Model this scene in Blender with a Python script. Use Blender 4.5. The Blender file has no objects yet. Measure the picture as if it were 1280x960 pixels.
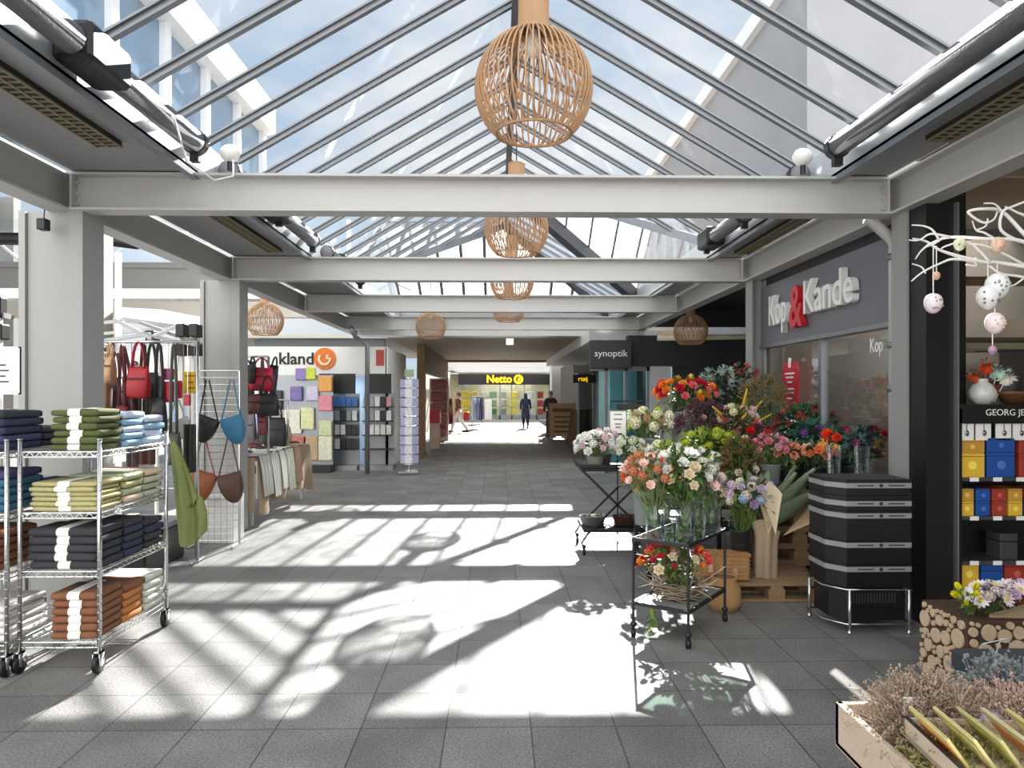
import bpy, math, random
from mathutils import Vector, Matrix, Euler, Quaternion
from mathutils.noise import noise as pnoise
R = random.Random(7)
C = bpy.context.scene.collection
PI = math.pi
F = 900.0; VX = 622.0; HY = 493.0; HC = 1.6

def at(px, py, d):
    """a point seen at (px,py), d metres down the aisle"""
    return Vector(((px-VX)/F*d, d, HC-(py-HY)*d/F))
def xat(px, d): return (px-VX)/F*d
def zat(py, d): return HC-(py-HY)*d/F

# ---------------------------------------------------------------- materials
MATS = {}
def lin(c):
    return tuple((v/12.92 if v <= .04045 else ((v+.055)/1.055)**2.4) for v in c)
def hexc(h):
    h = h.lstrip('#'); return lin(tuple(int(h[i:i+2], 16)/255 for i in (0, 2, 4)))
def mat(name, col, rough=.6, metal=0, var=.12, scale=20, bump=0, bscale=60, trans=0, emis=0, spec=.5, sss=0, aniso=None):
    if name in MATS: return MATS[name]
    if isinstance(col, str): col = hexc(col)
    m = bpy.data.materials.new(name); m.use_nodes = True
    nt = m.node_tree; N = nt.nodes; L = nt.links
    b = N['Principled BSDF']
    b.inputs['Roughness'].default_value = rough
    b.inputs['Metallic'].default_value = metal
    b.inputs['Specular IOR Level'].default_value = spec
    tc = N.new('ShaderNodeTexCoord')
    if var > 0:
        nz = N.new('ShaderNodeTexNoise'); nz.inputs['Scale'].default_value = scale; nz.inputs['Detail'].default_value = 4
        mx = N.new('ShaderNodeMix'); mx.data_type = 'RGBA'
        mx.inputs[6].default_value = (*[c*(1-var) for c in col], 1)
        mx.inputs[7].default_value = (*[min(1, c*(1+var)) for c in col], 1)
        if aniso:
            mp = N.new('ShaderNodeMapping'); mp.inputs['Scale'].default_value = aniso
            L.new(tc.outputs['Object'], mp.inputs['Vector']); L.new(mp.outputs[0], nz.inputs['Vector'])
        else: L.new(tc.outputs['Object'], nz.inputs['Vector'])
        L.new(nz.outputs['Fac'], mx.inputs[0]); L.new(mx.outputs[2], b.inputs['Base Color'])
    else:
        b.inputs['Base Color'].default_value = (*col, 1)
    if bump:
        bn = N.new('ShaderNodeTexNoise'); bn.inputs['Scale'].default_value = bscale; bn.inputs['Detail'].default_value = 3
        bp = N.new('ShaderNodeBump'); bp.inputs['Strength'].default_value = bump; bp.inputs['Distance'].default_value = .01
        L.new(tc.outputs['Object'], bn.inputs['Vector'])
        L.new(bn.outputs['Fac'], bp.inputs['Height']); L.new(bp.outputs[0], b.inputs['Normal'])
    if emis:
        b.inputs['Emission Color'].default_value = (*col, 1); b.inputs['Emission Strength'].default_value = emis
    if trans: b.inputs['Transmission Weight'].default_value = trans
    MATS[name] = m
    return m
def glassmat(name, tint=(.92, .96, .98), refl=.08, fk=.8, dust=0.0, dustcol=(.8, .82, .84), dscale=6):
    if name in MATS: return MATS[name]
    m = bpy.data.materials.new(name); m.use_nodes = True
    nt = m.node_tree; N = nt.nodes; L = nt.links
    for n in list(N):
        if n.type != 'OUTPUT_MATERIAL': N.remove(n)
    out = [n for n in N if n.type == 'OUTPUT_MATERIAL'][0]
    tr = N.new('ShaderNodeBsdfTransparent'); tr.inputs[0].default_value = (*tint, 1)
    gl = N.new('ShaderNodeBsdfGlossy'); gl.inputs['Roughness'].default_value = .02; gl.inputs['Color'].default_value = (.9, .95, 1, 1)
    lw = N.new('ShaderNodeLayerWeight'); lw.inputs[0].default_value = .5; fr = N.new('ShaderNodeMath'); fr.operation = 'POWER'; fr.inputs[1].default_value = 4; L.new(lw.outputs['Facing'], fr.inputs[0])
    mt = N.new('ShaderNodeMath'); mt.operation = 'MULTIPLY_ADD'; mt.inputs[1].default_value = fk; mt.inputs[2].default_value = refl*.3
    L.new(fr.outputs[0], mt.inputs[0])
    mx = N.new('ShaderNodeMixShader'); L.new(mt.outputs[0], mx.inputs[0]); L.new(tr.outputs[0], mx.inputs[1]); L.new(gl.outputs[0], mx.inputs[2])
    last = mx
    if dust:
        df = N.new('ShaderNodeBsdfDiffuse'); df.inputs[0].default_value = (*dustcol, 1)
        tl = N.new('ShaderNodeBsdfTranslucent'); tl.inputs[0].default_value = (*dustcol, 1)
        ad = N.new('ShaderNodeMixShader'); ad.inputs[0].default_value = .6
        L.new(df.outputs[0], ad.inputs[1]); L.new(tl.outputs[0], ad.inputs[2])
        tc = N.new('ShaderNodeTexCoord'); nz = N.new('ShaderNodeTexNoise'); nz.inputs['Scale'].default_value = dscale; nz.inputs['Detail'].default_value = 5
        L.new(tc.outputs['Object'], nz.inputs['Vector'])
        mr = N.new('ShaderNodeMapRange'); mr.inputs[1].default_value = .35; mr.inputs[2].default_value = .7
        mr.inputs[3].default_value = dust*.35; mr.inputs[4].default_value = dust
        L.new(nz.outputs['Fac'], mr.inputs[0])
        m2 = N.new('ShaderNodeMixShader'); L.new(mr.outputs[0], m2.inputs[0]); L.new(mx.outputs[0], m2.inputs[1]); L.new(ad.outputs[0], m2.inputs[2])
        last = m2
    L.new(last.outputs[0], out.inputs[0])
    MATS[name] = m
    return m

# ---------------------------------------------------------------- mesh builder
class MB:
    def __init__(s): s.v = []; s.f = []; s.mi = []; s.cur = 0
    def add(s, vs, fs):
        o = len(s.v); s.v.extend([tuple(p) for p in vs]); s.f.extend([tuple(i+o for i in f) for f in fs]); s.mi.extend([s.cur]*len(fs)); return s
    def box(s, a, b, M=None):
        x0, y0, z0 = a; x1, y1, z1 = b
        vs = [Vector(p) for p in ((x0,y0,z0),(x1,y0,z0),(x1,y1,z0),(x0,y1,z0),(x0,y0,z1),(x1,y0,z1),(x1,y1,z1),(x0,y1,z1))]
        if M: vs = [M @ p for p in vs]
        return s.add(vs, [(0,3,2,1),(4,5,6,7),(0,1,5,4),(1,2,6,5),(2,3,7,6),(3,0,4,7)])
    def cbox(s, c, sz, M=None):
        return s.box([c[i]-sz[i]/2 for i in range(3)], [c[i]+sz[i]/2 for i in range(3)], M)
    def rbox(s, a, b, r=.01, M=None):
        """box with chamfered edges all round"""
        x0,y0,z0 = a; x1,y1,z1 = b
        r = min(r, (x1-x0)*.49, (y1-y0)*.49, (z1-z0)*.49)
        rings = []
        for z, q in ((z0, r), (z0+r*.3, r*.3), (z0+r, 0), (z1-r, 0), (z1-r*.3, r*.3), (z1, r)):
            X0,X1,Y0,Y1 = x0+q,x1-q,y0+q,y1-q; k = r*.7
            rings.append([(X0+k,Y0,z),(X1-k,Y0,z),(X1,Y0+k,z),(X1,Y1-k,z),(X1-k,Y1,z),(X0+k,Y1,z),(X0,Y1-k,z),(X0,Y0+k,z)])
        vs = [Vector(p) for rg in rings for p in rg]
        if M: vs = [M @ p for p in vs]
        fs = [tuple(range(7,-1,-1)), tuple(range(40,48))]
        for i in range(5):
            for j in range(8): fs.append((i*8+j, i*8+(j+1)%8, (i+1)*8+(j+1)%8, (i+1)*8+j))
        return s.add(vs, fs)
    def tube(s, pts, r, n=8, cap=True, closed=False):
        pts = [Vector(p) for p in pts]; m = len(pts)
        rs = r if isinstance(r, (list, tuple)) else [r]*m
        vs = []; up = None
        for i, p in enumerate(pts):
            if closed: t = pts[(i+1)%m]-pts[i-1]
            else: t = pts[min(i+1, m-1)]-pts[max(i-1, 0)]
            if t.length < 1e-9: t = Vector((0,0,1))
            t.normalize()
            if up is None:
                up = t.orthogonal().normalized()
            else:
                up = up-t*up.dot(t)
                up = up.normalized() if up.length > 1e-6 else t.orthogonal().normalized()
            w = t.cross(up)
            for k in range(n):
                a = 2*PI*k/n
                vs.append(p+(up*math.cos(a)+w*math.sin(a))*rs[i])
        fs = []
        for i in range(m if closed else m-1):
            j = (i+1) % m
            for k in range(n): fs.append((i*n+k, i*n+(k+1)%n, j*n+(k+1)%n, j*n+k))
        if cap and not closed:
            fs.append(tuple(range(n-1,-1,-1))); fs.append(tuple((m-1)*n+k for k in range(n)))
        return s.add(vs, fs)
    def bar(s, a, b, w, h, up=(0,0,1)):
        """rectangular bar from a to b: w sideways, h along up"""
        a = Vector(a); b = Vector(b); t = (b-a).normalized(); u = Vector(up); u = (u-t*u.dot(t)).normalized(); q = t.cross(u)
        vs = []
        for p in (a, b):
            for sx, sz in ((-1,-1),(1,-1),(1,1),(-1,1)): vs.append(p+q*sx*w/2+u*sz*h/2)
        return s.add(vs, [(0,1,2,3),(7,6,5,4),(0,4,5,1),(1,5,6,2),(2,6,7,3),(3,7,4,0)])
    def lathe(s, prof, c=(0,0,0), n=24, M=None, cap=False):
        vs = []
        for (r, z) in prof:
            for k in range(n):
                a = 2*PI*k/n; p = Vector((r*math.cos(a), r*math.sin(a), z))
                if M: p = M @ p
                vs.append(p+Vector(c))
        fs = []
        for i in range(len(prof)-1):
            for k in range(n): fs.append((i*n+k, i*n+(k+1)%n, (i+1)*n+(k+1)%n, (i+1)*n+k))
        if cap: fs.append(tuple(range(n-1,-1,-1))); fs.append(tuple((len(prof)-1)*n+k for k in range(n)))
        return s.add(vs, fs)
    def prism(s, poly, axis, a, b):
        """extrude 2-D polygon along axis ('x','y','z') from a to b"""
        n = len(poly); vs = []
        for t in (a, b):
            for (u, w) in poly:
                vs.append((t,u,w) if axis == 'x' else (u,t,w) if axis == 'y' else (u,w,t))
        fs = [tuple(range(n-1,-1,-1)), tuple(range(n, 2*n))]
        for k in range(n): fs.append((k, (k+1)%n, n+(k+1)%n, n+k))
        return s.add(vs, fs)
    def grid(s, fn, nu, nv):
        vs = [fn(i/nu, j/nv) for i in range(nu+1) for j in range(nv+1)]
        fs = [(i*(nv+1)+j, (i+1)*(nv+1)+j, (i+1)*(nv+1)+j+1, i*(nv+1)+j+1) for i in range(nu) for j in range(nv)]
        return s.add(vs, fs)
    def sphere(s, c, r, n=12, m=8, sc=(1,1,1)):
        prof = []; vs = []; c = Vector(c)
        for i in range(m+1):
            t = PI*i/m
            for k in range(n):
                a = 2*PI*k/n; vs.append(c+Vector((r*math.sin(t)*math.cos(a)*sc[0], r*math.sin(t)*math.sin(a)*sc[1], -r*math.cos(t)*sc[2])))
        fs = [(i*n+k, i*n+(k+1)%n, (i+1)*n+(k+1)%n, (i+1)*n+k) for i in range(m) for k in range(n)]
        return s.add(vs, fs)
    def mesh(s, name, mats, smooth=False):
        me = bpy.data.meshes.new(name); me.from_pydata(s.v, [], s.f)
        for m in (mats if isinstance(mats, (list, tuple)) else [mats]): me.materials.append(m)
        if any(s.mi): me.polygons.foreach_set('material_index', s.mi)
        if smooth: me.polygons.foreach_set('use_smooth', [True]*len(s.f))
        me.update(); return me
    def build(s, name, mats, parent=None, smooth=False, world=True):
        if parent is not None and world:
            o = ORG.get(parent.name, Vector((0,0,0)))
            s.v = [(p[0]-o[0], p[1]-o[1], p[2]-o[2]) for p in s.v]
        ob = bpy.data.objects.new(name, s.mesh(name, mats, smooth)); C.objects.link(ob)
        if parent is not None:
            ob.parent = parent; ORG[ob.name] = ORG.get(parent.name, Vector((0,0,0)))
        return ob
ORG = {}
def tag(o, label=None, cat=None, group=None, kind=None):
    if label: o['label'] = label
    if cat: o['category'] = cat
    if group: o['group'] = group
    if kind: o['kind'] = kind
    return o
def thing(name, label, cat, loc, group=None, rz=0):
    o = bpy.data.objects.new(name, None); C.objects.link(o)
    o.empty_display_size = .05
    o.location = loc; o.rotation_euler = (0,0,rz); ORG[o.name] = Vector(loc)
    return tag(o, label, cat, group)
def dup(o, parent=None, loc=None, rz=None, label=None, group=None, scale=None, rot=None):
    c = o.copy(); C.objects.link(c); c.parent = parent
    for ch in list(o.children): dup(ch, c)
    if loc is not None: c.location = loc
    if rz is not None: c.rotation_euler = (0,0,rz)
    if rot is not None: c.rotation_euler = rot
    if scale is not None: c.scale = (scale,)*3 if not isinstance(scale, (tuple, list)) else scale
    if label: c['label'] = label
    if group: c['group'] = group
    return c
def struct(name, mb, m, parent=None, smooth=False):
    o = mb.build(name, m, parent, smooth); 
    if parent is None: o['kind'] = 'structure'
    return o
def sthing(name, kind='structure'):
    o = bpy.data.objects.new(name, None); C.objects.link(o); o['kind'] = kind; ORG[o.name] = Vector((0,0,0)); return o
def text(txt, size, m, parent, loc, rot, depth=.004, name='lettering', xs=1.0, bold=0, align='CENTER', shear=0):
    cu = bpy.data.curves.new(name, 'FONT'); cu.body = txt; cu.size = size; cu.extrude = depth/2; cu.align_x = align; cu.align_y = 'CENTER'; cu.offset = bold; cu.shear = shear
    cu.resolution_u = 3
    t = bpy.data.objects.new('tmp', cu); C.objects.link(t)
    bpy.context.view_layer.update()
    me = bpy.data.meshes.new_from_object(t.evaluated_get(bpy.context.evaluated_depsgraph_get()))
    bpy.data.objects.remove(t)
    Mx = Matrix.Translation(loc) @ Euler(rot).to_matrix().to_4x4() @ Matrix.Diagonal((xs,1,1,1))
    if parent is not None: Mx = Matrix.Translation(-ORG.get(parent.name, Vector((0,0,0)))) @ Mx
    me.transform(Mx); me.materials.clear(); me.materials.append(m)
    o = bpy.data.objects.new(name, me); C.objects.link(o)
    if parent is not None: o.parent = parent; ORG[o.name] = ORG.get(parent.name, Vector((0,0,0)))
    return o
FRONT = (PI/2, 0, 0)           # text facing the camera side (-Y)
def rnd(a, b): return R.uniform(a, b)

M_STEEL = mat('painted_steel', '#b9b8b6', .45, var=.04, scale=3)
M_STEEL2 = mat('column_paint', '#9d9d9b', .5, var=.04, scale=2)
M_SOFFIT = mat('soffit_paint', '#8f8f8f', .6, var=.05, scale=2)
M_ALU = mat('aluminium_bar', '#8f9296', .35, .7, var=.06)
M_BAR = mat('glazing_bar_grey', '#74777b', .4, .4, var=.08)
M_CHROME = mat('chrome', '#c8c8c8', .22, .95, var=.04)
M_DARK = mat('dark_metal', '#2a2a2c', .45, .3, var=.1)
M_BLACK = mat('black_plastic', '#0d0d0e', .45, var=.1)
M_WHITE = mat('white_paint', '#e6e5e2', .5, var=.03)
M_PAPER = mat('white_paper', '#f2f1ec', .8, var=.03)
M_INK = mat('ink', '#2b2b2b', .7, var=0)
M_DUCT = mat('duct_grey', '#77777a', .6, .1, var=.15, bump=.3)
M_GLASS = glassmat('clear_glass')
M_ROOFG = glassmat('roof_glass', (.95, .975, 1), .02, fk=.3, dust=.02, dscale=3)
M_FROST = glassmat('weathered_glass', (.9, .93, .95), .02, fk=.3, dust=.7, dustcol=(.86, .87, .88), dscale=9)
M_WOOD = mat('pale_wood', '#b98f62', .6, var=.2, scale=8, aniso=(1, 12, 12))
# ================================================================ ENVIRONMENT, LIGHT, CAMERA
sc = bpy.context.scene
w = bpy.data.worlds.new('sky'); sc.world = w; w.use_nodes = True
nt = w.node_tree; N = nt.nodes; L = nt.links
bg = N['Background']
tc = N.new('ShaderNodeTexCoord'); mp = N.new('ShaderNodeMapping'); mp.inputs['Scale'].default_value = (1, 1, 2.2)
nz = N.new('ShaderNodeTexNoise'); nz.inputs['Scale'].default_value = 2.4; nz.inputs['Detail'].default_value = 7; nz.inputs['Roughness'].default_value = .55
cr = N.new('ShaderNodeValToRGB'); cr.color_ramp.elements[0].position = .44; cr.color_ramp.elements[1].position = .66
sx = N.new('ShaderNodeSeparateXYZ'); gr = N.new('ShaderNodeValToRGB')
gr.color_ramp.elements[0].position = 0; gr.color_ramp.elements[0].color = (.60, .74, .86, 1)
gr.color_ramp.elements[1].position = .8; gr.color_ramp.elements[1].color = (.42, .56, .76, 1)
mx = N.new('ShaderNodeMix'); mx.data_type = 'RGBA'; mx.inputs[7].default_value = (1.0, 1.0, 1.0, 1)
L.new(tc.outputs['Generated'], mp.inputs[0]); L.new(mp.outputs[0], nz.inputs[0]); L.new(nz.outputs['Fac'], cr.inputs[0])
L.new(tc.outputs['Generated'], sx.inputs[0]); L.new(sx.outputs[2], gr.inputs[0])
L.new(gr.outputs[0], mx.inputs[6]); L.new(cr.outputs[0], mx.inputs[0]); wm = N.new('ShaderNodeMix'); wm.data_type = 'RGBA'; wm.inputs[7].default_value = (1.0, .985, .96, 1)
wr = N.new('ShaderNodeMapRange'); wr.inputs[1].default_value = .2; wr.inputs[2].default_value = -.5; wr.clamp = True  # whitens the unseen sky behind the camera for the added fill
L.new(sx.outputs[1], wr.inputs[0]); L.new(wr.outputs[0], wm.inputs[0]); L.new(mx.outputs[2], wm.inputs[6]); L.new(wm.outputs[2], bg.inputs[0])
mrs = N.new('ShaderNodeMapRange'); mrs.inputs[1].default_value = .25; mrs.inputs[2].default_value = -.75; mrs.inputs[3].default_value = .74; mrs.inputs[4].default_value = 2.6; mrs.clamp = True  # rear sky boosted as added fill on surfaces facing the camera
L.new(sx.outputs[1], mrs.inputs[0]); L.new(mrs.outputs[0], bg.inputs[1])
SX, SY = .29, 1.68
sd = Vector((SX, SY, 1)).normalized()
sl = bpy.data.lights.new('sun', 'SUN'); sl.energy = 18; sl.angle = math.radians(.7); sl.color = (1, .97, .92)
so = bpy.data.objects.new('sun', sl); C.objects.link(so); so.rotation_euler = sd.to_track_quat('Z', 'Y').to_euler(); so.location = (5, 20, 12)
cam = bpy.data.cameras.new('camera'); co = bpy.data.objects.new('camera', cam); C.objects.link(co)
cam.lens = 36*F/1280; cam.sensor_width = 36; cam.shift_y = 13/1280; cam.clip_start = .05; cam.clip_end = 300
co.location = (0, 0, HC); co.rotation_euler = (PI/2, 0, -math.atan(18/900)); sc.camera = co
sc.view_settings.view_transform = 'Standard'; sc.view_settings.look = 'None'; sc.view_settings.gamma = 1; sc.view_settings.use_curve_mapping = False
sc.view_settings.exposure = 0.38
def lamp(name, loc, e, size=1.0, col=(1, .95, .88), rot=(0,0,0), sy=None):
    l = bpy.data.lights.new(name, 'AREA'); l.energy = e; l.size = size; l.color = col
    if sy: l.shape = 'RECTANGLE'; l.size_y = sy
    o = bpy.data.objects.new(name, l); C.objects.link(o); o.location = loc; o.rotation_euler = rot; return o

# ================================================================ FLOOR
T = .4075
def floor_mat():
    m = bpy.data.materials.new('granite_tiles'); m.use_nodes = True; nt = m.node_tree; N = nt.nodes; L = nt.links
    b = N['Principled BSDF']
    tc = N.new('ShaderNodeTexCoord'); mp = N.new('ShaderNodeMapping'); mp.inputs['Location'].default_value = (-.16, -3.461, 0)
    L.new(tc.outputs['Object'], mp.inputs[0])
    br = N.new('ShaderNodeTexBrick'); br.offset = 0; br.squash = 1; br.inputs['Scale'].default_value = 1
    br.inputs['Brick Width'].default_value = T; br.inputs['Row Height'].default_value = T; br.inputs['Mortar Size'].default_value = .0035; br.inputs['Mortar Smooth'].default_value = .1
    br.inputs['Color1'].default_value = (.165, .16, .153, 1); br.inputs['Color2'].default_value = (.225, .219, .21, 1); br.inputs['Mortar'].default_value = (.05, .05, .05, 1)
    br.inputs['Bias'].default_value = 0
    L.new(mp.outputs[0], br.inputs['Vector'])
    n1 = N.new('ShaderNodeTexNoise'); n1.inputs['Scale'].default_value = 90; n1.inputs['Detail'].default_value = 6
    n2 = N.new('ShaderNodeTexNoise'); n2.inputs['Scale'].default_value = 2.2; n2.inputs['Detail'].default_value = 4
    L.new(tc.outputs['Object'], n1.inputs[0]); L.new(tc.outputs['Object'], n2.inputs[0])
    r1 = N.new('ShaderNodeMapRange'); r1.inputs[1].default_value = .35; r1.inputs[2].default_value = .65; r1.inputs[3].default_value = .62; r1.inputs[4].default_value = 1.35
    r2 = N.new('ShaderNodeMapRange'); r2.inputs[1].default_value = .35; r2.inputs[2].default_value = .65; r2.inputs[3].default_value = .85; r2.inputs[4].default_value = 1.18
    L.new(n1.outputs[0], r1.inputs[0]); L.new(n2.outputs[0], r2.inputs[0])
    mu = N.new('ShaderNodeMath'); mu.operation = 'MULTIPLY'; L.new(r1.outputs[0], mu.inputs[0]); L.new(r2.outputs[0], mu.inputs[1])
    vm = N.new('ShaderNodeVectorMath'); vm.operation = 'SCALE'; L.new(br.outputs['Color'], vm.inputs[0]); L.new(mu.outputs[0], vm.inputs['Scale'])
    L.new(vm.outputs[0], b.inputs['Base Color'])
    rr = N.new('ShaderNodeMapRange'); rr.inputs[3].default_value = .42; rr.inputs[4].default_value = .7; L.new(n1.outputs[0], rr.inputs[0]); L.new(rr.outputs[0], b.inputs['Roughness'])
    bp = N.new('ShaderNodeBump'); bp.inputs['Strength'].default_value = .25; bp.inputs['Distance'].default_value = .004
    L.new(br.outputs['Fac'], bp.inputs['Height']); bp.invert = True
    b2 = N.new('ShaderNodeBump'); b2.inputs['Strength'].default_value = .12; b2.inputs['Distance'].default_value = .003
    L.new(n1.outputs[0], b2.inputs['Height']); L.new(bp.outputs[0], b2.inputs['Normal']); L.new(b2.outputs[0], b.inputs['Normal'])
    return m
struct('floor', MB().box((-14, -8, -.12), (12, 60, 0)), floor_mat())

# ================================================================ STEEL FRAME
ZB, ZT = 2.92, 3.19
XL, XR = -3.07, 2.88
def ibeam(mb, a, b, hw=.085, z0=ZB, z1=ZT, tf=.018):
    ax, ay = a; bx, by = b
    for (w, lo, hi) in ((hw*2, z0, z0+tf), (.014, z0+tf, z1-tf), (hw*2, z1-tf, z1)):
        mb.bar((ax, ay, (lo+hi)/2), (bx, by, (lo+hi)/2), w, hi-lo)
    return mb
k = 1
for i in range(-1, 4):
    Y = 5.2+3.15*i+.085
    b = ibeam(MB(), (XL, Y), (XR, Y))
    for sx_ in (XL+.02, XR-.02): b.box((sx_-.008, Y-.08, ZB), (sx_+.008, Y+.08, ZT))
    # bolts on the end plates
    for sx_ in (XL+.035, XR-.035):
        for zz in (ZB+.05, ZB+.13, ZB+.21):
            b.tube([(sx_, Y-.012, zz), (sx_, Y-.03, zz)], .011, 6)
    struct('beam', b, M_STEEL)
for X in (XL-.085, XR+.085):
    struct('beam', ibeam(MB(), (X, -3), (X, 16.3)), M_STEEL)
# columns
def col_left(Y):
    b = MB(); x0, x1 = -3.44, -2.985
    b.box((x0+.05, Y+.015, 0), (x1-.11, Y+.26, ZB)); b.box((x1-.10, Y-.01, 0), (x1, Y+.27, ZB)); b.box((x0, Y-.01, 0), (x0+.045, Y+.27, ZB)); b.box((x0+.02, Y+.03, 0), (x1-.02, Y+.25, ZB))
    struct('column', b, M_STEEL2)
for i in (0, 1): col_left(5.25+3.15*i)
M_POST = mat('post_shaded_grey', '#8e8e8c', .5, var=.06, scale=2)  # darker than the left columns: right-side shade put into the paint colour
for i in (0, 1):
    Y = 5.1+3.15*i; b = MB(); x0 = 2.93
    b.box((x0, Y, 0), (x0+.018, Y+.2, ZB)); b.box((x0+.018, Y+.09, 0), (x0+.15, Y+.11, ZB)); b.box((x0+.15, Y, 0), (x0+.168, Y+.2, ZB)); b.box((x0-.01, Y-.01, .0), (x0+.18, Y+.21, .015))
    struct('column', b, M_POST)

# ================================================================ SKYLIGHT OVER THE AISLE
GX0, GX1, GR = -2.2, 2.5, .15
ZE, ZR = 3.47, 4.83
Y0 = -2.6
tL = (ZR-ZE)/(GR-GX0); tRr = (ZR-ZE)/(GX1-GR)
# soffits and curbs
for sname, a, b_, inner in (('ceiling_left', XL+.02, GX0, GX0), ('ceiling_right', GX1, XR-.02, GX1)):
    struct(sname, MB().box((a, -3, 3.2), (b_, 16.3, 3.24)), M_SOFFIT)
M_CURB = mat('curb_white', '#cfd3d6', .3, .3, var=.05)
struct('trim_1', MB().box((GX0-.05, -3, 3.2), (GX0, 16.3, ZE)), M_CURB)
struct('trim_2', MB().box((GX1, -3, 3.2), (GX1+.05, 16.3, ZE)), M_CURB)
# ledges below the curb
struct('trim_3', MB().box((GX0-.02, -3, 3.16), (GX0+.03, 16.3, 3.2)), M_ALU)
struct('trim_4', MB().box((GX1-.03, -3, 3.16), (GX1+.02, 16.3, 3.2)), M_ALU)

def bars(parent, segs, w=.062, h=.085):
    for (a, b) in segs:
        a = Vector(a); b = Vector(b); m = MB()
        t = (b-a).normalized()
        n = Vector((-t.z, 0, t.x)) if abs(t.x) > abs(t.y) else Vector((0, -t.z, t.y))
        if n.z < 0: n = -n
        off = -n*.02
        m.bar(a+off, b+off, w*.4, h*.45, up=n); m.bar(a, b, w, .014, up=n); m.bar(a+off*2, b+off*2, w*.7, .010, up=n)
        m.build('glazing_bar', M_BAR, parent)
PT = Vector
# left slope: eave x=GX0, to ridge; ends at valley from (GX0,11.2) to (GR,13.5)
wn = sthing('window_1')
MB().add([(GX0,Y0,ZE),(GR,Y0,ZR),(GR,13.5,ZR),(GX0,11.2,ZE)], [(0,1,2,3)]).build('glazing', M_ROOFG, wn)
segs = []; Y = 3.90-.5*12
while Y < 13.4:
    x0 = GX0
    if Y > 11.2: f_ = (Y-11.2)/2.3; x0 = GX0+f_*(GR-GX0)
    segs.append(((x0, Y, ZE+(x0-GX0)*tL), (GR-.02, Y, ZR)))
    Y += .5
bars(wn, segs)
# right slope with the cross-gable gap: between near valley (2.5,8.6)->(GR,10.6) and far valley (GR,10.6)->(2.5,12.65)
wn = sthing('window_2')
MB().add([(GX1,Y0,ZE),(GR,Y0,ZR),(GR,10.9,ZR),(GX1,8.6,ZE)], [(0,3,2,1)]).build('glazing', M_ROOFG, wn)
segs = []; Y = 3.90-.5*12
while Y < 10.8:
    x0 = GX1
    if Y > 8.6: x0 = GX1-(Y-8.6)/2.3*(GX1-GR)
    segs.append(((x0, Y, ZE+(GX1-x0)*tRr), (GR+.02, Y, ZR)))
    Y += .5
bars(wn, segs)
wn = sthing('window_3')
MB().add([(GR,10.9,ZR),(GR,13.5,ZR),(GX1,16.3,ZE),(GX1,13.0,ZE)], [(0,1,2,3)]).build('glazing', M_ROOFG, wn)
segs = []; Y = 11.2
while Y < 16.2:
    hi = GR if Y < 13.5 else GR+(Y-13.5)/2.8*(GX1-GR)
    lo = GX1 if Y > 13.0 else GR+(Y-10.9)/2.1*(GX1-GR)
    segs.append(((lo, Y, ZE+(GX1-lo)*tRr), (hi, Y, ZE+(GX1-hi)*tRr)))
    Y += .5
bars(wn, segs, w=.035, h=.05)
# cross gable to the right: near slope and far slope, ridge along X at Y=10.6
wn = sthing('window_4')
MB().add([(GR,10.9,ZR),(GX1,10.9,ZR),(GX1,13.0,ZE)], [(0,1,2)]).add([(GR,10.9,ZR),(GX1,8.6,ZE),(GX1,10.9,ZR)], [(0,1,2)]).build('glazing', M_FROST, wn)
segs = []
for i in range(1, 6):
    X = GR+.12+.42*i
    f_ = (X-GR)/(GX1-GR)
    segs.append(((X, 10.9+2.1*f_, ZR-(ZR-ZE)*f_), (X, 10.92, ZR))); segs.append(((X, 10.9-2.3*f_, ZR-(ZR-ZE)*f_), (X, 10.88, ZR)))
bars(wn, segs, w=.03, h=.05)
wn = sthing('window_5')
MB().add([(GX1+.02,8.6,ZE),(GX1+.02,13.0,ZE),(GX1+.02,10.9,ZR)], [(0,1,2)]).build('glazing', M_ROOFG, wn)
for yy in (9.6, 10.25, 10.9, 11.5, 12.1):
    h_ = ZE+(ZR-ZE)*(1-abs(yy-10.9)/2.2); MB().box((GX1, yy-.02, ZE), (GX1+.05, yy+.02, h_)).build('glazing_bar', M_ALU, wn)
# far end slope, descending to Y=16.3
wn = sthing('window_6')
MB().add([(GX0,13.5,ZR),(GR,13.5,ZR),(GX1,16.3,ZE),(GX0,16.3,ZE)], [(0,1,2,3)]).add([(GX0,11.2,ZE),(GR,13.5,ZR),(GX0,13.5,ZR)], [(0,1,2)]).build('glazing', M_FROST, wn)
segs = []
for i in range(0, 10):
    X = GX0+.06+.47*i
    ys = 13.5 if X < GR else 13.5+(X-GR)/(GX1-GR)*2.8
    f_ = (ys-13.5)/2.8
    if X < GX1-.1: segs.append(((X, 16.3, ZE), (X, ys, ZR-(ZR-ZE)*f_)))
    if X < GR: segs.append(((X, 11.2+(X-GX0)*2.3/2.35, ZE+(X-GX0)*tL), (X, 13.48, ZR)))
bars(wn, segs, w=.06, h=.06)
wn = sthing('window_7')
MB().add([(GX0-.02,11.2,ZE),(GX0-.02,16.3,ZE),(GX0-.02,13.5,ZR)], [(0,1,2)]).build('glazing', M_ROOFG, wn)
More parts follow.
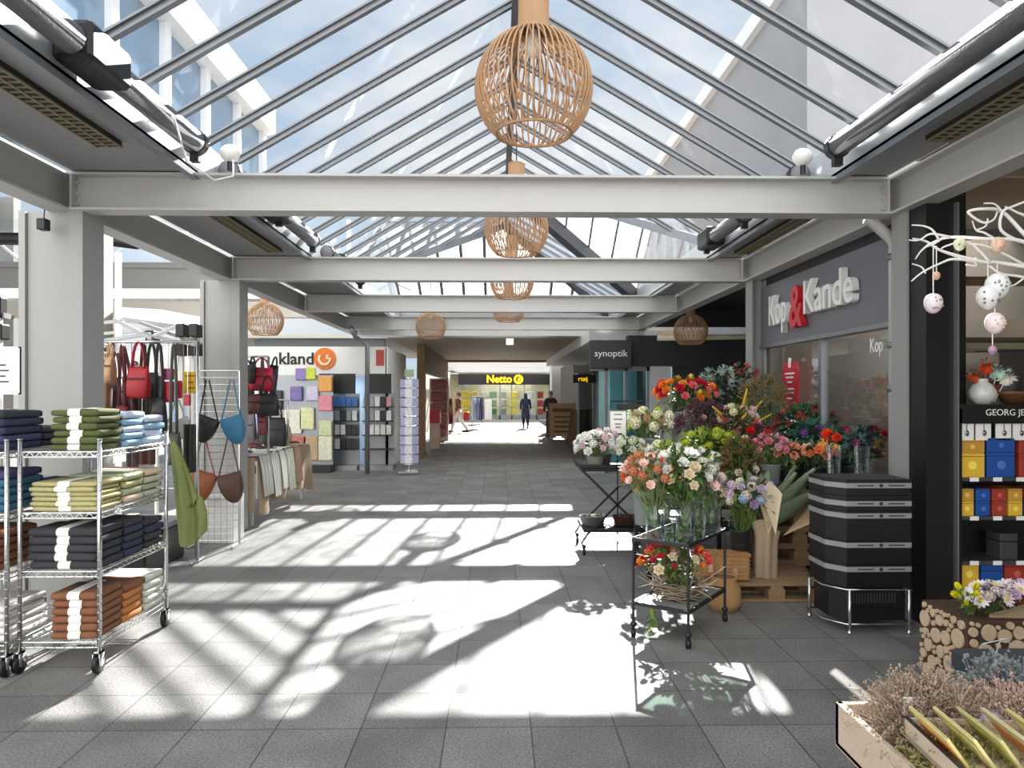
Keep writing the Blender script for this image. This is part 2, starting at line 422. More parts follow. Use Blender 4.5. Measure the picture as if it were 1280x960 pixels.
# ridge and hip / valley members
M_HIP = mat('dark_steel_member', '#55565a', .5, .3, var=.08)
def member(n, a, b, w=.09, h=.16, m=M_HIP): struct(n, MB().bar(Vector(a)-Vector((0,0,h/2)), Vector(b)-Vector((0,0,h/2)), w, h), m)
member('ridge_beam', (GR, Y0, ZR), (GR, 13.5, ZR), .07, .13)
member('valley_beam', (GX1, 8.6, ZE), (GR, 10.9, ZR), .07, .10, M_ALU)
member('valley_beam', (GR, 10.9, ZR), (GX1, 13.0, ZE), .16, .2)
member('valley_beam', (GX0, 11.2, ZE), (GR, 13.5, ZR), .10, .12, M_ALU)
member('hip_beam', (GR, 13.5, ZR), (GX1, 16.3, ZE), .10, .14)
member('ridge_beam', (GX0, 13.5, ZR), (GR, 13.5, ZR), .06, .1)
member('ridge_beam', (GR, 10.9, ZR), (GX1, 10.9, ZR), .06, .1)
member('eaves_beam', (GX0, 16.3, ZE), (GX1, 16.3, ZE), .08, .1, M_ALU)

# vent grilles in the soffits
M_BRASS = mat('grille_brass', '#8c8264', .5, .3, var=.2)
M_SLOT = mat('slot_dark', '#2c2926', .8, var=.1)
def grille(x, y0, y1, lab):
    t = thing('air_grille', lab, 'air grille', (x, (y0+y1)/2, 3.17), 'air grilles in the soffits')
    MB().box((x-.075, y0, 3.165), (x+.075, y1, 3.199)).build('backing', M_SLOT, t)
    b = MB()
    for q in (-.075, .0, .075): b.box((x+q-.006, y0, 3.155), (x+q+.006, y1, 3.166))
    n = int((y1-y0)/.06)
    for i in range(n+1): b.box((x-.07, y0+i*.06, 3.158), (x+.07, y0+i*.06+.012, 3.166))
    b.build('slats', M_BRASS, t)
grille(-2.45, 1.6, 4.6, 'long brass slotted air grille in the left soffit, nearest the camera')
grille(-2.45, 6.2, 8.0, 'long brass slotted air grille in the left soffit beyond the first cross beam')
grille(2.72, 2.2, 4.4, 'long brass slotted air grille in the right soffit, nearest the camera')
grille(2.72, 6.2, 8.0, 'long brass slotted air grille in the right soffit beyond the first cross beam')
# round ducts / awning rollers along the eaves
def duct(x, y0, y1, lab, motor=None):
    t = thing('sunshade_roller', lab, 'roller tube', (x, y0, 3.28))
    b = MB(); b.tube([(x, y0, 3.335), (x, y1, 3.335)], .075, 16); b.build('tube', M_DUCT, t, True)
    for yy in (y0+.05, (y0+y1)/2, y1-.05):
        b = MB(); b.tube([(x, yy-.03, 3.335), (x, yy+.03, 3.335)], .085, 16); b.box((x-.03, yy-.025, 3.2), (x+.03, yy+.025, 3.27)); b.build('bracket', M_DARK, t)
    if motor:
        b = MB(); b.rbox((x-.1, motor-.2, 3.235), (x+.1, motor+.2, 3.44), .03); b.build('motor_housing', M_BLACK, t)
        b = MB(); b.tube([(x, motor-.32, 3.335), (x, motor-.2, 3.335)], .05, 12); b.build('coupling', M_DARK, t)
duct(-2.08, -1, 5.05, 'thick grey roller tube with black motor box along left eaves, nearest camera', 3.75)
duct(-2.08, 5.6, 8.2, 'thick grey roller tube with black motor box along left eaves, second bay', 6.8)
duct(-2.08, 8.8, 11.0, 'thick grey roller tube along left eaves, third bay', 9.6)
duct(2.38, -1, 5.05, 'thick grey roller tube along right eaves, nearest camera')
duct(2.38, 5.6, 8.2, 'thick grey roller tube along right eaves, second bay', 8.0)
# junction spheres / cables
def cable(pts, lab, r=.006, m=M_WHITE, cat='cable'):
    o = MB().tube(pts, r, 6).build('cable', m, None, True); tag(o, lab, cat)
cable([(-2.12, 4.3, 3.45), (-2.0, 4.5, 3.3), (-2.03, 4.75, 3.12), (-1.93, 4.95, 3.06), (-1.84, 5.05, 3.12), (-1.86, 5.1, 3.25)], 'white loose cable looping from left eaves above first cross beam')
for x, s_ in ((-1.9, 'left'), (2.2, 'right')):
    t = thing('floodlight', 'round white floodlight at %s end of the first cross beam' % s_, 'floodlight', (x, 5.15, 3.19))
    MB().sphere((x, 5.15, 3.31), .07, 14, 10, (1, 1, .9)).build('lamp_head', M_WHITE, t, True)
    MB().tube([(x, 5.15, 3.19), (x, 5.15, 3.26)], .02, 8).build('bracket', M_DARK, t)

# ================================================================ PENDANT LAMPS
M_RATTAN = mat('birch_slats', '#ae8a66', .55, var=.15, scale=12)
M_BULB = mat('opal_bulb', '#e8e2d6', .3, var=0)
def lampproto():
    t = thing('pendant_lamp', 'x', 'pendant lamp', (0,0,0), 'slatted wooden pendant lamps along the aisle')
    def prof(u):
        # u 0 top .. 1 rim : returns (r,z)
        if u < .22: return (.075, .62-u/.22*.30)
        a = (u-.22)/.78; th = .26+a*(2.44-.26)
        return (.3*math.sin(th), .3*math.cos(th)*1.0+.0)
    for nm, tw, cnt, rr, ts in (('outer_cage', 0, 54, 1.0, .0056), ('inner_cage', .7, 24, .93, .0048)):
        b = MB()
        for k in range(cnt):
            a0 = 2*PI*k/cnt; pts = []
            for i in range(19):
                u = i/18
                if u < .0: continue
                r, z = prof(u); a = a0+tw*max(0, u-.22)
                if u < .22: pts.append((r*rr*math.cos(a0), r*rr*math.sin(a0), z))
                else: pts.append((r*rr*math.cos(a), r*rr*math.sin(a), z))
            b.tube(pts, ts, 4, cap=True)
        b.build(nm, M_RATTAN, t)
    for (r, z, q) in ((.3*math.sin(2.44), .3*math.cos(2.44), .008), (.075, .62, .008), (.078, .30, .007)):
        MB().tube([(r*math.cos(2*PI*k/32), r*math.sin(2*PI*k/32), z) for k in range(32)], q, 6, closed=True).build('ring', M_RATTAN, t, True)
    MB().lathe([(.0, .16), (.03, .17), (.045, .21), (.03, .27), (.02, .34), (0, .34)], n=16).build('bulb', M_BULB, t, True)
    MB().tube([(0, 0, .34), (0, 0, 1.55)], .006, 6).build('cord', M_DARK, t)
    MB().lathe([(.0, .62), (.07, .62), (.07, .6), (0, .6)], n=16).build('cap', M_RATTAN, t)
    return t
LP = lampproto()
first = True
for (x, y, z, lab) in ((.185, 3.7, 3.17, 'large slatted wooden globe pendant lamp nearest the camera, above the first cross beam'),
                       (.18, 6.85, 3.17, 'slatted wooden globe pendant lamp between the first and second cross beams'),
                       (.2, 10.0, 3.17, 'slatted wooden globe pendant lamp between the second and third cross beams'),
                       (.2, 13.2, 3.17, 'smallest slatted globe pendant lamp in the aisle, below the third cross beam'),
                       (-3.85, 12.0, 2.82, 'slatted wooden globe pendant lamp hanging in the side hall above the bag stalls'),
                       (-7.4, 13.6, 2.75, 'slatted wooden globe pendant lamp hanging far back in the side hall'),
                       (3.45, 12.8, 2.73, 'slatted wooden globe pendant lamp hanging above the dark fascia beside the signboard'),
                       (-1.35, 14.6, 2.96, 'slatted wooden globe pendant lamp under the tan ceiling beyond the skylight')):
    if first: o = LP; first = False
    else: o = dup(LP)
    o.location = (x, y, z); o['label'] = lab
    ORG[o.name] = Vector((x, y, z))
# ================================================================ BUILDINGS SEEN THROUGH THE GLASS
M_RENDER = mat('grey_render', '#8d8d8f', .8, var=.08, scale=1.5)
M_RENDW = mat('white_render', '#dcdcdc', .7, var=.04, scale=1)
M_WINB = mat('blue_window', '#7f97ad', .12, .4, var=.15, scale=1)
t = thing('grey_building', 'tall plain grey rendered building beyond the right glass slope', 'building', (9, 20, 0))
b = MB(); b.box((5.2, 12, 0), (13, 28, 8.8)); b.build('wall', M_RENDER, t)
b = MB(); b.box((5.05, 11.9, 8.8), (13.1, 28.1, 9.15)); b.build('parapet', M_RENDW, t)
t = thing('white_building', 'white building with blue windows and broad parapet beyond the left glass slope', 'building', (-10, 16, 0))
MB().box((-13, 8, 6.9), (-6.35, 19.5, 8.6)).build('wall', M_WINB, t)
MB().box((-13, 7.9, 8.6), (-6.0, 19.6, 9.4)).build('parapet', M_RENDW, t)
for i in range(7):
    MB().box((-6.4, 8+i*1.88, 6.9), (-6.22, 8.22+i*1.88, 8.6)).build('mullion', M_RENDW, t)
MB().box((-6.38, 8, 6.85), (-6.25, 19.5, 6.98)).build('transom', M_RENDW, t)

# ================================================================ RIGHT: SHOP (glass front along the aisle)
WX = 3.12
M_SIGN = mat('sign_grey', '#6a6a70', .45, var=.04, scale=3)
M_FACIA = mat('dark_fascia', '#2c2d2f', .5, var=.08, scale=3)
M_INT = mat('shop_interior', '#8b867e', .8, var=.2, scale=2)
t = thing('shop_sign', 'long grey shop sign board with raised white lettering and red ampersand', 'sign', (WX, 7, 2.1))
MB().rbox((WX-.05, 5.52, 2.17), (WX+.03, 8.33, 2.84), .006).build('board', M_SIGN, t)
MB().box((WX-.07, 5.48, 2.13), (WX+.04, 8.35, 2.17)).build('lower_rail', M_ALU, t)
M_LET = mat('letter_white', '#e9e9e7', .4, var=0); M_RED = mat('letter_red', '#c3202b', .4, var=.05)
RSIDE = (PI/2, 0, -PI/2)
text('Kop', .46, M_LET, t, (WX-.09, 7.68, 2.50), RSIDE, .06, xs=.64, bold=.004)
text('&', .60, M_RED, t, (WX-.10, 7.19, 2.47), RSIDE, .06, 'ampersand', xs=.8, bold=.012)
text('Kande', .46, M_LET, t, (WX-.09, 6.53, 2.53), RSIDE, .06, xs=.86, bold=.004)
# soffit / dark recess above the sign
struct('trim_5', MB().box((WX-.02, 5.2, 2.84), (WX+.2, 8.5, 3.2)), M_FACIA)
# glass shopfront
t = sthing('window_8')
MB().box((WX+.0, 5.4, .1), (WX+.012, 8.4, 2.13)).build('glazing', glassmat('shop_glass', (.72, .73, .74), .35), t)
b = MB()
for yy in (5.36, 6.85, 8.36): b.box((WX-.03, yy-.03, 0), (WX+.05, yy+.03, 2.15))
b.box((WX-.03, 5.36, 0), (WX+.05, 8.36, .12)); b.build('frame', M_ALU, t)
tag(text('Kop', .17, M_LET, None, (WX-.008, 5.86, 2.0), RSIDE, .003, 'window_lettering', xs=.72), 'small white lettering Kop on the shop glass under the sign', 'lettering')
tag(text('Kande', .17, M_LET, None, (WX-.008, 5.52, 2.0), RSIDE, .003, 'window_lettering', xs=.72), 'small white lettering Kande on the shop glass, beside the downpipe', 'lettering')
# shop walls
struct('wall_right', MB().box((7.0, 5.2, 0), (7.15, 14.6, 3.2)).box((WX+.1, 8.45, 0), (7, 8.55, 3.2)), M_INT)
struct('ceiling_shop', MB().box((WX+.2, 4.9, 3.2), (7.1, 8.6, 3.26)).box((XR, -6, 3.2), (7.1, 4.9, 3.26)), M_INT)  # second slab extended unseen behind the camera to shade the right floor
# downpipe
t = thing('downpipe', 'grey metal downpipe with elbow beside the shop sign', 'downpipe', (3.02, 5.4, 0))
MB().tube([(2.80, 5.42, 2.93), (2.84, 5.42, 2.92), (2.98, 5.42, 2.80), (3.02, 5.42, 2.74), (3.02, 5.42, 0)], .043, 14).build('pipe', M_STEEL, t, True)
for zz in (2.62, 1.95, 1.62, .4): MB().tube([(3.02, 5.42, zz), (3.02, 5.42, zz+.05)], .05, 14).build('collar', M_ALU, t, True)
# red hanging sign behind the glass
t = thing('hanging_sign', 'red hanging notice board with white print on the shop glass', 'sign', (WX-.06, 7.4, 1.4))
b = MB(); b.prism([(7.30, 1.42), (7.62, 1.42), (7.66, 1.52), (7.66, 1.84), (7.60, 1.94), (7.32, 1.94), (7.26, 1.84), (7.26, 1.52)], 'x', WX-.07, WX-.05); b.build('board', mat('sign_red', '#b3202c', .5, var=.1), t)
b = MB()
for i, (hw_, z_) in enumerate(((.12, 1.72), (.09, 1.68), (.05, 1.63), (.11, 1.56), (.1, 1.52), (.06, 1.46))): b.box((WX-.074, 7.46-hw_, z_+.09), (WX-.07, 7.46+hw_, z_+.106))
b.build('printing', M_LET, t)
MB().box((WX-.075, 7.43, 1.88), (WX-.065, 7.49, 1.98)).build('clip', M_WHITE, t)
# interior shelving with goods behind glass
M_SHELF = mat('shop_shelf', '#6b645c', .6, var=.1)
for si, (sy_, lab) in enumerate(((6.1, 'dim shop shelf behind the glass nearest the downpipe'), (7.7, 'dim shop shelf behind the glass beside the red hanging board'))):
    t = thing('display_shelf', lab, 'shelf', (4.6, sy_, 0))
    b = MB()
    for zz in (.3, .75, 1.2, 1.62, 2.02): b.box((4.4, sy_-.7, zz-.02), (4.8, sy_+.7, zz))
    b.box((4.8, sy_-.7, 0), (4.83, sy_+.7, 2.3)); b.build('shelf_boards', M_SHELF, t)
cols = ['#a9452f', '#d9d2c4', '#3f5d46', '#c98e3a', '#7d2733', '#8fa0a8', '#e7e3da', '#4a3f63']
NUMW = ['first', 'second', 'third', 'fourth', 'fifth', 'sixth', 'seventh', 'eighth', 'ninth', 'tenth']
LVL = ['lowest', 'second lowest', 'middle', 'second highest', 'highest']
CN = {'#a9452f': 'terracotta', '#d9d2c4': 'cream', '#3f5d46': 'green', '#c98e3a': 'ochre', '#7d2733': 'dark red', '#8fa0a8': 'blue grey', '#e7e3da': 'white', '#4a3f63': 'purple'}
for li, zz in enumerate((.75, 1.2, 1.62)):
    for si, sy_ in enumerate((6.1, 7.7)):
        for q in range(5):
            c = cols[(li*3+q*5+si) % 8]; yy = sy_-.52+q*.26; h = rnd(.16, .3); r_ = rnd(.05, .08)
            o = MB().lathe([(0, 0), (r_*.7, 0), (r_, h*.3), (r_*.9, h*.7), (r_*.45, h*.86), (r_*.5, h)], (4.6, yy, zz), 14).build('vase', mat('vase'+c, c, .35, var=.1), None, True)
            tag(o, '%s vase, %s one on the %s shelf behind shop glass, %s bay' % (CN[c], NUMW[q], ['lower', 'middle', 'upper'][li], 'near' if si == 0 else 'far'), 'vase', 'vases on the shop shelves')
lamp('shop_lamp', (4.2, 6.9, 3.1), 75, 1.6, (1, .9, .75))
# corner pier and black end panel beside the near shelving
struct('wall_corner', MB().box((2.95, 4.9, 0), (3.14, 5.09, 2.915)).box((3.12, 5.1, 0), (3.36, 5.2, 3.2)), M_BLACK)
struct('wall_right_near', MB().box((4.8, -6, 0), (4.95, 5.2, 3.2)), M_INT)
struct('trim_6', MB().box((3.142, 4.86, 0), (3.156, 5.09, 2.915)), M_ALU)
# near shop window above the shelving
t = sthing('window_9')
MB().box((3.2, 5.2, 1.5), (6.0, 5.212, 3.19)).build('glazing', glassmat('shop_glass2', (.7, .7, .7), .2), t)
MB().box((3.2, 5.17, 1.93), (6.0, 5.23, 1.975)).build('transom', mat('brass_rail', '#8c8a70', .4, .5), t)
struct('wall_back', MB().box((3.2, 6.9, 0), (7.0, 6.95, 3.2)), mat('back_wall', '#6d6a66', .8, var=.15))

# ---------------------------------------------------------------- near shelving with coloured boxes
SHX = 3.37
BEFORE = set(bpy.data.objects)
t = thing('display_shelf', 'black open display shelving stacked with coloured gift boxes beside the black pier', 'shelf', (3.8, 5.0, 0))
b = MB(); b.box((SHX, 5.15, 0), (4.75, 5.17, 1.5)); b.box((SHX, 4.86, 0), (SHX+.015, 5.15, 1.5)); b.build('back_panel', M_BLACK, t)
SHZ = [.02, .40, .71, .965]
M_SHG = mat('shelf_grey', '#4c4c4e', .4, .3, var=.08)
for zz in (.1, .46, .765, 1.03): MB().box((SHX+.015, 4.85, zz-.022), (4.75, 5.15, zz)).build('shelf_board', M_SHG, t)
MB().box((SHX+.0, 4.86, 1.40), (4.75, 5.15, 1.53)).build('header', M_BLACK, t)
text('GEORG JENSEN', .062, M_LET, t, (3.76, 4.857, 1.475), FRONT, .002)
YL, BL, RE, BR = '#e5b93c', '#1c4f9e', '#a33a2a', '#c8963a'
bx = {YL: 'yellow', BL: 'blue', RE: 'rust red', BR: 'ochre'}
def gbox(x, z, w_, h_, c, lab, lid=True, y=4.88, d=.2):
    tt = thing('gift_box', lab, 'box', (x+w_/2, y, z), 'gift boxes on the black shelving')
    m = mat('card'+c, c, .45, var=.05)
    ct_ = MB().rbox((x, y, z), (x+w_, y+d, z+h_), .003).build('carton', m, tt)
    MB().lathe([(0, 0), (min(w_, h_)*.18, 0), (min(w_, h_)*.18, .002), (0, .002)], (0, 0, 0), 14, Matrix.Translation((x+w_/2, y-.001, z+h_*.5)) @ Matrix.Rotation(PI/2, 4, 'X')).build('emblem', mat('emblem'+c, tuple(min(1, v*1.5+.06) for v in hexc(c)), .4, var=0), ct_)
    MB().box((x-.001, y-.002, z+h_*.86), (x+w_+.001, y+d, z+h_*.88)).build('lid_seam', M_INK, tt)
pos = {0: 'bottom', 1: 'second', 2: 'third', 3: 'top'}
# top shelf (z 1.03): big two stacked yellow, blue ; third (z .765): pairs ; bottom
for (x, w_, rows, lev) in ((3.385, .17, [(YL, .165), (BR, .09)], 'top'), (3.575, .19, [(BL, .17), (BL, .1)], 'top'), (3.80, .17, [(RE, .16), (RE, .09)], 'top'), (4.0, .17, [(BL, .165), (YL, .09)], 'top')):
    z = 1.03
    for i, (c, h_) in enumerate(rows):
        gbox(x, z, w_, h_, c, '%s gift box, %s of its pile, top black shelf, %s pile from the pier' % (bx[c], ['lower', 'upper'][i], NUMW[[3.385, 3.575, 3.80, 4.0].index(x)])); z += h_+.001
for i, (cl, cu) in enumerate(((YL, BR), (BL, BL), (RE, RE), (YL, BR), (BL, RE), (RE, YL))):
    x = 3.385+i*.113
    gbox(x, .765, .095, .1, cl, '%s small gift box, lower of its pile, middle shelf, %s pile from the pier' % (bx[cl], NUMW[i]))
    gbox(x, .866, .095, .085, cu, '%s small gift box, upper of its pile, middle shelf, %s pile from the pier' % (bx[cu], NUMW[i]))
for i, (c, w_, hs) in enumerate(((YL, .13, (.18, .17)), (BL, .15, (.33,)), (RE, .17, (.2, .13)), (BL, .13, (.17, .16)))):
    x = 3.385+[0, .148, .312, .50][i]; z = .1
    for j, h_ in enumerate(hs):
        gbox(x, z, w_, h_, c, '%s tall gift box, %s on the bottom shelf, %s column from the pier' % (bx[c], ['standing', 'stacked second'][j], NUMW[i])); z += h_+.001
# tags along shelf edges
for li, zz in enumerate((.1, .46, .765, 1.03)):
    for q in range(5):
        o = MB().box((3.43+q*.16, 4.842, zz-.024), (3.49+q*.16, 4.847, zz+.004)).build('price_tag', M_PAPER)
        tag(o, 'white price tag on the edge of the %s black shelf, %s from the pier' % (['bottom', 'second', 'third', 'top'][li], NUMW[q]), 'price tag', 'price tags on the black shelving')
t = thing('gift_box', 'dim grey gift box standing alone on the second shelf', 'box', (3.73, 4.9, .46), 'gift boxes on the black shelving')
MB().rbox((3.68, 4.9, .46), (3.80, 5.05, .58), .004).build('carton', M_SHG, t); MB().rbox((3.68, 4.9, .585), (3.80, 5.05, .64), .004).build('lid', M_SHG, t)
# hanging pendants on white cards
for q in range(4):
    x = 3.375+.12*q+(.02 if q > 1 else 0)
    tt = thing('ornament_card', 'white card with hanging silver ornament, %s from the pier under the dark header' % NUMW[q], 'ornament', (x+.05, 4.88, 1.29), 'ornament cards under the header')
    MB().box((x, 4.88, 1.285), (x+.105, 4.89, 1.40)).build('card', M_PAPER, tt)
    MB().sphere((x+.052, 4.87, 1.335), .017, 10, 6, (.8, .4, 1.2)).build('ornament', mat('silver', '#8a8a8a', .25, .9), tt, True)
    MB().tube([(x+.052, 4.875, 1.35), (x+.052, 4.875, 1.40)], .002, 4).build('string', M_INK, tt)
# display on top of the header, in the window
t = thing('vase', 'round white vase with a smoky glaze in the window above the shelving', 'vase', (3.62, 5.05, 1.53))
MB().lathe([(0, 0), (.05, 0), (.085, .05), (.09, .09), (.06, .14), (.035, .16), (.04, .18)], (3.62, 5.0, 1.53), 18).build('body', mat('vase_white', '#d9d9d6', .25, var=.3, scale=12), t, True)
t = thing('wooden_bowl', 'shallow brown wooden bowl beside the white vase above the shelving', 'bowl', (3.82, 5.0, 1.53))
MB().lathe([(0, 0), (.05, .0), (.11, .07), (.13, .09), (.12, .09), (.05, .02), (0, .02)], (3.84, 5.0, 1.53), 18).build('body', mat('bowl_wood', '#6b4a2e', .5, var=.2), t, True)
for i, (x, z, c, r_, nm) in enumerate(((3.56, 1.73, '#c0501f', .05, 'orange paper blossom above the white vase'), (3.64, 1.8, '#d4461a', .06, 'bright red paper blossom, highest above the white vase'), (3.72, 1.76, '#bfe0cf', .055, 'mint paper blossom above the wooden bowl'), (3.79, 1.72, '#ece8dd', .06, 'white paper blossom above the wooden bowl'), (3.68, 1.66, '#9c3220', .045, 'dark red paper blossom between vase and bowl'))):
    b = MB()
    for k_ in range(14):
        a = 2*PI*k_/14; d_ = Vector((math.cos(a), rnd(-.5, .5), math.sin(a)))
        b.grid(lambda u, v: Vector((x, 4.99, z))+d_*r_*u+Vector((0, .02*(v-.5), 0)).cross(d_)*1.2*math.sin(PI*u)+Vector((0, (v-.5)*.03, 0)), 3, 2)
    b.tube([(x, 4.99, z), (x*.5+1.81, 5.0, 1.55)], .004, 5)
    tag(b.build('paper_flower', mat('paperf'+c, c, .6, var=.1), None), nm, 'paper flower', 'paper flowers in the window')
for o in list(bpy.data.objects):
    if o not in BEFORE and o.parent is None: o.location.x -= .21
struct('trim_7', MB().box((3.37, 5.6, 2.02), (5, 5.9, 2.05)).box((3.37, 5.6, 2.5), (5, 5.9, 2.53)), mat('warm_shelf', '#7b5a3a', .6, var=.2))
lamp('near_shop_lamp', (4.3, 6.0, 3.1), 45, 1.0, (1, .9, .78))

# ================================================================ RIGHT, FARTHER: DARK FASCIA, OPTICIAN
FY = 14.6
struct('wall_far_right', MB().box((2.66, FY, 2.17), (7, FY+.3, 2.80)).box((3.6, FY+.05, 0), (7, FY+.2, 2.17)), M_FACIA)
struct('trim_8', MB().box((3.10, FY-.05, 0), (3.52, FY+.25, 2.17)), M_STEEL)
t = thing('sign_box', 'dark square projecting sign box with white lettering synoptik', 'sign', (2.2, FY-.2, 2.1))
MB().rbox((1.84, FY-.35, 2.12), (2.66, FY-.05, 2.68), .01).build('box', M_FACIA, t)
text('synoptik', .185, M_LET, t, (2.25, FY-.355, 2.41), FRONT, .01, xs=1.05)
t = sthing('window_10')
MB().box((2.30, FY+.1, .1), (3.1, FY+.112, 2.1)).build('glazing', glassmat('teal_glass', (.55, .75, .78), .5), t)
b = MB(); 
for x in (2.22, 2.62, 3.08): b.box((x-.03, FY+.05, 0), (x+.03, FY+.15, 2.17))
b.box((1.9, FY+.05, 2.08), (3.1, FY+.15, 2.17)); b.box((2.2, FY+.05, 0), (3.1, FY+.15, .12)); b.build('frame', M_ALU, t)
struct('wall_shop_inside', MB().box((2.4, 17, 0), (7, 17.1, 3)), mat('teal_wall', '#7fa5a8', .6, var=.2, scale=2))
lamp('optician_lamp', (3.4, 15.8, 2.7), 60, 1.2, (.9, 1, 1))
b = MB(); b.tube([(2.9, 13.0, 2.62), (5.2, 13.0, 2.66)], .05, 10)
tag(b.build('awning_tube', mat('cream_tube', '#d8d3b8', .5, var=.05), None, True), 'cream horizontal awning tube above the dark fascia', 'awning tube')
struct('roof_right', MB().box((3.1, 8.6, 3.3), (7, 14.5, 3.36)).box((3.1, 14.3, 2.95), (7, 14.4, 3.3)), M_FACIA)
# right side of the corridor
M_WCOL = mat('corridor_white', '#cfcfcd', .5, var=.04)
for (y, x0, x1) in ((29, 2.2, 2.55), (32, 2.35, 2.75), (22, 3.0, 3.3)):
    struct('column', MB().box((x0, y, 0), (x1, y+.35, 3.0)), M_WCOL)
t = sthing('window_11')
MB().box((2.5, 22.0, .1), (3.0, 22.012, 2.3)).build('glazing', glassmat('shop_glass3', (.6, .62, .64), .5), t)
MB().box((2.3, 21.95, 2.25), (3.2, 22.05, 2.5)).box((2.44, 21.95, 0), (3.2, 22.05, .12)).box((2.9, 21.95, 0), (3.0, 22.05, 2.3)).box((2.44, 21.95, 0), (2.5, 22.05, 2.3)).build('frame', M_ALU, t)
struct('wall_corridor_right', MB().box((3.3, 16.3, 0), (3.45, 46, 3)), mat('corridor_wall', '#4a4640', .7, var=.3, scale=1))
struct('trim_9', MB().box((1.9, FY+.3, 2.7), (3.4, 28, 2.93)), M_WCOL)

# ================================================================ CORRIDOR BEYOND THE SKYLIGHT
M_TAN = mat('tan_ceiling', '#a18a72', .7, var=.06, scale=1)
struct('ceiling_corridor', MB().box((-2.6, 16.9, 2.93), (5, 28.4, 3.1)), M_TAN)
struct('trim_10', MB().box((-3.2, 16.36, 2.93), (3.3, 16.9, 3.46)), M_STEEL)
struct('trim_11', MB().box((-2.6, 28.0, 2.86), (3.4, 28.4, 3.02)), mat('brown_fascia', '#6f5a48', .6, var=.06))
b = MB()
Y = 28.9
while Y < 49.5:
    b.box((-2.6, Y, 2.98), (3.4, Y+.3, 3.12)); Y += 1.35
for x in (-2.55, 3.35): b.box((x-.05, 28.4, 3.12), (x+.05, 50, 3.2))
struct('ceiling_beams', b, M_WCOL)
# grocery front
t = thing('store_sign', 'long dark fascia with glowing yellow Netto lettering at corridor end', 'sign', (.5, 45.9, 2.2))
MB().box((-2.5, 45.9, 2.22), (3.6, 46.1, 2.9)).build('fascia', M_BLACK, t)
M_YGL = mat('yellow_glow', '#ffc400', .5, var=0, emis=1.1)
text('Netto', .66, M_YGL, t, (.10, 45.88, 2.56), FRONT, .05, bold=.02)
MB().lathe([(.17, 0), (.30, 0), (.30, .04), (.17, .04), (.17, 0)], n=20, M=Matrix.Translation((1.33, 45.88, 2.56)) @ Matrix.Rotation(PI/2, 4, 'X')).build('emblem', M_YGL, t)
b = MB(); b.box((1.27, 45.8, 2.45), (1.42, 45.84, 2.62)); b.box((1.36, 45.8, 2.55), (1.48, 45.84, 2.68)); b.build('emblem_mark', M_YGL, t)
t = thing('store_sign', 'small dark sign with yellow and green lettering above corridor shop window', 'sign', (2.8, 21.9, 1.95))
MB().box((2.3, 21.9, 1.95), (3.0, 21.94, 2.2)).build('board', M_BLACK, t)
text('rtøj', .2, M_YGL, t, (2.6, 21.89, 2.07), FRONT, .01)
t = sthing('window_12')
b = MB()
for x in (-2.4, -1.1, .15, .9, 1.7, 2.5, 3.3): b.box((x-.04, 45.98, 0), (x+.04, 46.08, 2.25))
b.box((-2.5, 45.98, 0), (3.4, 46.08, .3)); b.build('frame', M_ALU, t)
MB().box((-2.4, 46.02, .1), (3.4, 46.03, 2.25)).build('glazing', M_GLASS, t)
struct('wall_end', MB().box((-4, 50, 0), (5, 50.1, 3.0)).box((-4, 46, 3.1), (5, 50.1, 3.12)), mat('grocery_inside', '#8a8468', .7, var=.7, scale=1.6))
lamp('grocery_lamp', (.5, 48, 2.9), 260, 4.0)
i = 0
for (x, c, nm) in ((-2.1, '#d8b31e', 'yellow'), (-1.55, '#c7b22d', 'yellow green'), (-.9, '#b9b79a', 'beige'), (-.3, '#4d7a3a', 'green'), (.35, '#8e8a70', 'khaki'), (1.0, '#e8c81e', 'bright yellow'), (2.1, '#c9c7c0', 'white'), (2.75, '#8f2f24', 'red')):
    tt = thing('grocery_display', '%s grocery display stand inside the far store, %s from its left end' % (nm, NUMW[i]), 'display', (x, 47, 0), 'grocery displays'); i += 1
    b = MB()
    for s_ in range(3): b.rbox((x-.24, 46.8, .25+.55*s_), (x+.24, 47.1, .68+.55*s_), .03)
    b.build('goods', mat('goods'+c, c, .6, var=.4, scale=9), tt); MB().box((x-.26, 46.78, 0), (x+.26, 47.2, .25)).build('base', M_DARK, tt)
t = thing('ticket_pillar', 'slim white pillar stand in front of the far grocery store', 'pillar', (-.56, 43.5, 0))
MB().rbox((-.78, 43.4, .08), (-.34, 43.7, 1.3), .03).build('body', M_WHITE, t); MB().box((-.95, 43.3, 0), (-.17, 43.9, .08)).build('base', M_STEEL, t)
# exit lamp below the ceiling
t = thing('ceiling_lamp', 'small white box lamp hanging below the tan ceiling at centre', 'lamp', (.27, 17.2, 2.7))
MB().rbox((.2, 17.1, 2.78), (.38, 17.2, 2.93), .01).build('body', mat('lamp_white', '#fbfaf2', .5, var=0, emis=.6), t)
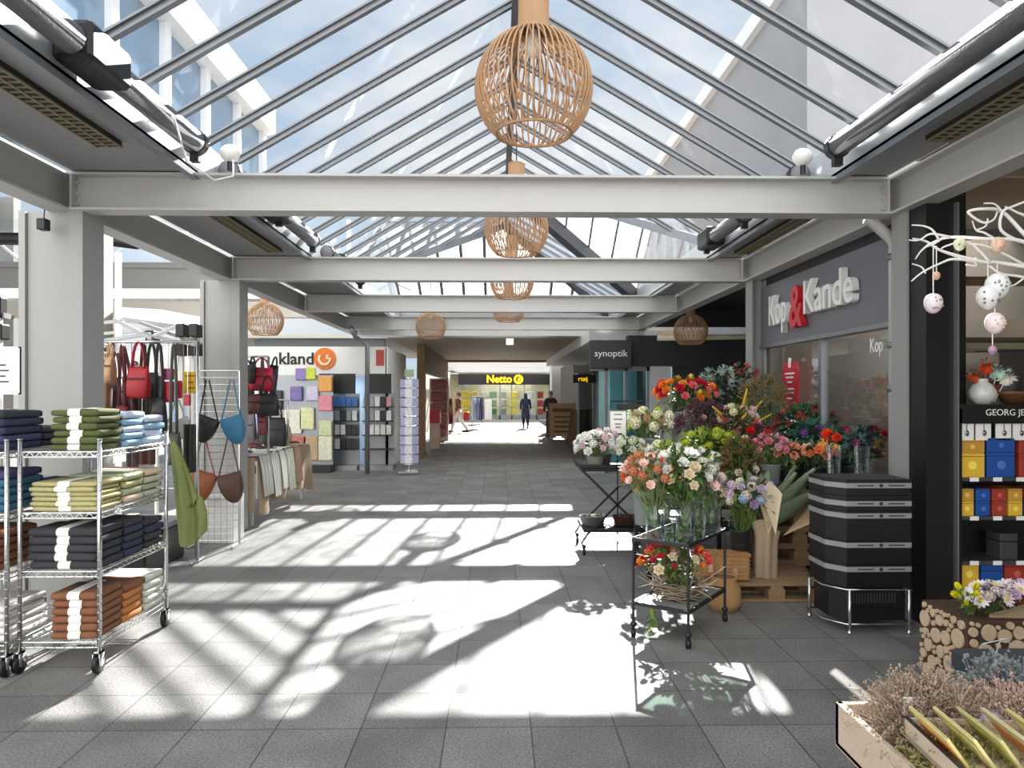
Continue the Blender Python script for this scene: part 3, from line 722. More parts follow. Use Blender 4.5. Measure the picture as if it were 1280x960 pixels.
# left wall of corridor with timber portal and shop displays
struct('wall_corridor_left', MB().box((-3.2, 28.5, 0), (-3.0, 46, 3)), mat('corridor_wall_left', '#b9b2a6', .7, var=.15))
M_TIM = mat('portal_timber', '#8b6a48', .6, var=.2, scale=6)
t = thing('timber_portal', 'brown timber portal frame beside the postcard spinners at corridor entrance', 'portal', (-2.1, 19, 0))
MB().box((-2.12, 19, 0), (-1.92, 19.3, 2.925)).build('post', M_TIM, t); MB().box((-2.12, 27.7, 0), (-1.92, 27.95, 2.86)).build('post', M_TIM, t); MB().box((-2.12, 19.3, 2.2), (-1.94, 27.7, 2.925)).build('lintel', mat('portal_lintel', '#8a7460', .6, var=.1), t)
t = thing('advert_column', 'cream advert column with dark red top beside timber portal', 'advert column', (-2.1, 24, 0))
MB().box((-1.98, 21.3, 0), (-1.72, 21.6, .75)).build('body', mat('advert_cream', '#d9b9a4', .6, var=.1), t); MB().box((-2.0, 21.28, .75), (-1.7, 21.62, 1.15)).build('top', M_RED, t)
tt = thing('shop_display', 'tall pink and red rack of goods just inside the timber portal', 'display', (-2.1, 25, 0))
b = MB()
for s_ in range(5): b.rbox((-2.3, 24.6, .15+.4*s_), (-1.75, 25.0, .5+.4*s_), .05)
b.build('goods', mat('goods_pink', '#a3605a', .6, var=.5, scale=8), tt); MB().box((-2.35, 24.9, 0), (-1.7, 25.05, 2.15)).build('back', mat('cream_board', '#e6d7c8', .6, var=.1), tt)
for i, (x, c, nm) in enumerate(((-2.15, '#9b8b3a', 'olive'), (-1.95, '#a85a3a', 'rust'))):
    pass
def cloth_rack(x0, x1, y, cols_, lab):
    t = thing('clothes_rack', lab, 'clothes rack', ((x0+x1)/2, y, 0))
    b = MB()
    for x in (x0, x1): b.tube([(x, y, 0), (x, y, 1.5)], .02, 6); b.tube([(x, y-.25, .03), (x, y+.25, .03)], .02, 6)
    b.tube([(x0, y, 1.5), (x1, y, 1.5)], .02, 6); b.build('rail', M_CHROME, t)
    n = len(cols_)
    for i, c in enumerate(cols_):
        x = x0+(i+.5)*(x1-x0)/n; g = MB()
        g.grid(lambda u, v: (x+.03*math.sin(9*v+i)+(.06*u*math.sin(i+v*14)), y-.25+.5*v, 1.45-u*(1.05)-.15*abs(v-.5)*(1-u)), 5, 8)
        g.grid(lambda u, v: (x+.05+.03*math.sin(9*v+i)+(.05*u), y-.25+.5*v, 1.45-u*(1.0)-.15*abs(v-.5)*(1-u)), 5, 8)
        o = g.build('garment', mat('gar'+c, c, .8, var=.15), None, True)
        tag(o, '%s hanging garment on the %s, %s along the rail' % (CG[c], lab.split(' by ')[0].split(' beside ')[0], NUMW[i]), 'garment', 'garments on the far rails')
CG = {'#b9c4d8': 'pale blue', '#8a86b0': 'lavender', '#cfd3dc': 'white', '#5a5478': 'purple', '#39405a': 'navy', '#2c3244': 'dark', '#8c2f33': 'red', '#c7a9a0': 'pink', '#d8d0c8': 'cream', '#7a2f3a': 'burgundy'}
cloth_rack(-1.2, -.75, 33.5, ['#b9c4d8', '#cfd3dc', '#8a86b0', '#b9c4d8', '#5a5478'], 'pale clothes rail beside the far walkers')
cloth_rack(-1.35, -.8, 39, ['#39405a', '#2c3244', '#39405a', '#5a5478'], 'dark clothes rail by the far store')
cloth_rack(-2.3, -1.85, 29, ['#c7a9a0', '#7a2f3a', '#d8d0c8', '#8c2f33'], 'pink clothes rail by the timber portal')
# sandwich boards
def aboard(x, y, wd, h, col, lab, rz=0, tex=None):
    t = thing('sandwich_board', lab, 'sandwich board', (x, y, 0), None, rz)
    m = mat('board'+col, col, .6, var=.1, scale=5)
    fr = MB()
    for s_ in (-1, 1):
        a = .16*s_
        fr.bar((-wd/2, a*1.6, 0), (-wd/2+.02, a*.1, h), .035, .02, up=(0,1,0)); fr.bar((wd/2, a*1.6, 0), (wd/2-.02, a*.1, h), .035, .02, up=(0,1,0))
    fr.build('frame', M_TIM, t, world=False)
    for s_ in (-1, 1):
        b = MB(); y0 = .16*s_*1.6
        b.add([(-wd/2+.01, y0*.88, .12), (wd/2-.01, y0*.88, .12), (wd/2-.02, y0*.12, h-.02), (-wd/2+.02, y0*.12, h-.02)], [(0,1,2,3)])
        b.add([(-wd/2+.01, y0*.88+.015, .12), (wd/2-.01, y0*.88+.015, .12), (wd/2-.02, y0*.12+.015, h-.02), (-wd/2+.02, y0*.12+.015, h-.02)], [(3,2,1,0)])
        b.build('panel', m, t, world=False)
    if tex:
        b = MB(); 
        for i in range(5):
            z = h*(.75-.13*i); yy = -.256*(1-z/h)-.012; ww = wd*(.3 if i else .36)
            b.box((-ww, yy-.006, z-.03*h), (ww, yy, z+(.02 if i else .1)*h))
        b.build('printing', mat('board_print', '#7a5436', .6, var=.2), t, world=False)
    return t
aboard(2.28, 25.5, .95, 1.3, '#c2a679', 'tan sandwich board with brown print beside the far grey-jacketed walker', 0, True)
aboard(2.65, 22.6, .8, 1.15, '#a3895f', 'brown sandwich board leaning by the corridor shop window', .5)
struct('ceiling_far', MB().box((-2.6, 50, 3.12), (3.4, 52, 3.2)), M_WCOL)

# ================================================================ LEFT SIDE HALL
HY2 = 17.0
M_HALL = mat('hall_grey', '#8b8a88', .7, var=.08, scale=1)
M_CREAM = mat('hall_cream', '#aeaba0', .7, var=.06, scale=1)
struct('wall_left_end', MB().box((-14, HY2, 3.95), (-3.3, HY2+.2, 4.55)), M_HALL)
struct('trim_12', MB().box((-14, HY2-.15, 3.40), (-3.0, HY2+.2, 3.93)), M_CREAM)
struct('trim_13', MB().box((-14, HY2-.05, 4.55), (-3.3, HY2+.1, 4.68)), M_HALL)
t = sthing('window_13')
MB().box((-14, HY2+.1, 4.68), (-3.3, HY2+.11, 5.7)).build('glazing', M_ROOFG, t)
for i in range(6):
    b = MB(); x = -13+i*1.9; b.bar((x, HY2, 4.7), (x+.95, HY2, 5.5), .05, .06, up=(0,1,0)); b.bar((x+.95, HY2, 5.5), (x+1.9, HY2, 4.7), .05, .06, up=(0,1,0)); b.box((x-.04, HY2-.04, 4.6), (x+.04, HY2+.04, 5.7)); b.build('truss', M_WHITE, t)
struct('roof_left', MB().box((-13.9, 8, 0), (-13.6, 19.5, 6.9)).box((-13.9, 19.6, 0), (-13, 19.9, 6.9)), M_HALL)
struct('ceiling_left_hall', MB().box((-8, 18, 3.0), (-2.6, 28, 3.1)), M_CREAM)
struct('trim_14', MB().box((-8.6, 12.5, 3.25), (-3.4, 12.9, 3.42)), M_WHITE)
struct('trim_15', MB().box((-5.4, 9.5, 0), (-5.15, 9.75, 5.0)), M_CREAM)
struct('trim_16', MB().box((-6.2, 18.5, 2.6), (-2.9, 18.6, 3.0)), M_HALL)
# hanging dark pipe seen through the gap
b = MB(); b.tube([(-12, 11.5, 4.05), (-6.2, 11.5, 4.05), (-5.6, 11.3, 3.95)], .1, 10)
tag(b.build('black_duct', M_BLACK, None, True), 'thick black horizontal duct high in the side hall', 'duct')
# small speaker on the column
t = thing('wall_speaker', 'small black box hanging on a cable from the first column', 'speaker', (-3.21, 5.2, 2.77))
MB().rbox((-3.24, 5.12, 2.76), (-3.18, 5.19, 2.84), .006).build('body', M_BLACK, t); MB().tube([(-3.21, 5.16, 2.84), (-3.205, 5.16, 2.91)], .004, 5).build('cable', M_BLACK, t)
# drain pipe at the far left column
t = thing('downpipe', 'slim grey downpipe before the bookshop fascia', 'downpipe', (-2.75, 14.5, 0))
MB().tube([(-2.9, 14.3, 2.92), (-2.85, 14.5, 2.75), (-2.63, 14.6, 2.6), (-2.63, 14.6, 0)], .05, 10).build('pipe', M_ALU, t, True)

# ---------------------------------------------------------------- bookshop
BY = 15.6
t = thing('shop_fascia', 'white shop fascia with dark lettering and orange round emblem', 'sign', (-4, BY, 2.05))
MB().box((-7.6, BY, 2.08), (-2.40, BY+.25, 2.63)).build('board', M_WHITE, t)
text('kland', .36, M_INK, t, (-4.33, BY-.01, 2.36), FRONT, .02, bold=.006)
M_ORG = mat('emblem_orange', '#d9701c', .5, var=.1)
MB().lathe([(.0, 0), (.235, 0), (.235, .03), (0, .03)], n=28, M=Matrix.Translation((-3.72, BY-.005, 2.37)) @ Matrix.Rotation(PI/2, 4, 'X')).build('emblem', M_ORG, t)
b = MB(); b.tube([(-3.72+.12*math.cos(a), BY-.045, 2.36+.12*math.sin(a)) for a in [PI*(.75+.12*i) for i in range(12)]], .028, 6); b.tube([(-3.66, BY-.045, 2.36), (-3.66, BY-.045, 2.45)], .03, 6)
b.build('emblem_mark', mat('emblem_cream', '#f0e2c0', .5, var=0), t)
M_ART = mat('poster_red', '#b5443c', .5, var=.2)
MB().box((-2.62, BY-.02, 2.22), (-2.45, BY-.005, 2.56)).build('red_notice', M_ART, t)
struct('wall_bookshop', MB().box((-7.6, BY+1.2, 0), (-2.4, BY+1.3, 2.6)), mat('bookshop_blue', '#8fa9c4', .6, var=.15))
struct('trim_17', MB().box((-2.42, BY, 0), (-2.36, BY+3, 2.6)).box((-7.6, BY, 2.0), (-2.4, BY+.1, 2.08)), M_WHITE)
lamp('bookshop_lamp', (-4.5, BY+.7, 1.98), 60, 2.0, (1, .98, .95), sy=.6)
def bookcase(x0, x1, y, h, lab, header, bc):
    t = thing('book_stand', lab, 'book stand', ((x0+x1)/2, y, 0))
    b = MB(); b.box((x0, y+.3, .1), (x1, y+.34, h)); b.box((x0-.02, y-.1, 0), (x1+.02, y+.34, .1)); b.build('body', M_ALU, t)
    for s_ in range(4): MB().box((x0, y, .42+.3*s_), (x1, y+.3, .44+.3*s_)).build('shelf', M_DARK, t)
    MB().box((x0+.05, y+.1, h), (x1-.05, y+.14, h+.42)).build('header', header, t)
    return t
bookcase(-3.85, -2.98, BY-.3, 1.62, 'grey book stand with blue top row left of the slim downpipe', M_BLACK, None)
bookcase(-2.88, -2.22, BY-.3, 1.62, 'grey magazine stand with black header right of the slim downpipe', M_BLACK, None)
bcn = {'#2f6fb5': 'blue', '#d8d8d4': 'white', '#26282c': 'black', '#8f9a9c': 'grey', '#b8434a': 'red', '#dcc9b0': 'cream', '#c98f92': 'pink'}
RW = ['lowest', 'second lowest', 'second highest', 'top']
for (x0, n_, nm, sh) in ((-3.83, 7, 'left', 4), (-2.86, 5, 'right', 4)):
    for s_ in range(sh):
        if s_ == 0 and nm == 'right': continue
        for q in range(n_):
            if s_ == 0 and q < 3: continue
            c = ('#2f6fb5' if (s_ == 3 and nm == 'left') else R.choice(['#d8d8d4', '#26282c', '#8f9a9c', '#d8d8d4', '#c98f92' if nm == 'right' else '#26282c']))
            x = x0+q*.122
            b = MB(); b.cur = 0; b.box((x, BY-.2, .445+.3*s_), (x+.1, BY-.17, .445+.3*s_+.21)); b.cur = 1; b.box((x+.004, BY-.168, .447+.3*s_), (x+.098, BY-.15, .445+.3*s_+.205))
            o = b.build('book', [mat('bk'+c, c, .5, var=.3, scale=14), M_PAPER])
            tag(o, '%s book on the %s shelf of the %s grey stand, %s along' % (bcn[c], RW[s_], nm, NUMW[q]), 'book', 'books on the bookshop stands')
# toys and cards on the wall left
i = 0
for (px, py, wd, h, c, nm) in ((378, 468, .22, .25, '#8a78b5', 'lilac plush pack'), (390, 467, .2, .26, '#c9d24a', 'lime toy pack'), (372, 492, .24, .3, '#7a6aa8', 'purple toy pack'), (392, 492, .24, .3, '#c9c4dc', 'pale lilac toy pack'), (368, 527, .36, .5, '#e3dfd0', 'white patterned gift bag'), (385, 523, .3, .45, '#d7d9a8', 'yellow white gift bag'), (374, 560, .35, .5, '#b76a5a', 'red striped paper roll pack'), (390, 560, .3, .5, '#b59a78', 'tan paper roll pack'), (408, 480, .28, .32, '#e0a050', 'orange cover notebook'), (408, 504, .28, .32, '#d88a98', 'pink cover notebook'), (408, 535, .26, .32, '#c9cfa0', 'green floral notebook'), (408, 560, .28, .5, '#d5d6bd', 'cream floral notebook'), (348, 500, .22, .4, '#3c3c40', 'black folder pack'), (350, 540, .22, .5, '#8c5a52', 'brown pouch pack')):
    p = at(px, py, 14.9)
    o = MB().rbox((p.x-wd/2, 14.86, p.z-h/2), (p.x+wd/2, 14.93, p.z+h/2), .02).build('goods_pack', mat('gp'+c, c, .5, var=.35, scale=14))
    tag(o, '%s hanging on the bookshop display wall' % nm, 'pack', 'packs on the bookshop display wall'); i += 1
t = thing('display_wall', 'grey pegboard display wall under the white bookshop fascia', 'display wall', (-4.3, 15, 0))
MB().box((-4.95, 14.95, .15), (-3.4, 15.0, 2.0)).build('pegboard', M_ALU, t); MB().box((-4.95, 14.7, 0), (-3.4, 15.1, .15)).build('base', M_DARK, t)
# postcard spinner
t = thing('postcard_spinner', 'tall rotating postcard spinner packed with lilac cards', 'spinner', (-1.78, 14.6, 0))
MB().tube([(-1.78, 14.6, .05), (-1.78, 14.6, 1.95)], .02, 8).box((-1.98, 14.4, .02), (-1.58, 14.8, .06)).build('pole', M_CHROME, t)
MB().box((-1.87, 14.5, 1.95), (-1.68, 14.52, 2.1)).build('header', mat('spin_head', '#9aa58a', .5, var=.3), t)
for k_ in range(8):
    b = MB(); a = 2*PI*k_/8; M4 = Matrix.Translation((-1.78, 14.6, 0)) @ Matrix.Rotation(a, 4, 'Z')
    for z in range(9): b.box((-.075, .16, .22+z*.19), (.075, .175, .38+z*.19), M4)
    b.build('card_column', mat('cards_lilac' if k_ % 2 else 'cards_mix', '#b9b4dd' if k_ % 2 else '#dfe0e6', .5, var=.45, scale=22), t)
b = MB()
for z in range(10): b.tube([(-1.78+.17*math.cos(2*PI*q/16), 14.6+.17*math.sin(2*PI*q/16), .2+z*.19) for q in range(16)], .005, 4, closed=True)
b.build('wire_rings', M_CHROME, t)
# ================================================================ WIRE SHELVING WITH TOWELS
def wire_rack(x0, x1, y0, y1, zs, top, lab, wheels=True):
    t = thing('wire_shelf_rack', lab, 'shelf rack', ((x0+x1)/2, (y0+y1)/2, 0), 'chrome wire shelf racks')
    for (x, y) in ((x0, y0), (x1, y0), (x1, y1), (x0, y1)):
        b = MB(); b.tube([(x, y, .13), (x, y, top)], .0125, 10)
        for k in range(int((top-.2)/.05)): b.tube([(x, y, .2+k*.05), (x, y, .204+k*.05)], .0138, 8)
        b.tube([(x, y, top), (x, y, top+.006)], .015, 10)
        pst = b.build('post', M_CHROME, t, True)
        w = MB(); w.cur = 0
        w.tube([(x-.022, y+.012, .055), (x+.0, y+.012, .055)], .055, 20)
        w.cur = 1; w.tube([(x-.03, y+.012, .055), (x+.008, y+.012, .055)], .016, 10)
        w.box((x-.032, y-.02, .05), (x-.026, y+.03, .13)); w.box((x+.006, y-.02, .05), (x+.012, y+.03, .13)); w.box((x-.032, y-.02, .118), (x+.012, y+.03, .13))
        w.build('caster', [M_BLACK, M_CHROME], pst, True)
    for z in zs:
        b = MB()
        for zz, rr in ((z, .0045), (z-.03, .0045)):
            b.tube([(x0, y0, zz), (x1, y0, zz), (x1, y1, zz), (x0, y1, zz)], rr, 6, closed=True)
        # zig-zag truss edges
        def zig(a, c, n):
            a = Vector(a); c = Vector(c)
            pts = [a.lerp(c, i/n)+Vector((0, 0, -.03 if i % 2 else 0)) for i in range(n+1)]
            b.tube(pts, .003, 4)
        zig((x0, y0, z), (x1, y0, z), 16); zig((x0, y1, z), (x1, y1, z), 16); zig((x1, y0, z), (x1, y1, z), 28); zig((x0, y0, z), (x0, y1, z), 28)
        n = int((x1-x0)/.025)
        for i in range(1, n): b.tube([(x0+i*(x1-x0)/n, y0, z), (x0+i*(x1-x0)/n, y1, z)], .0022, 4)
        for i in range(1, 4): b.tube([(x0, y0+i*(y1-y0)/4, z-.006), (x1, y0+i*(y1-y0)/4, z-.006)], .004, 4)
        b.build('wire_shelf', M_CHROME, t)
    return t
RZ = [.18, .585, .92, 1.27]
wire_rack(-2.73, -2.28, 4.17, 5.0, RZ, 1.34, 'chrome wire rack on wheels at the aisle edge, loaded with towels')
wire_rack(-3.32, -2.77, 4.12, 4.95, RZ, 1.34, 'chrome wire rack on wheels cut off by the picture edge')

def towel_mesh(wd, dp, h, m, band):
    """folded towel: folded edge towards -Y, open layered edge towards +Y, band of paper round it"""
    t = thing('folded_towel', 'x', 'towel', (0,0,0))
    b = MB(); n = 10
    def ring(x, q, ph):
        pts = []
        for (z0, z1, in_) in ((0, h*.5, 0), (h*.5, h, .004)):
            pass
        # profile in (y,z): bullnose fold with a groove in the middle of the open side
        prof = []
        for i in range(9):
            a = -PI/2-PI*i/8
            prof.append((-dp/2+h*.5+math.cos(a)*h*.5*(1-q), h*.5+math.sin(a)*h*.5*(1-q)))
        prof += [(dp/2-.01, h*(1-q*.5)), (dp/2, h*.82), (dp/2-.018, h*.66), (dp/2+.004, h*.5), (dp/2-.016, h*.33), (dp/2, h*.15), (dp/2-.01, h*q*.5)]
        return [(x, y+.004*pnoise(Vector((x*9+ph, y*9, 1))), z+.005*pnoise(Vector((x*7+ph, y*7, 5)))*(1 if z > h*.4 else .2)) for (y, z) in prof]
    ph = rnd(0, 50); xs = [(-wd/2, .55), (-wd/2+.006, .15), (-wd/2+.03, 0)]+[(-wd/2+.03+(wd-.06)*i/n, 0) for i in range(1, n)]+[(wd/2-.03, 0), (wd/2-.006, .15), (wd/2, .55)]
    rg = [ring(x, q, ph) for x, q in xs]; k = len(rg[0])
    vs = [p for r_ in rg for p in r_]; fs = [tuple(range(k)), tuple((len(rg)-1)*k+i for i in range(k-1,-1,-1))]
    for i in range(len(rg)-1):
        for j in range(k): fs.append((i*k+j, (i+1)*k+j, (i+1)*k+(j+1)%k, i*k+(j+1)%k))
    b.add(vs, fs); b.build('cloth', m, t, True, world=False)
    # hem lines seen on the right end (layers)
    if band:
        b = MB(); e = .004; x0 = -.035; x1 = .035; P = []
        for i in range(9):
            a = -PI/2-PI*i/8; P.append((-dp/2+h*.5+math.cos(a)*(h*.5+e), h*.5+math.sin(a)*(h*.5+e)))
        P += [(dp/2+e, h+e), (dp/2+e, -e)]
        P = [(y, max(z, .0003)) for y, z in P]
        kk = len(P)
        b.add([(x0, y, z) for y, z in P]+[(x1, y, z) for y, z in P], [(i, (i+1)%kk, kk+(i+1)%kk, kk+i) for i in range(kk)])
        b.build('paper_band', M_PAPER, t, world=False)
    return t
TWC = {}
def towel_stack(x, y, z, cols_, wd, dp, h, where, rz=0, band=True, boff=0):
    n = len(cols_)
    for i, (c, cn) in enumerate(cols_):
        key = (c, round(wd, 2), round(dp, 2), round(h, 3), band)
        od = ('topmost' if i == n-1 else 'lowest' if i == 0 else {1: 'second up', 2: 'third up', 3: 'fourth up', 4: 'fifth up', 5: 'sixth up'}[i])
        lab = '%s towel, %s %s' % (cn, od, where.strip())
        loc = (x+rnd(-.008, .008), y+rnd(-.008, .008), z+.005+i*(h+.0015)); rot = rz+rnd(-.04, .04)
        if key in TWC: o = dup(TWC[key])
        else:
            o = towel_mesh(wd, dp, h, mat('towel'+c, c, .95, var=.18, scale=60, bump=.5, bscale=220), band); TWC[key] = o
        o.location = loc; o.rotation_euler = (0, 0, rot); o['label'] = lab; o['group'] = 'folded towels on the wire racks'; o['category'] = 'towel'
OL, LG, LB, WB, YG, GY, CH, NV, BRN, ORG_, WG, TE, PU, WH, SA = '#5a6239', '#a9b392', '#8fb2cc', '#c4cfe2', '#b3ad7c', '#b9b9a6', '#3b3b40', '#33384f', '#85583e', '#c07c46', '#cfd3c6', '#3c6a86', '#4b4470', '#e4e3df', '#d8bfa6'
def C_(c, n, k): return [(c, n)]*k
# rack beside the aisle: three piles deep on every shelf
towel_stack(-2.435, 4.32, 1.27, C_(OL, 'olive green', 6), .27, .26, .0385, ' of the olive pile on the top shelf at front', band=True)
towel_stack(-2.46, 4.60, 1.27, [(LB, 'light blue'), (LB, 'light blue'), (WB, 'pale lilac'), (LB, 'light blue'), (WB, 'white blue')], .33, .25, .042, ' of the blue pile on the top shelf', band=False)
towel_stack(-2.46, 4.87, 1.27, [(WB, 'pale lilac'), (WB, 'pale lilac'), (LB, 'light blue'), (WB, 'pale lilac')], .33, .24, .045, ' of the lilac pile at the rear of the top shelf', band=False)
towel_stack(-2.50, 4.33, .92, C_(YG, 'yellow green', 6), .38, .28, .027, ' of the yellow green pile on the upper middle shelf', band=True)
towel_stack(-2.48, 4.60, .92, [(SA, 'pale sand'), (LG, 'pale green'), (YG, 'yellow green'), (LG, 'pale green')], .36, .23, .044, ' of the pale pile behind the yellow green pile', band=False)
towel_stack(-2.48, 4.86, .92, [(GY, 'grey beige'), (LG, 'pale green'), (GY, 'grey beige'), (SA, 'pale sand')], .36, .23, .044, ' of the rear grey beige pile, upper middle shelf', band=False)
towel_stack(-2.50, 4.33, .585, C_(CH, 'charcoal', 5), .40, .28, .046, ' of the charcoal pile on the lower middle shelf', band=True)
towel_stack(-2.48, 4.60, .585, [(NV, 'navy'), (NV, 'navy'), (CH, 'dark grey'), (NV, 'navy'), (CH, 'dark grey')], .37, .23, .045, ' of the navy pile behind the charcoal pile', band=False)
towel_stack(-2.48, 4.86, .585, [(CH, 'dark grey'), (CH, 'dark grey'), (NV, 'navy'), (CH, 'dark grey')], .37, .23, .047, ' of the rear dark pile, lower middle shelf', band=True)
towel_stack(-2.435, 4.33, .18, C_(BRN, 'rust brown', 6), .27, .28, .044, ' of the rust brown pile on the bottom shelf', band=True)
towel_stack(-2.45, 4.60, .18, C_(ORG_, 'orange brown', 4)+C_(BRN, 'rust brown', 1), .31, .23, .046, ' of the orange brown pile on the bottom shelf', band=False)
towel_stack(-2.45, 4.86, .18, C_(WG, 'grey white', 5), .33, .24, .044, ' of the rear grey white pile, bottom shelf', band=False)
# second rack
towel_stack(-2.99, 4.32, 1.27, [(NV, 'navy'), (PU, 'dark purple'), (NV, 'navy'), (NV, 'navy'), (CH, 'black')], .38, .34, .045, 'of the navy pile under the price placard', band=True)
towel_stack(-3.02, 4.72, 1.27, C_(CH, 'dark grey', 3), .38, .34, .04, 'of the dark grey pile behind the navy pile', band=False)
towel_stack(-3.0, 4.33, .92, [(TE, 'teal blue'), (TE, 'teal blue'), (TE, 'teal blue'), (TE, 'teal blue'), (PU, 'purple')], .38, .34, .045, 'of the teal pile at the picture edge', band=False)
towel_stack(-2.98, 4.72, .92, C_(NV, 'navy', 3), .38, .34, .042, 'of the navy pile behind the teal pile', band=True)
towel_stack(-3.02, 4.3, .585, C_(BRN, 'brown', 5), .38, .34, .045, 'of the brown pile at the picture edge', band=False)
towel_stack(-3.0, 4.34, .18, C_(WH, 'white', 5), .42, .36, .04, 'of the white pile on the bottom shelf at the picture edge', band=False)
# price placard on a post
def placard(x, y, z0, wd, h, lab, lines=5, post=0, m=None):
    t = thing('price_placard', lab, 'placard', (x, y, 0 if post else z0))
    cd_ = MB().rbox((x-wd/2, y, z0), (x+wd/2, y+.012, z0+h), .004).build('card', m or M_PAPER, t)
    b = MB()
    for i in range(lines):
        ww = wd*(.3 if i % 2 else .22); zz = z0+h*(.85-.7*i/lines); xo = x if i < 2 else x+wd*.15
        b.box((xo-ww*.6, y-.002, zz-.004), (xo+ww*.6, y, zz+.004))
    b.build('printing', M_INK, cd_)
    b = MB(); e = .008
    for (a_, c_) in (((x-wd/2, z0), (x+wd/2, z0+e)), ((x-wd/2, z0+h-e), (x+wd/2, z0+h)), ((x-wd/2, z0), (x-wd/2+e, z0+h)), ((x+wd/2-e, z0), (x+wd/2, z0+h))): b.box((a_[0], y-.004, a_[1]), (c_[0], y+.014, c_[1]))
    b.build('frame', M_CHROME, t)
    if post: MB().tube([(x, y+.02, z0), (x, y+.02, post)], .008, 6).build('stem', M_CHROME, t)
placard(-2.89, 4.14, 1.60, .36, .27, 'white price placard on a stem above the navy towels', 6, 1.34)
# green towel hanging at the rack end
t = thing('hanging_towel', 'olive green towel hanging by its corner from the rack end', 'towel', (-2.22, 5.06, .55))
def hang(u, v):
    z = 1.27-u*.72-.05*math.sin(PI*v)*u; wdt = .03+.21*u**.75*(1 if u < .8 else 1-(u-.8)*1.1)
    return Vector((-2.29+wdt*v+.05*u, 5.06+.035*math.sin(v*11+u*2)*u+.02, z+(.09*v if u > .6 else .0)))
MB().grid(hang, 20, 16).build('cloth', mat('towel_hang', '#7d8850', .95, var=.15, scale=50, bump=.4, bscale=200), t, True)
MB().grid(lambda u, v: hang(u, v)+Vector((.004, .014, 0)), 20, 16).build('lining', mat('towel_hang2', '#6a7640', .95, var=.15, scale=50), t, True)
MB().tube([(-2.285, 5.07, 1.26), (-2.29, 5.03, 1.33), (-2.28, 5.0, 1.335)], .004, 5).build('hanging_loop', M_PAPER, t)

# ================================================================ MESH PANEL WITH BAGS
def leather(c): return mat('leather'+c, c, .5, var=.2, scale=8, bump=.25, bscale=80)
t = thing('wire_grid_panel', 'white wire grid display panel hung with crossbody bags', 'grid panel', (-2.98, 7.7, 0))
b = MB(); x0, x1, yy, zt = -3.2, -2.74, 7.7, 1.85
for i in range(8): x = x0+(x1-x0)*i/7; b.tube([(x, yy, .02), (x, yy, zt)], .0035, 5)
for i in range(26): z = .05+i*.072; b.tube([(x0, yy, z), (x1, yy, z)], .003, 5)
b.build('mesh', M_CHROME, t)
b = MB()
for x in (x0, x1): b.tube([(x, yy, 0), (x, yy, zt)], .012, 8); b.tube([(x, yy-.22, .015), (x, yy+.22, .015)], .012, 8)
b.tube([(x0, yy, zt), (x1, yy, zt)], .008, 8); b.build('frame', M_CHROME, t)
t = thing('storage_carton', 'plain pale carton behind the foot of the grid panel', 'box', (-2.95, 7.95, 0))
MB().rbox((-3.2, 7.78, 0), (-2.83, 8.1, .5), .01).build('carton', M_WHITE, t)
struct('post', MB().tube([(-2.6, 8.0, 0), (-2.6, 8.0, .01)], .02, 8), M_CHROME) if False else None

def sling(px, py, w_, h_, d, col, lab, strap_top, tilt=.0, group='crossbody bags on the grid panel'):
    p = at(px, py, d)
    t = thing('crossbody_bag', lab, 'bag', p, group)
    M4 = Matrix.Translation(p) @ Matrix.Rotation(tilt, 4, 'Y')
    b = MB(); n = 20; prof = []
    # half-moon body
    for i in range(n+1):
        a = PI*i/n; prof.append((-math.cos(a)*w_/2, -math.sin(a)*h_*.62-.0))
    prof = [(-w_*.5, .14*h_)]+[(-math.cos(PI*i/n)*w_/2, -math.sin(PI*i/n)*h_*.72) for i in range(1, n)]+[(w_*.5, .14*h_), (w_*.3, h_*.17), (0, h_*.16), (-w_*.3, h_*.17)]
    vs = []; k = len(prof)
    for (yy, s_) in ((-.005, .9), (-.04, .8), (-.05, .5)): pass
    rings = [(0.03, .05), (0.03, .92), (0.0, 1.0), (-.035, .95), (-.052, .8), (-.06, .4), (-.061, .02)]
    for (yo, s_) in rings: vs += [M4 @ Vector((x*s_, yo, (z+.28*h_)*s_-.28*h_)) for x, z in prof]
    fs = [tuple(range(k)), tuple(len(rings)*k-1-i for i in range(k))]
    for r_ in range(len(rings)-1):
        for j in range(k): fs.append((r_*k+j, r_*k+(j+1)%k, (r_+1)*k+(j+1)%k, (r_+1)*k+j))
    b.add(vs, fs); b.build('body', leather(col), t, True)
    b = MB(); b.tube([M4 @ Vector((x, -.045, .02*h_)) for x in (-w_*.33, 0, w_*.33)], .004, 4); b.build('zip', M_CHROME, t)
    tz = zat(strap_top, d)-p.z
    b = MB()
    for s_ in (-1, 1):
        b.bar(M4 @ Vector((s_*w_*.42, -.01, .04)), Vector((p.x+.015*s_, p.y-.01, p.z+tz)), .014, .004, up=(0,1,0))
    b.build('strap', leather(col), t)
sling(263, 527, .24, .32, 7.6, '#1d1c1e', 'black half-moon crossbody bag on the grid panel', 475, .35)
sling(293, 527, .24, .34, 7.6, '#2d6f93', 'blue crossbody bag on the grid panel', 475, -.3)
sling(258, 596, .27, .40, 7.6, '#8a4a27', 'tan brown half-moon crossbody bag low on the grid panel', 545, .3)
sling(290, 598, .26, .36, 7.6, '#4e3525', 'dark brown half-moon crossbody bag low on the grid panel', 545, -.25)
sling(226, 530, .24, .22, 7.3, '#b9bab6', 'pale grey belt bag hanging beside the yellow price sign', 500, -.5, 'crossbody bags near the yellow sign')

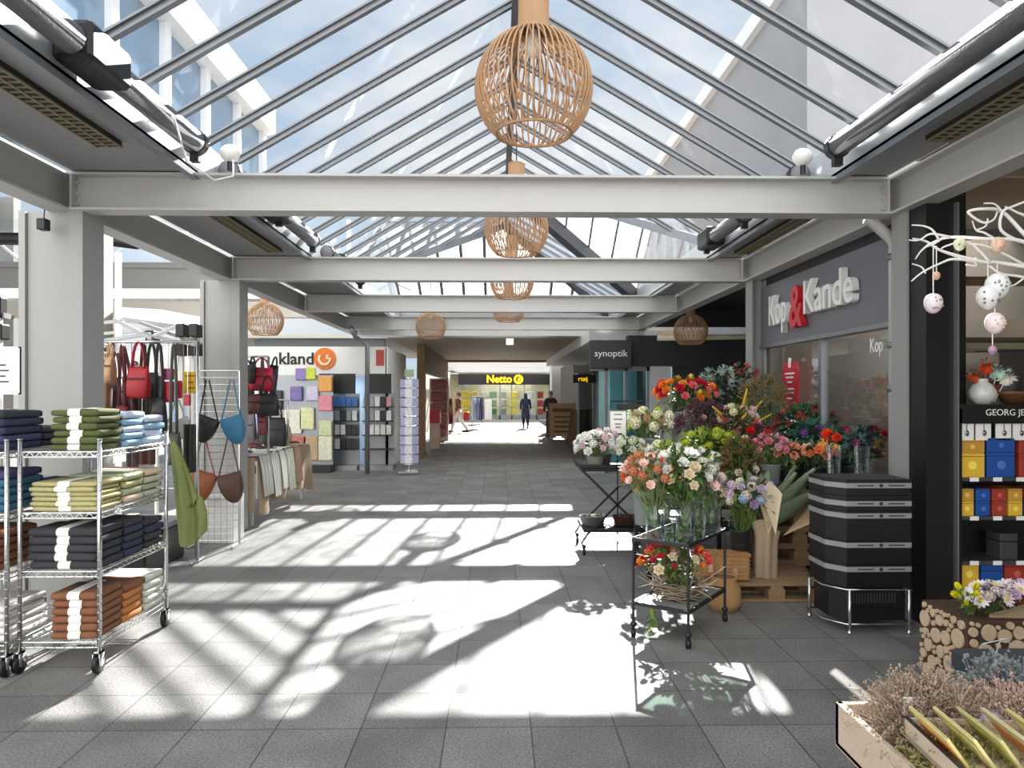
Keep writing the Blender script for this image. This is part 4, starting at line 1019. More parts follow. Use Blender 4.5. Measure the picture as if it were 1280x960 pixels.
# garment rails and canopy frame
def rail(x0, x1, y, z, lab, zb=0):
    t = thing('hanging_rail', lab, 'rail', ((x0+x1)/2, y, 0))
    b = MB(); b.tube([(x0, y, z), (x1, y, z)], .013, 8); b.build('bar', M_CHROME, t, True)
    for x in (x0, x1):
        b = MB(); b.tube([(x, y, zb), (x, y, z)], .016, 8); b.tube([(x, y-.15, zb+.02), (x, y+.15, zb+.02)], .014, 6); b.build('post', M_CHROME, t, True)
rail(xat(103, 6.9), xat(250, 6.9), 6.9, zat(428, 6.9), 'chrome hanging rail between first column and grid panel')
rail(xat(303, 9.2)-.05, xat(362, 9.2)-.25, 9.2, zat(446, 9.2), 'chrome hanging rail of handbags beyond the second column', .84)
rail(xat(300, 10.2)-.05, xat(366, 10.2)-.05, 10.2, zat(500, 10.2), 'low chrome hanging rail behind the scarf table', .84)
M_CAN = mat('canopy_frame', '#9c9c9c', .4, .4, var=.06)
t = thing('canopy_frame', 'folding grey market canopy frame over the bag stall', 'canopy frame', (-4.2, 7.6, 0))
def cbar(a, b_): MB().bar(a, b_, .035, .035).build('scissor_arm', M_CAN, t)
P = lambda x, y, d: at(x, y, d)
cbar(P(100, 408, 7.6), P(160, 402, 7.6)); cbar(P(100, 412, 7.6), P(140, 434, 7.4)); cbar(P(148, 400, 7.6), P(195, 424, 7.4)); cbar(P(110, 420, 8.6), P(250, 408, 8.6)); cbar(P(112, 430, 7.6), P(192, 418, 7.6)); cbar(P(190, 420, 7.6), P(250, 432, 7.6)); cbar(P(190, 424, 7.6), P(228, 407, 8.4)); cbar(P(180, 404, 8.6), P(252, 430, 7.6)); cbar(P(0, 392, 5.6), P(24, 398, 5.6))
for px in (153, 230, 246):
    b = MB(); z1 = zat(318 if px == 153 else 405, 7.9)
    b.bar((xat(px, 7.9), 7.9, 0), (xat(px, 7.9), 7.9, z1), .05, .05, up=(0,1,0)); b.build('leg', M_WHITE, t)
for px, py in ((230, 414), (246, 414), (230, 437), (246, 437), (193, 422), (140, 432)):
    p = at(px, py, 7.82); MB().rbox((p.x-.045, 7.78, p.z-.07), (p.x+.045, 7.94, p.z+.07), .01).build('joint', M_BLACK, t)
t = thing('canopy_frame', 'black and white canopy pole at the picture edge', 'canopy pole', (-3.78, 5.6, 0))
MB().bar((xat(8, 5.6), 5.6, 0), (xat(8, 5.6), 5.6, zat(372, 5.6)), .035, .035, up=(0,1,0)).build('pole', M_WHITE, t)
b = MB(); p = at(8, 386, 5.6); b.rbox((p.x-.035, 5.56, p.z-.08), (p.x+.035, 5.64, p.z+.08), .01); p = at(8, 416, 5.6); b.rbox((p.x-.05, 5.55, p.z-.06), (p.x+.05, 5.65, p.z+.06), .01); b.build('joint', M_BLACK, t)
t = thing('market_parasol', 'white fabric market canopy above the bag stall', 'canopy', (-4.2, 9.4, 0))
b = MB(); vs = [P(150, 396, 8.6), P(258, 411, 9.4), P(258, 398, 10.6), P(205, 388, 10.6), P(150, 385, 10.6)]
b.add(vs+[v-Vector((0, 0, .06)) for v in vs], [(0,1,2,3,4), (9,8,7,6,5)]+[(i, (i+1)%5, 5+(i+1)%5, 5+i) for i in range(5)]); b.build('fabric', mat('canvas_white', '#b4b4b8', .8, var=.04), t)
b = MB(); b.tube([(P(200, 400, 9.4).x, 9.4, 0), (P(200, 400, 9.4).x, 9.4, P(200, 402, 9.4).z)], .025, 8); b.build('pole', M_WHITE, t)
# shop sign far behind the stall
t = thing('shop_fascia', 'white shop fascia with dark lettering behind the bag stall', 'sign', (-5.4, 11.3, 1.9))
MB().box((xat(100, 11.3), 11.3, 1.85), (xat(240, 11.3), 11.4, 2.28)).build('board', M_WHITE, t)
text('ane', .26, M_INK, t, (xat(163, 11.28), 11.28, zat(455, 11.28)), FRONT, .01, bold=.004)
b = MB(); q0 = xat(101, 11.35)
for x in (q0, xat(238, 11.35)): b.box((x, 11.32, 0), (x+.05, 11.38, 1.86))
b.build('legs', M_STEEL, t)

# handbags etc. on the rails
def handbag(px, py, wpx, hpx, d, col, lab, hz, kind='tote', tilt=0, group='handbags on the chrome rails'):
    s_ = d/F; w_ = wpx*s_; h_ = hpx*s_; p = at(px, py, d)
    t = thing('handbag' if kind == 'tote' else 'shoulder_bag', lab, 'bag', p, group)
    M4 = Matrix.Translation(p) @ Matrix.Rotation(tilt, 4, 'Y'); b = MB()
    rings = [(-.5, .92, .045), (-.42, 1.0, .065), (-.1, 1.03, .07), (.25, .96, .05), (.5, .90, .012)]; vs = []
    nn = 16
    for (zz, sx_, dy) in rings:
        for k in range(nn):
            a = 2*PI*k/nn; cx = math.copysign(abs(math.cos(a))**.35, math.cos(a)); sy = math.copysign(abs(math.sin(a))**.6, math.sin(a))
            vs.append(M4 @ Vector((cx*w_/2*sx_, sy*dy, zz*h_+.01*math.sin(3*a+px))))
    fs = [tuple(range(nn-1,-1,-1)), tuple(4*nn+k for k in range(nn))]
    for r_ in range(4):
        for k in range(nn): fs.append((r_*nn+k, r_*nn+(k+1)%nn, (r_+1)*nn+(k+1)%nn, (r_+1)*nn+k))
    b.add(vs, fs); b.build('body', leather(col), t, True)
    top = zat(hz, d)-p.z
    for yo in (-.015, .015):
        b = MB(); pts = []
        for i in range(11):
            u = i/10; a = PI*u; pts.append(M4 @ Vector((-math.cos(a)*w_*.3*(1 if kind == 'tote' else .8), yo, h_*.45+math.sin(a)*(top-h_*.45))))
        b.tube(pts, .008, 6); b.build('handle', leather(col), t, True)
    MB().bar(M4 @ Vector((-w_*.42, -.066, h_*.12)), M4 @ Vector((w_*.42, -.066, h_*.12)), .012, .012).build('seam', leather('#2a1c18'), t)
handbag(178, 478, 26, 38, 6.9, '#a3202a', 'deep red tote bag on the rail between first column and grid panel', 428)
handbag(168, 495, 14, 50, 7.05, '#4d2a2e', 'burgundy shoulder bag beside the deep red tote', 430, 'sh', -.15)
handbag(194, 497, 18, 60, 7.15, '#26242a', 'black tote bag behind the deep red tote', 430)
handbag(133, 482, 20, 64, 7.0, '#85664f', 'brown canvas bag nearest the first column', 440)
handbag(120, 494, 12, 50, 7.2, '#5d5248', 'dull grey-brown bag behind the brown canvas bag', 440)
handbag(150, 496, 16, 46, 7.2, '#44343a', 'dark plum bag between brown canvas bag and burgundy bag', 440)
handbag(329, 474, 30, 28, 9.2, '#c11e3a', 'bright red handbag beyond the second column', 448)
handbag(310, 482, 18, 50, 9.25, '#3a3b40', 'grey black tote left of the bright red handbag', 450)
handbag(337, 506, 26, 26, 9.1, '#202226', 'black handbag below the bright red handbag', 470)
handbag(322, 505, 18, 24, 9.1, '#5a3226', 'brown round handbag under the grey black tote', 480)
handbag(341, 482, 12, 50, 9.28, '#28303a', 'slim dark shoulder bag at the end of the rail', 446, 'sh', .15)
handbag(347, 540, 24, 36, 10.1, '#222225', 'black flap bag hanging over the scarf table', 505)
handbag(332, 545, 12, 44, 10.2, '#3a3b32', 'dark olive pouch hanging beside the black flap bag', 506, 'sh')
handbag(313, 536, 18, 44, 10.2, '#6d6a72', 'grey striped bag on the low rail', 506)
# packs under yellow sign
for i, (px, py, wp, hp, c, nm) in enumerate(((215, 490, 12, 26, '#c01f33', 'red and white pack left of yellow sign, front'), (227, 487, 8, 22, '#b8283c', 'slim red pack nearest the yellow sign'), (214, 468, 14, 14, '#8c3a66', 'purple pack above the red and white pack'), (238, 500, 7, 14, '#c2384a', 'small red pack below the yellow sign'), (204, 490, 10, 40, '#3c403c', 'dark green apron pack beside the red packs'))):
    p = at(px, py, 7.0); s_ = 7.0/F
    t = thing('wrapped_pack', nm, 'pack', p, 'packs hung near the yellow sign')
    MB().rbox((p.x-wp*s_/2, p.y-.02, p.z-hp*s_/2), (p.x+wp*s_/2, p.y+.02, p.z+hp*s_/2), .01).build('body', mat('pk'+c, c, .4, var=.4, scale=30), t)
    MB().tube([(p.x, p.y, p.z+hp*s_/2), (p.x, p.y, max(p.z+hp*s_/2+.05, zat(428, 7)))], .003, 4).build('cord', M_CHROME, t)
t = thing('price_sign', 'yellow price sign with handwriting between the red packs and grid panel', 'price sign', (xat(242, 7.2), 7.2, 0))
MB().rbox((xat(232, 7.2), 7.2, zat(492, 7.2)), (xat(252, 7.2), 7.21, zat(465, 7.2)), .003).build('card', mat('yellow_card', '#f0c81e', .6, var=.05), t)
b = MB()
for z_, ww in ((470, 7), (478, 4), (485, 5)): zz = zat(z_, 7.2); b.box((xat(242-ww, 7.2), 7.197, zz-.008), (xat(242+ww, 7.2), 7.2, zz+.008))
b.build('printing', mat('orange_ink', '#b36a1a', .6, var=0), t); MB().tube([(xat(247, 7.2), 7.22, 0), (xat(247, 7.2), 7.22, zat(445, 7.2))], .01, 8).build('stem', M_CHROME, t)
placard(xat(119, 6.4), 6.4, zat(480, 6.4), .17, .36, 'tall narrow white placard right beside the first column', 5, .02)

# ================================================================ SCARF TABLE
TX0, TX1, TY0, TY1, TZ = -3.75, -2.92, 8.75, 11.2, .83
t = thing('market_table', 'long market table along the aisle covered with a tan cloth', 'table', ((TX0+TX1)/2, (TY0+TY1)/2, 0))
MB().rbox((TX0, TY0, TZ-.04), (TX1, TY1, TZ-.005), .01).build('tabletop', M_WOOD, t)
for x in (TX0+.08, TX1-.08):
    for y in (TY0+.12, TY1-.12): MB().tube([(x, y, 0), (x, y, TZ-.04)], .02, 8).build('leg', M_STEEL, t)
def cloth(name, x0, x1, y0, y1, z, drop, col, lab, fold=.03, nf=9, cat='tablecloth'):
    m = mat('cl'+col, col, .9, var=.15, scale=14, bump=.3, bscale=120); b = MB()
    def side(fn, n, L_):
        b.grid(fn, 14, n)
    def dz(s): return drop*(1+.10*math.sin(s*2.1+z*9)+.05*math.sin(s*7))
    # top
    b.grid(lambda u, v: Vector((x0+(x1-x0)*u, y0+(y1-y0)*v, z+.006+.004*math.sin(9*u+7*v))), 10, 16)
    nn = max(10, int((y1-y0)*30))
    b.grid(lambda u, v: Vector((x1+.012+(.03+fold*math.sin(v*(y1-y0)*nf))*u**.7, y0+(y1-y0)*v, z+.006-dz(v*3)*u)), 12, nn)
    b.grid(lambda u, v: Vector((x0+(x1-x0)*v, y0-.012-(.02+fold*.8*math.sin(v*(x1-x0)*nf+1))*u**.7, z+.006-dz(v*2+4)*u)), 12, max(8, int((x1-x0)*30)))
    return tag(b.build(name, m, None, True), lab, cat)
cloth('tablecloth', TX0, TX1, TY0, TY1, TZ, .62, '#a08a72', 'tan tablecloth hanging low over the market table', .04, 8)
for i, (a_, b_, c, dr, nm) in enumerate(((8.78, 9.2, '#b7b6b0', .5, 'pale grey'), (9.21, 9.53, '#c9c8bd', .56, 'off-white'), (9.55, 9.82, '#dfe0d4', .5, 'cream'), (9.84, 10.24, '#cfd3bd', .56, 'pale green'), (10.26, 10.6, '#b09078', .5, 'light brown'))):
    m = mat('sc'+c, c, .9, var=.1, scale=20, bump=.3, bscale=100); b = MB()
    b.grid(lambda u, v: Vector((-3.3+.4*u, a_+(b_-a_)*v+.01*math.sin(5*u), TZ+.02+.012*math.sin(v*18)+.006*i % .02)), 6, 14)
    b.grid(lambda u, v: Vector((-2.895+.055*u**.6+.022*math.sin(v*20+i)*u**.5, a_+(b_-a_)*(.5+(v-.5)*(1-.25*u)), TZ+.02+.012*math.sin(v*18)*(1-u)-dr*u)), 12, 16)
    tag(b.build('scarf', m, None, True), '%s pleated scarf draped over the aisle edge of the market table' % nm, 'scarf', 'scarves draped over the market table')
for i, (x, y, c, nm) in enumerate(((-3.2, 8.6, '#6b2f38', 'dark red'), (-3.35, 9.0, '#d4c7bd', 'beige'), (-3.15, 9.4, '#3a2e30', 'black'), (-3.4, 9.7, '#8c3b34', 'rust'), (-3.15, 10.0, '#b8a18b', 'tan'), (-3.1, 10.4, '#54343a', 'plum'))):
    y += .35
    tt = thing('leather_belt', '%s coiled belt lying on the market table' % nm, 'belt', (x, y, TZ+.04), 'belts on the market table')
    b = MB(); b.tube([(x+(.05+.006*k*.35)*math.cos(k*.35), y+(.05+.006*k*.35)*1.2*math.sin(k*.35), TZ+.06) for k in range(40)], .012, 6); b.build('strap', leather(c), tt, True)
    MB().rbox((x+.14, y-.02, TZ+.045), (x+.17, y+.03, TZ+.075), .004).build('buckle', M_CHROME, tt)
t = thing('wicker_bag', 'large beige woven bag standing on the far end of market table', 'bag', (-3.2, 10.6, TZ+.02))
MB().lathe([(0, 0), (.2, 0), (.25, .12), (.22, .28), (.15, .33), (.14, .32), (.2, .27)], (-3.25, 10.55, TZ+.02), 20).build('body', mat('wicker', '#b59a80', .8, var=.3, scale=30), t, True)
MB().tube([(-3.25+.12*math.cos(a), 10.55, TZ+.33+.2*math.sin(a)) for a in [PI*i/10 for i in range(11)]], .01, 6).build('handle', leather('#85664f'), t, True)
# things hanging/standing deeper in the stall (between columns)
for i, (px, py, wp, hp, c, nm) in enumerate(((110, 610, 14, 60, '#3b3b3b', 'black'), (186, 560, 20, 40, '#5a3a34', 'brown'), (168, 575, 12, 30, '#6b5a62', 'mauve'), (240, 560, 14, 60, '#2e302e', 'black green'), (232, 620, 14, 50, '#a89582', 'beige'), (245, 640, 10, 60, '#8d8d88', 'grey'))):
    p = at(px, py, 6.88); s_ = 6.88/F
    o = MB().grid(lambda u, v: Vector((p.x+(u-.5)*wp*s_, p.y+.03*math.sin(u*12+i), p.z+(v-.5)*hp*s_)), 12, 4).grid(lambda u, v: Vector((p.x+(u-.5)*wp*s_, p.y+.03+.03*math.sin(u*12+i), p.z+(v-.5)*hp*s_)), 12, 4)
    o.tube([(p.x, p.y+.02, p.z+hp*s_/2-.01), (p.x, p.y+.02, zat(428, 6.88))], .003, 4)
    tag(o.build('shawl', mat('sh'+c, c, .9, var=.2), None, True), '%s shawl hanging deep in the bag stall behind the towel rack' % nm, 'shawl', 'shawls deep in the stall')
t = thing('stall_crate', 'tan lidded crate on the floor behind the grid panel stand', 'crate', (-3.5, 6.9, 0))
MB().rbox((-3.9, 6.4, 0), (-3.1, 7.2, .35), .02).build('body', M_DARK, t); MB().rbox((-3.92, 6.38, .35), (-3.08, 7.22, .4), .01).build('lid', M_SOFFIT, t)

for i, (px, py, wp, hp, d, c, nm, hz, kd) in enumerate(((112, 470, 12, 40, 6.95, '#2f3032', 'black nylon bag right behind the tall narrow placard', 428, 'tote'),
    (143, 462, 10, 34, 6.85, '#b08a68', 'light tan pouch between the brown canvas and plum bags', 430, 'sh'),
    (158, 520, 16, 26, 6.95, '#6b2a30', 'wine red bag low under the plum bag', 430, 'sh'),
    (184, 530, 18, 26, 6.92, '#3d2f2a', 'dark brown bag low under the deep red tote', 430, 'sh'),
    (203, 520, 16, 44, 6.95, '#2b2c2e', 'tall black bag left of the pale grey belt bag', 430, 'tote'),
    (221, 560, 16, 40, 6.95, '#515049', 'grey green bag below the pale grey belt bag', 430, 'sh'),
    (304, 520, 10, 34, 9.18, '#7c7a78', 'pale grey bag at the column end of the second rail', 446, 'sh'),
    (318, 466, 8, 26, 9.15, '#1f1f22', 'narrow black bag squeezed beside the bright red handbag', 447, 'tote'),
    (330, 530, 10, 26, 9.15, '#7a3d42', 'dusty red bag hanging low on the second rail', 447, 'sh'),
    (322, 556, 12, 20, 10.2, '#4c3a52', 'purple pouch low behind the coiled belts', 506, 'sh'))):
    handbag(px, py, wp, hp, d, c, nm, hz, kd)
# ================================================================ FLOWERS
def petalmat(c):
    return mat('petal'+c, c, .6, var=.18, scale=30, spec=.3)
def leafmat(c): return mat('leaf'+c, c, .55, var=.35, scale=25, spec=.4)
FM = {}
def petal(b, M4, L_, W_, cup, curl, n=3):
    """one petal from the origin outwards along +X, cupped, curling up"""
    def fn(u, v):
        ww = W_*math.sin(PI*min(.97, .12+.80*u))**.7*(v-.5)
        ang = curl*u; x = L_*(math.sin(ang)/curl if abs(curl) > .05 else u); z = L_*((1-math.cos(ang))/curl if abs(curl) > .05 else 0)
        return M4 @ Vector((x, ww, z+cup*(abs(v-.5)*2)**2*W_*.5))
    b.grid(fn, n, 2)
def blossom_mesh(kind, c, c2=None):
    key = (kind, c, c2)
    if key in FM: return FM[key]
    b = MB(); Rz = lambda a: Matrix.Rotation(a, 4, 'Z'); Ry = lambda a: Matrix.Rotation(a, 4, 'Y'); Tz = lambda z: Matrix.Translation((0, 0, z))
    if kind == 'rose':
        for (n, tilt, L_, W_, curl, z) in ((3, -1.45, .75, .7, -.5, .0), (4, -1.25, .85, .8, .0, .0), (5, -.95, .95, .9, .35, .0), (6, -.5, 1.0, .95, .5, .0), (6, -.15, 1.0, .9, .3, .02)):
            for k in range(n): petal(b, Tz(z) @ Rz(2*PI*(k+.37*n)/n+rnd(-.1, .1)) @ Ry(tilt), L_, W_, .5, curl)
        b.sphere((0, 0, .25), .3, 8, 5)
    elif kind == 'tulip':
        for (n, off, s_) in ((3, 0, 1), (3, PI/3, .95)):
            for k in range(n): petal(b, Rz(2*PI*k/n+off) @ Ry(-1.0) @ Matrix.Translation((0, 0, 0)), 1.25*s_, .95, .9, .75, 4)
    elif kind == 'daisy':
        for k in range(12): petal(b, Rz(2*PI*k/12) @ Ry(-.15+rnd(-.08, .08)), 1.0, .42, .2, .2)
        b.cur = 1; b.sphere((0, 0, .1), .27, 10, 6, (1, 1, .6)); b.cur = 0
    elif kind == 'anemone':
        for k in range(7): petal(b, Rz(2*PI*k/7) @ Ry(-.35), 1.0, .85, .4, .35)
        for k in range(5): petal(b, Rz(2*PI*k/5+.3) @ Ry(-.75), .75, .7, .4, .35)
        b.cur = 1; b.sphere((0, 0, .2), .22, 8, 6, (1, 1, .6)); b.cur = 0
    elif kind == 'cluster':
        for k in range(34):
            ph = math.acos(1-1.7*(k+.5)/34); a = k*2.39996; d = Vector((math.sin(ph)*math.cos(a), math.sin(ph)*math.sin(a), math.cos(ph)*.8))
            Q = Matrix.Translation(d*.82) @ d.to_track_quat('Z', 'Y').to_matrix().to_4x4()
            for q in range(4): petal(b, Q @ Rz(PI/2*q+k), .26, .25, .3, .3, 2)
        b.cur = 1; b.sphere((0, 0, .1), .7, 10, 6, (1, 1, .8)); b.cur = 0
    elif kind == 'spike':
        for k in range(40):
            u = k/40; a = k*2.4; r_ = .16*(1-u*.8); b.sphere((r_*math.cos(a), r_*math.sin(a), u*2.4), .09, 5, 4)
    elif kind == 'heath':
        for k in range(16):
            a = rnd(0, 2*PI); el = rnd(.2, 1.4); d = Vector((math.cos(a)*math.cos(el), math.sin(a)*math.cos(el), math.sin(el)))
            b.tube([(0, 0, 0), d*.6, d*rnd(.9, 1.2)], [.02, .02, .01], 3)
            for q in range(7): p = d*(.45+.1*q)+Vector((rnd(-.08, .08), rnd(-.08, .08), rnd(-.08, .08))); b.sphere(p, .085, 4, 3)
    elif kind == 'lily':
        for k in range(6): petal(b, Rz(PI/3*k) @ Ry(-.9 if k % 2 else -.75), 1.35, .5, .3, -.7 if k % 2 else -.6, 4)
        b.cur = 1
        for k in range(5): a = 2*PI*k/5; b.tube([(0, 0, 0), (.12*math.cos(a), .12*math.sin(a), .7), (.22*math.cos(a), .22*math.sin(a), .95)], .025, 4)
        b.cur = 0
    FM[key] = b.mesh('blossom_'+kind, [petalmat(c), petalmat(c2 or '#c9b23a')], False)
    return FM[key]
def leafgrid(b, p, d, L_, W_, droop=.3):
    d = d.normalized(); side = d.cross(Vector((0, 0, 1)))
    side = side.normalized() if side.length > .05 else Vector((1, 0, 0))
    side = (side+Vector((rnd(-.4, .4), rnd(-.4, .4), rnd(-.4, .4)))).normalized()
    pr = [p+side*0, p+d*L_*.35+side*W_/2, p+d*L_*.35-side*W_/2, p+d*L_*.75+side*W_*.35-Vector((0, 0, droop*L_*.3)), p+d*L_*.75-side*W_*.35-Vector((0, 0, droop*L_*.3)), p+d*L_-Vector((0, 0, droop*L_*.6))]
    b.add(pr, [(0, 2, 1), (1, 2, 4, 3), (3, 4, 5)])
def bouquet(lab, c, rad, specs, base, green='#4d6b34', nl=90, ll=.09, lw=.03, cat='flowers', group=None, foli2=None, name='flower_bouquet', below=.55):
    """c: centre of the head mass, rad (rx,ry,rz); base: the point the stems meet; specs: list (n,kind,colour,colour2,size)"""
    c = Vector(c); base = Vector(base)
    t = thing(name, lab, cat, base, group)
    tot = sum(s[0] for s in specs); pts = []
    for i in range(tot):
        ph = math.acos(1-(1+below*.6)*(i+.5)/tot); a = i*2.39996+rnd(-.25, .25); k_ = rnd(.82, 1.06)
        pts.append(Vector((math.sin(ph)*math.cos(a), math.sin(ph)*math.sin(a), math.cos(ph)))*k_)
    order = list(range(tot)); R.shuffle(order)
    j = 0; st = MB()
    for (n, kind, col, col2, size) in specs:
        for _ in range(n):
            d = pts[order[j]]; j += 1
            p = c+Vector((d.x*rad[0], d.y*rad[1], d.z*rad[2]))
            o = bpy.data.objects.new('blossom', blossom_mesh(kind, col, col2)); C.objects.link(o); o.parent = t
            o.location = p-base
            dn = Vector((d.x, d.y-.25, max(.15, d.z)+.35)).normalized()
            o.rotation_mode = 'QUATERNION'; o.rotation_quaternion = dn.to_track_quat('Z', 'Y') @ Quaternion((0, 0, 1), rnd(0, 6.28))
            s_ = size*1.32*rnd(.82, 1.15); o.scale = (s_, s_, s_)
            st.tube([base+Vector((rnd(-.02, .02), rnd(-.02, .02), 0)), base.lerp(p, .6)+Vector((0, 0, .0)), p], .0028, 4, cap=False)
    st.build('stems', leafmat('#5e7a3c'), t)
    for gi, gcol in enumerate([green]+([foli2] if foli2 else [])):
        b = MB()
        for i in range(nl):
            a = rnd(0, 6.283); el = rnd(-.7, 1.3); d = Vector((math.cos(a)*math.cos(el), math.sin(a)*math.cos(el), math.sin(el)))
            q = rnd(.35, .98); p = c+Vector((d.x*rad[0]*q, d.y*rad[1]*q, d.z*rad[2]*q))
            leafgrid(b, p, d+Vector((rnd(-.5, .5), rnd(-.5, .5), rnd(-.2, .6))), ll*rnd(.8, 1.45), lw*rnd(.9, 1.6))
        for i in range(nl//2):
            q = rnd(.35, .95); p = base.lerp(c, q)+Vector((rnd(-1, 1)*rad[0]*q*.75, rnd(-1, 1)*rad[1]*q*.75, 0)); leafgrid(b, p, Vector((rnd(-1, 1), rnd(-1, 1), rnd(0, 1))), ll*1.2, lw*1.3)
        b.build('foliage', leafmat(gcol), t)
    return t
def bucket(x, y, z, r, h, m, lab, cat='bucket', name='flower_bucket', group=None):
    t = thing(name, lab, cat, (x, y, z), group)
    MB().lathe([(0, 0), (r*.8, 0), (r*.82, .01), (r, h-.012), (r*1.05, h), (r*1.0, h+.003), (r*.95, h-.01), (r*.78, .012), (0, .012)], (x, y, z), 24).build('body', m, t, True)
    b = MB()
    for q in (.35, .7): b.tube([(x+r*(.8+.2*q+.01)*math.cos(2*PI*k/24), y+r*(.8+.2*q+.01)*math.sin(2*PI*k/24), z+h*q) for k in range(24)], .003, 5, closed=True)
    b.build('ribs', m, t, True)
    return t
M_ZINC = mat('zinc', '#9a9c9b', .45, .6, var=.15, scale=6)
M_BBKT = mat('black_bucket', '#1b1c1e', .4, var=.1)
M_CGREY = mat('grey_ceramic', '#7f8583', .5, var=.1)
M_KRAFT = mat('kraft_paper', '#b08a5c', .75, var=.15, scale=10)
M_KRAFT2 = mat('kraft_wrap', '#a8957a', .75, var=.15, scale=10)
M_VGL = None
def realglass(name, tint=(.93, .97, .96)):
    return glassmat(name, tint, .5)
M_VGL = glassmat('vase_glass', (.975, .985, .98), .12, fk=1.0); M_WATER = glassmat('water', (.96, .98, .96), .05, fk=.3)
def glassvase(x, y, z, r, h, lab, shoulder=False):
    t = thing('glass_vase', lab, 'vase', (x, y, z), 'glass vases on the trolley')
    if shoulder: pr = [(0, 0), (r, 0), (r, h*.72), (r*.55, h*.86), (r*.55, h), (r*.5, h), (r*.5, h*.86), (r*.94, h*.71), (r*.94, .01), (0, .01)]
    else: pr = [(0, 0), (r, 0), (r, h), (r*.93, h), (r*.93, .012), (0, .012)]
    MB().lathe(pr, (x, y, z), 28).build('glass', M_VGL, t, True)
    MB().lathe([(0, .014), (r*.9, .014), (r*.9, h*.5), (0, h*.5)], (x, y, z), 24).build('water', M_WATER, t, True)
    b = MB()
    for hh in (h,): b.tube([(x+pr[-6 if shoulder else 2][0]*math.cos(2*PI*k/28), y+pr[-6 if shoulder else 2][0]*math.sin(2*PI*k/28), z+hh) for k in range(28)], .0035, 5, closed=True)
    b.build('rim', M_VGL, t, True)
    return t

# ---------------------------------------------------------------- front trolley (rotated rectangle)
F_ = Vector((1.2, 4.51, 0)); e2 = Vector((.402, .536, 0)); e1 = Vector((-.304, .228, 0))
Cn = [F_, F_+e2, F_+e2+e1, F_+e1]
t = thing('glass_trolley', 'black metal flower trolley with glass top in the sunlight, nearest the camera', 'trolley', F_+(e1+e2)/2)
for p in Cn: MB().tube([p+Vector((0, 0, .1)), p+Vector((0, 0, .66))], .009, 6).build('post', M_DARK, t)
for z in (.225, .645):
    b = MB()
    for i in range(4): b.bar(Cn[i]+Vector((0, 0, z)), Cn[(i+1)%4]+Vector((0, 0, z)), .018, .022)
    b.build('tray_frame', M_DARK, t)
b = MB(); q = [c_*1.0 for c_ in Cn]
b.add([v+Vector((0, 0, .652)) for v in q]+[v+Vector((0, 0, .658)) for v in q], [(3,2,1,0),(4,5,6,7)]+[(i, (i+1)%4, 4+(i+1)%4, 4+i) for i in range(4)]); b.build('glass_top', glassmat('green_glass', (.72, .84, .76), 1.3, fk=1.0), t)
b = MB(); b.add([v+Vector((0, 0, .222)) for v in q]+[v+Vector((0, 0, .230)) for v in q], [(3,2,1,0),(4,5,6,7)]+[(i, (i+1)%4, 4+(i+1)%4, 4+i) for i in range(4)]); b.build('lower_tray', mat('tray_grey', '#8f9390', .3, .2, var=.1), t)
def casters(parent, pts, r=.03):
    for p in pts:
        b = MB(); b.cur = 0; b.tube([(p.x-.012, p.y, r), (p.x+.012, p.y, r)], r, 14); b.cur = 1; b.tube([(p.x, p.y, r), (p.x, p.y, .1)], .008, 6); b.sphere((p.x, p.y, .085), .022, 8, 6); b.build('caster', [M_BLACK, M_DARK], parent, True)
casters(t, Cn)
tt = Vector((0, 0, .658))
va = F_+e1*.72+e2*.16; vb = F_+e1*.35+e2*.42; vc = F_+e1*.3+e2*.66; vd = F_+e1*.16+e2*.86; ve = F_+e1*.85+e2*.62
glassvase(va.x, va.y, .66, .06, .225, 'square-shouldered glass bottle vase at the aisle corner of the glass trolley', True)
glassvase(vb.x, vb.y, .66, .065, .215, 'straight glass vase in the middle of the glass trolley')
glassvase(vc.x, vc.y, .66, .045, .2, 'slim glass vase right of the middle vase on the glass trolley')
glassvase(vd.x, vd.y, .66, .06, .17, 'low glass vase at the shop end of the glass trolley')
glassvase(ve.x, ve.y, .66, .045, .2, 'glass bottle vase at the back of the glass trolley', True)
W1, W2, CR, PK, LP_, LV, CO, OR_, RD, YE, MG, PU_, BU, LI = '#f4f2ea', '#e9ead9', '#efe3c4', '#e3a5ae', '#ecc9c4', '#b9a0c4', '#d4683e', '#f08a2c', '#d4242c', '#f2c63a', '#d22d6e', '#8c3fa0', '#5f2436', '#bcd13c'
bouquet('coral and orange tree-blossom bunch in the glass bottle at the trolley corner', (va.x-.05, va.y+.05, 1.05), (.15, .13, .15), [(9, 'tulip', CO, None, .026), (8, 'cluster', '#c9805c', '#a35a3a', .026), (7, 'anemone', LP_, '#c9a03a', .03)], (va.x, va.y, .72), '#7a6b3a', 60, .06, .025, group=None)
bouquet('bouquet of large white anemones and cream roses in the middle glass vase', (vb.x+.0, vb.y+.04, 1.05), (.2, .16, .17), [(5, 'anemone', W1, '#c8d040', .052), (9, 'rose', W1, None, .034), (6, 'rose', CR, None, .034), (4, 'cluster', W2, '#a8b060', .034)], (vb.x, vb.y, .72), '#4f7034', 110, .08, .035)
bouquet('pale pink scabious and cream bunch in the slim glass vase', (vc.x+.03, vc.y-.03, .98), (.13, .1, .12), [(8, 'anemone', LP_, '#d8c9a0', .032), (6, 'rose', '#e9d9cc', None, .03)], (vc.x, vc.y, .71), '#6f8050', 50, .06, .02)
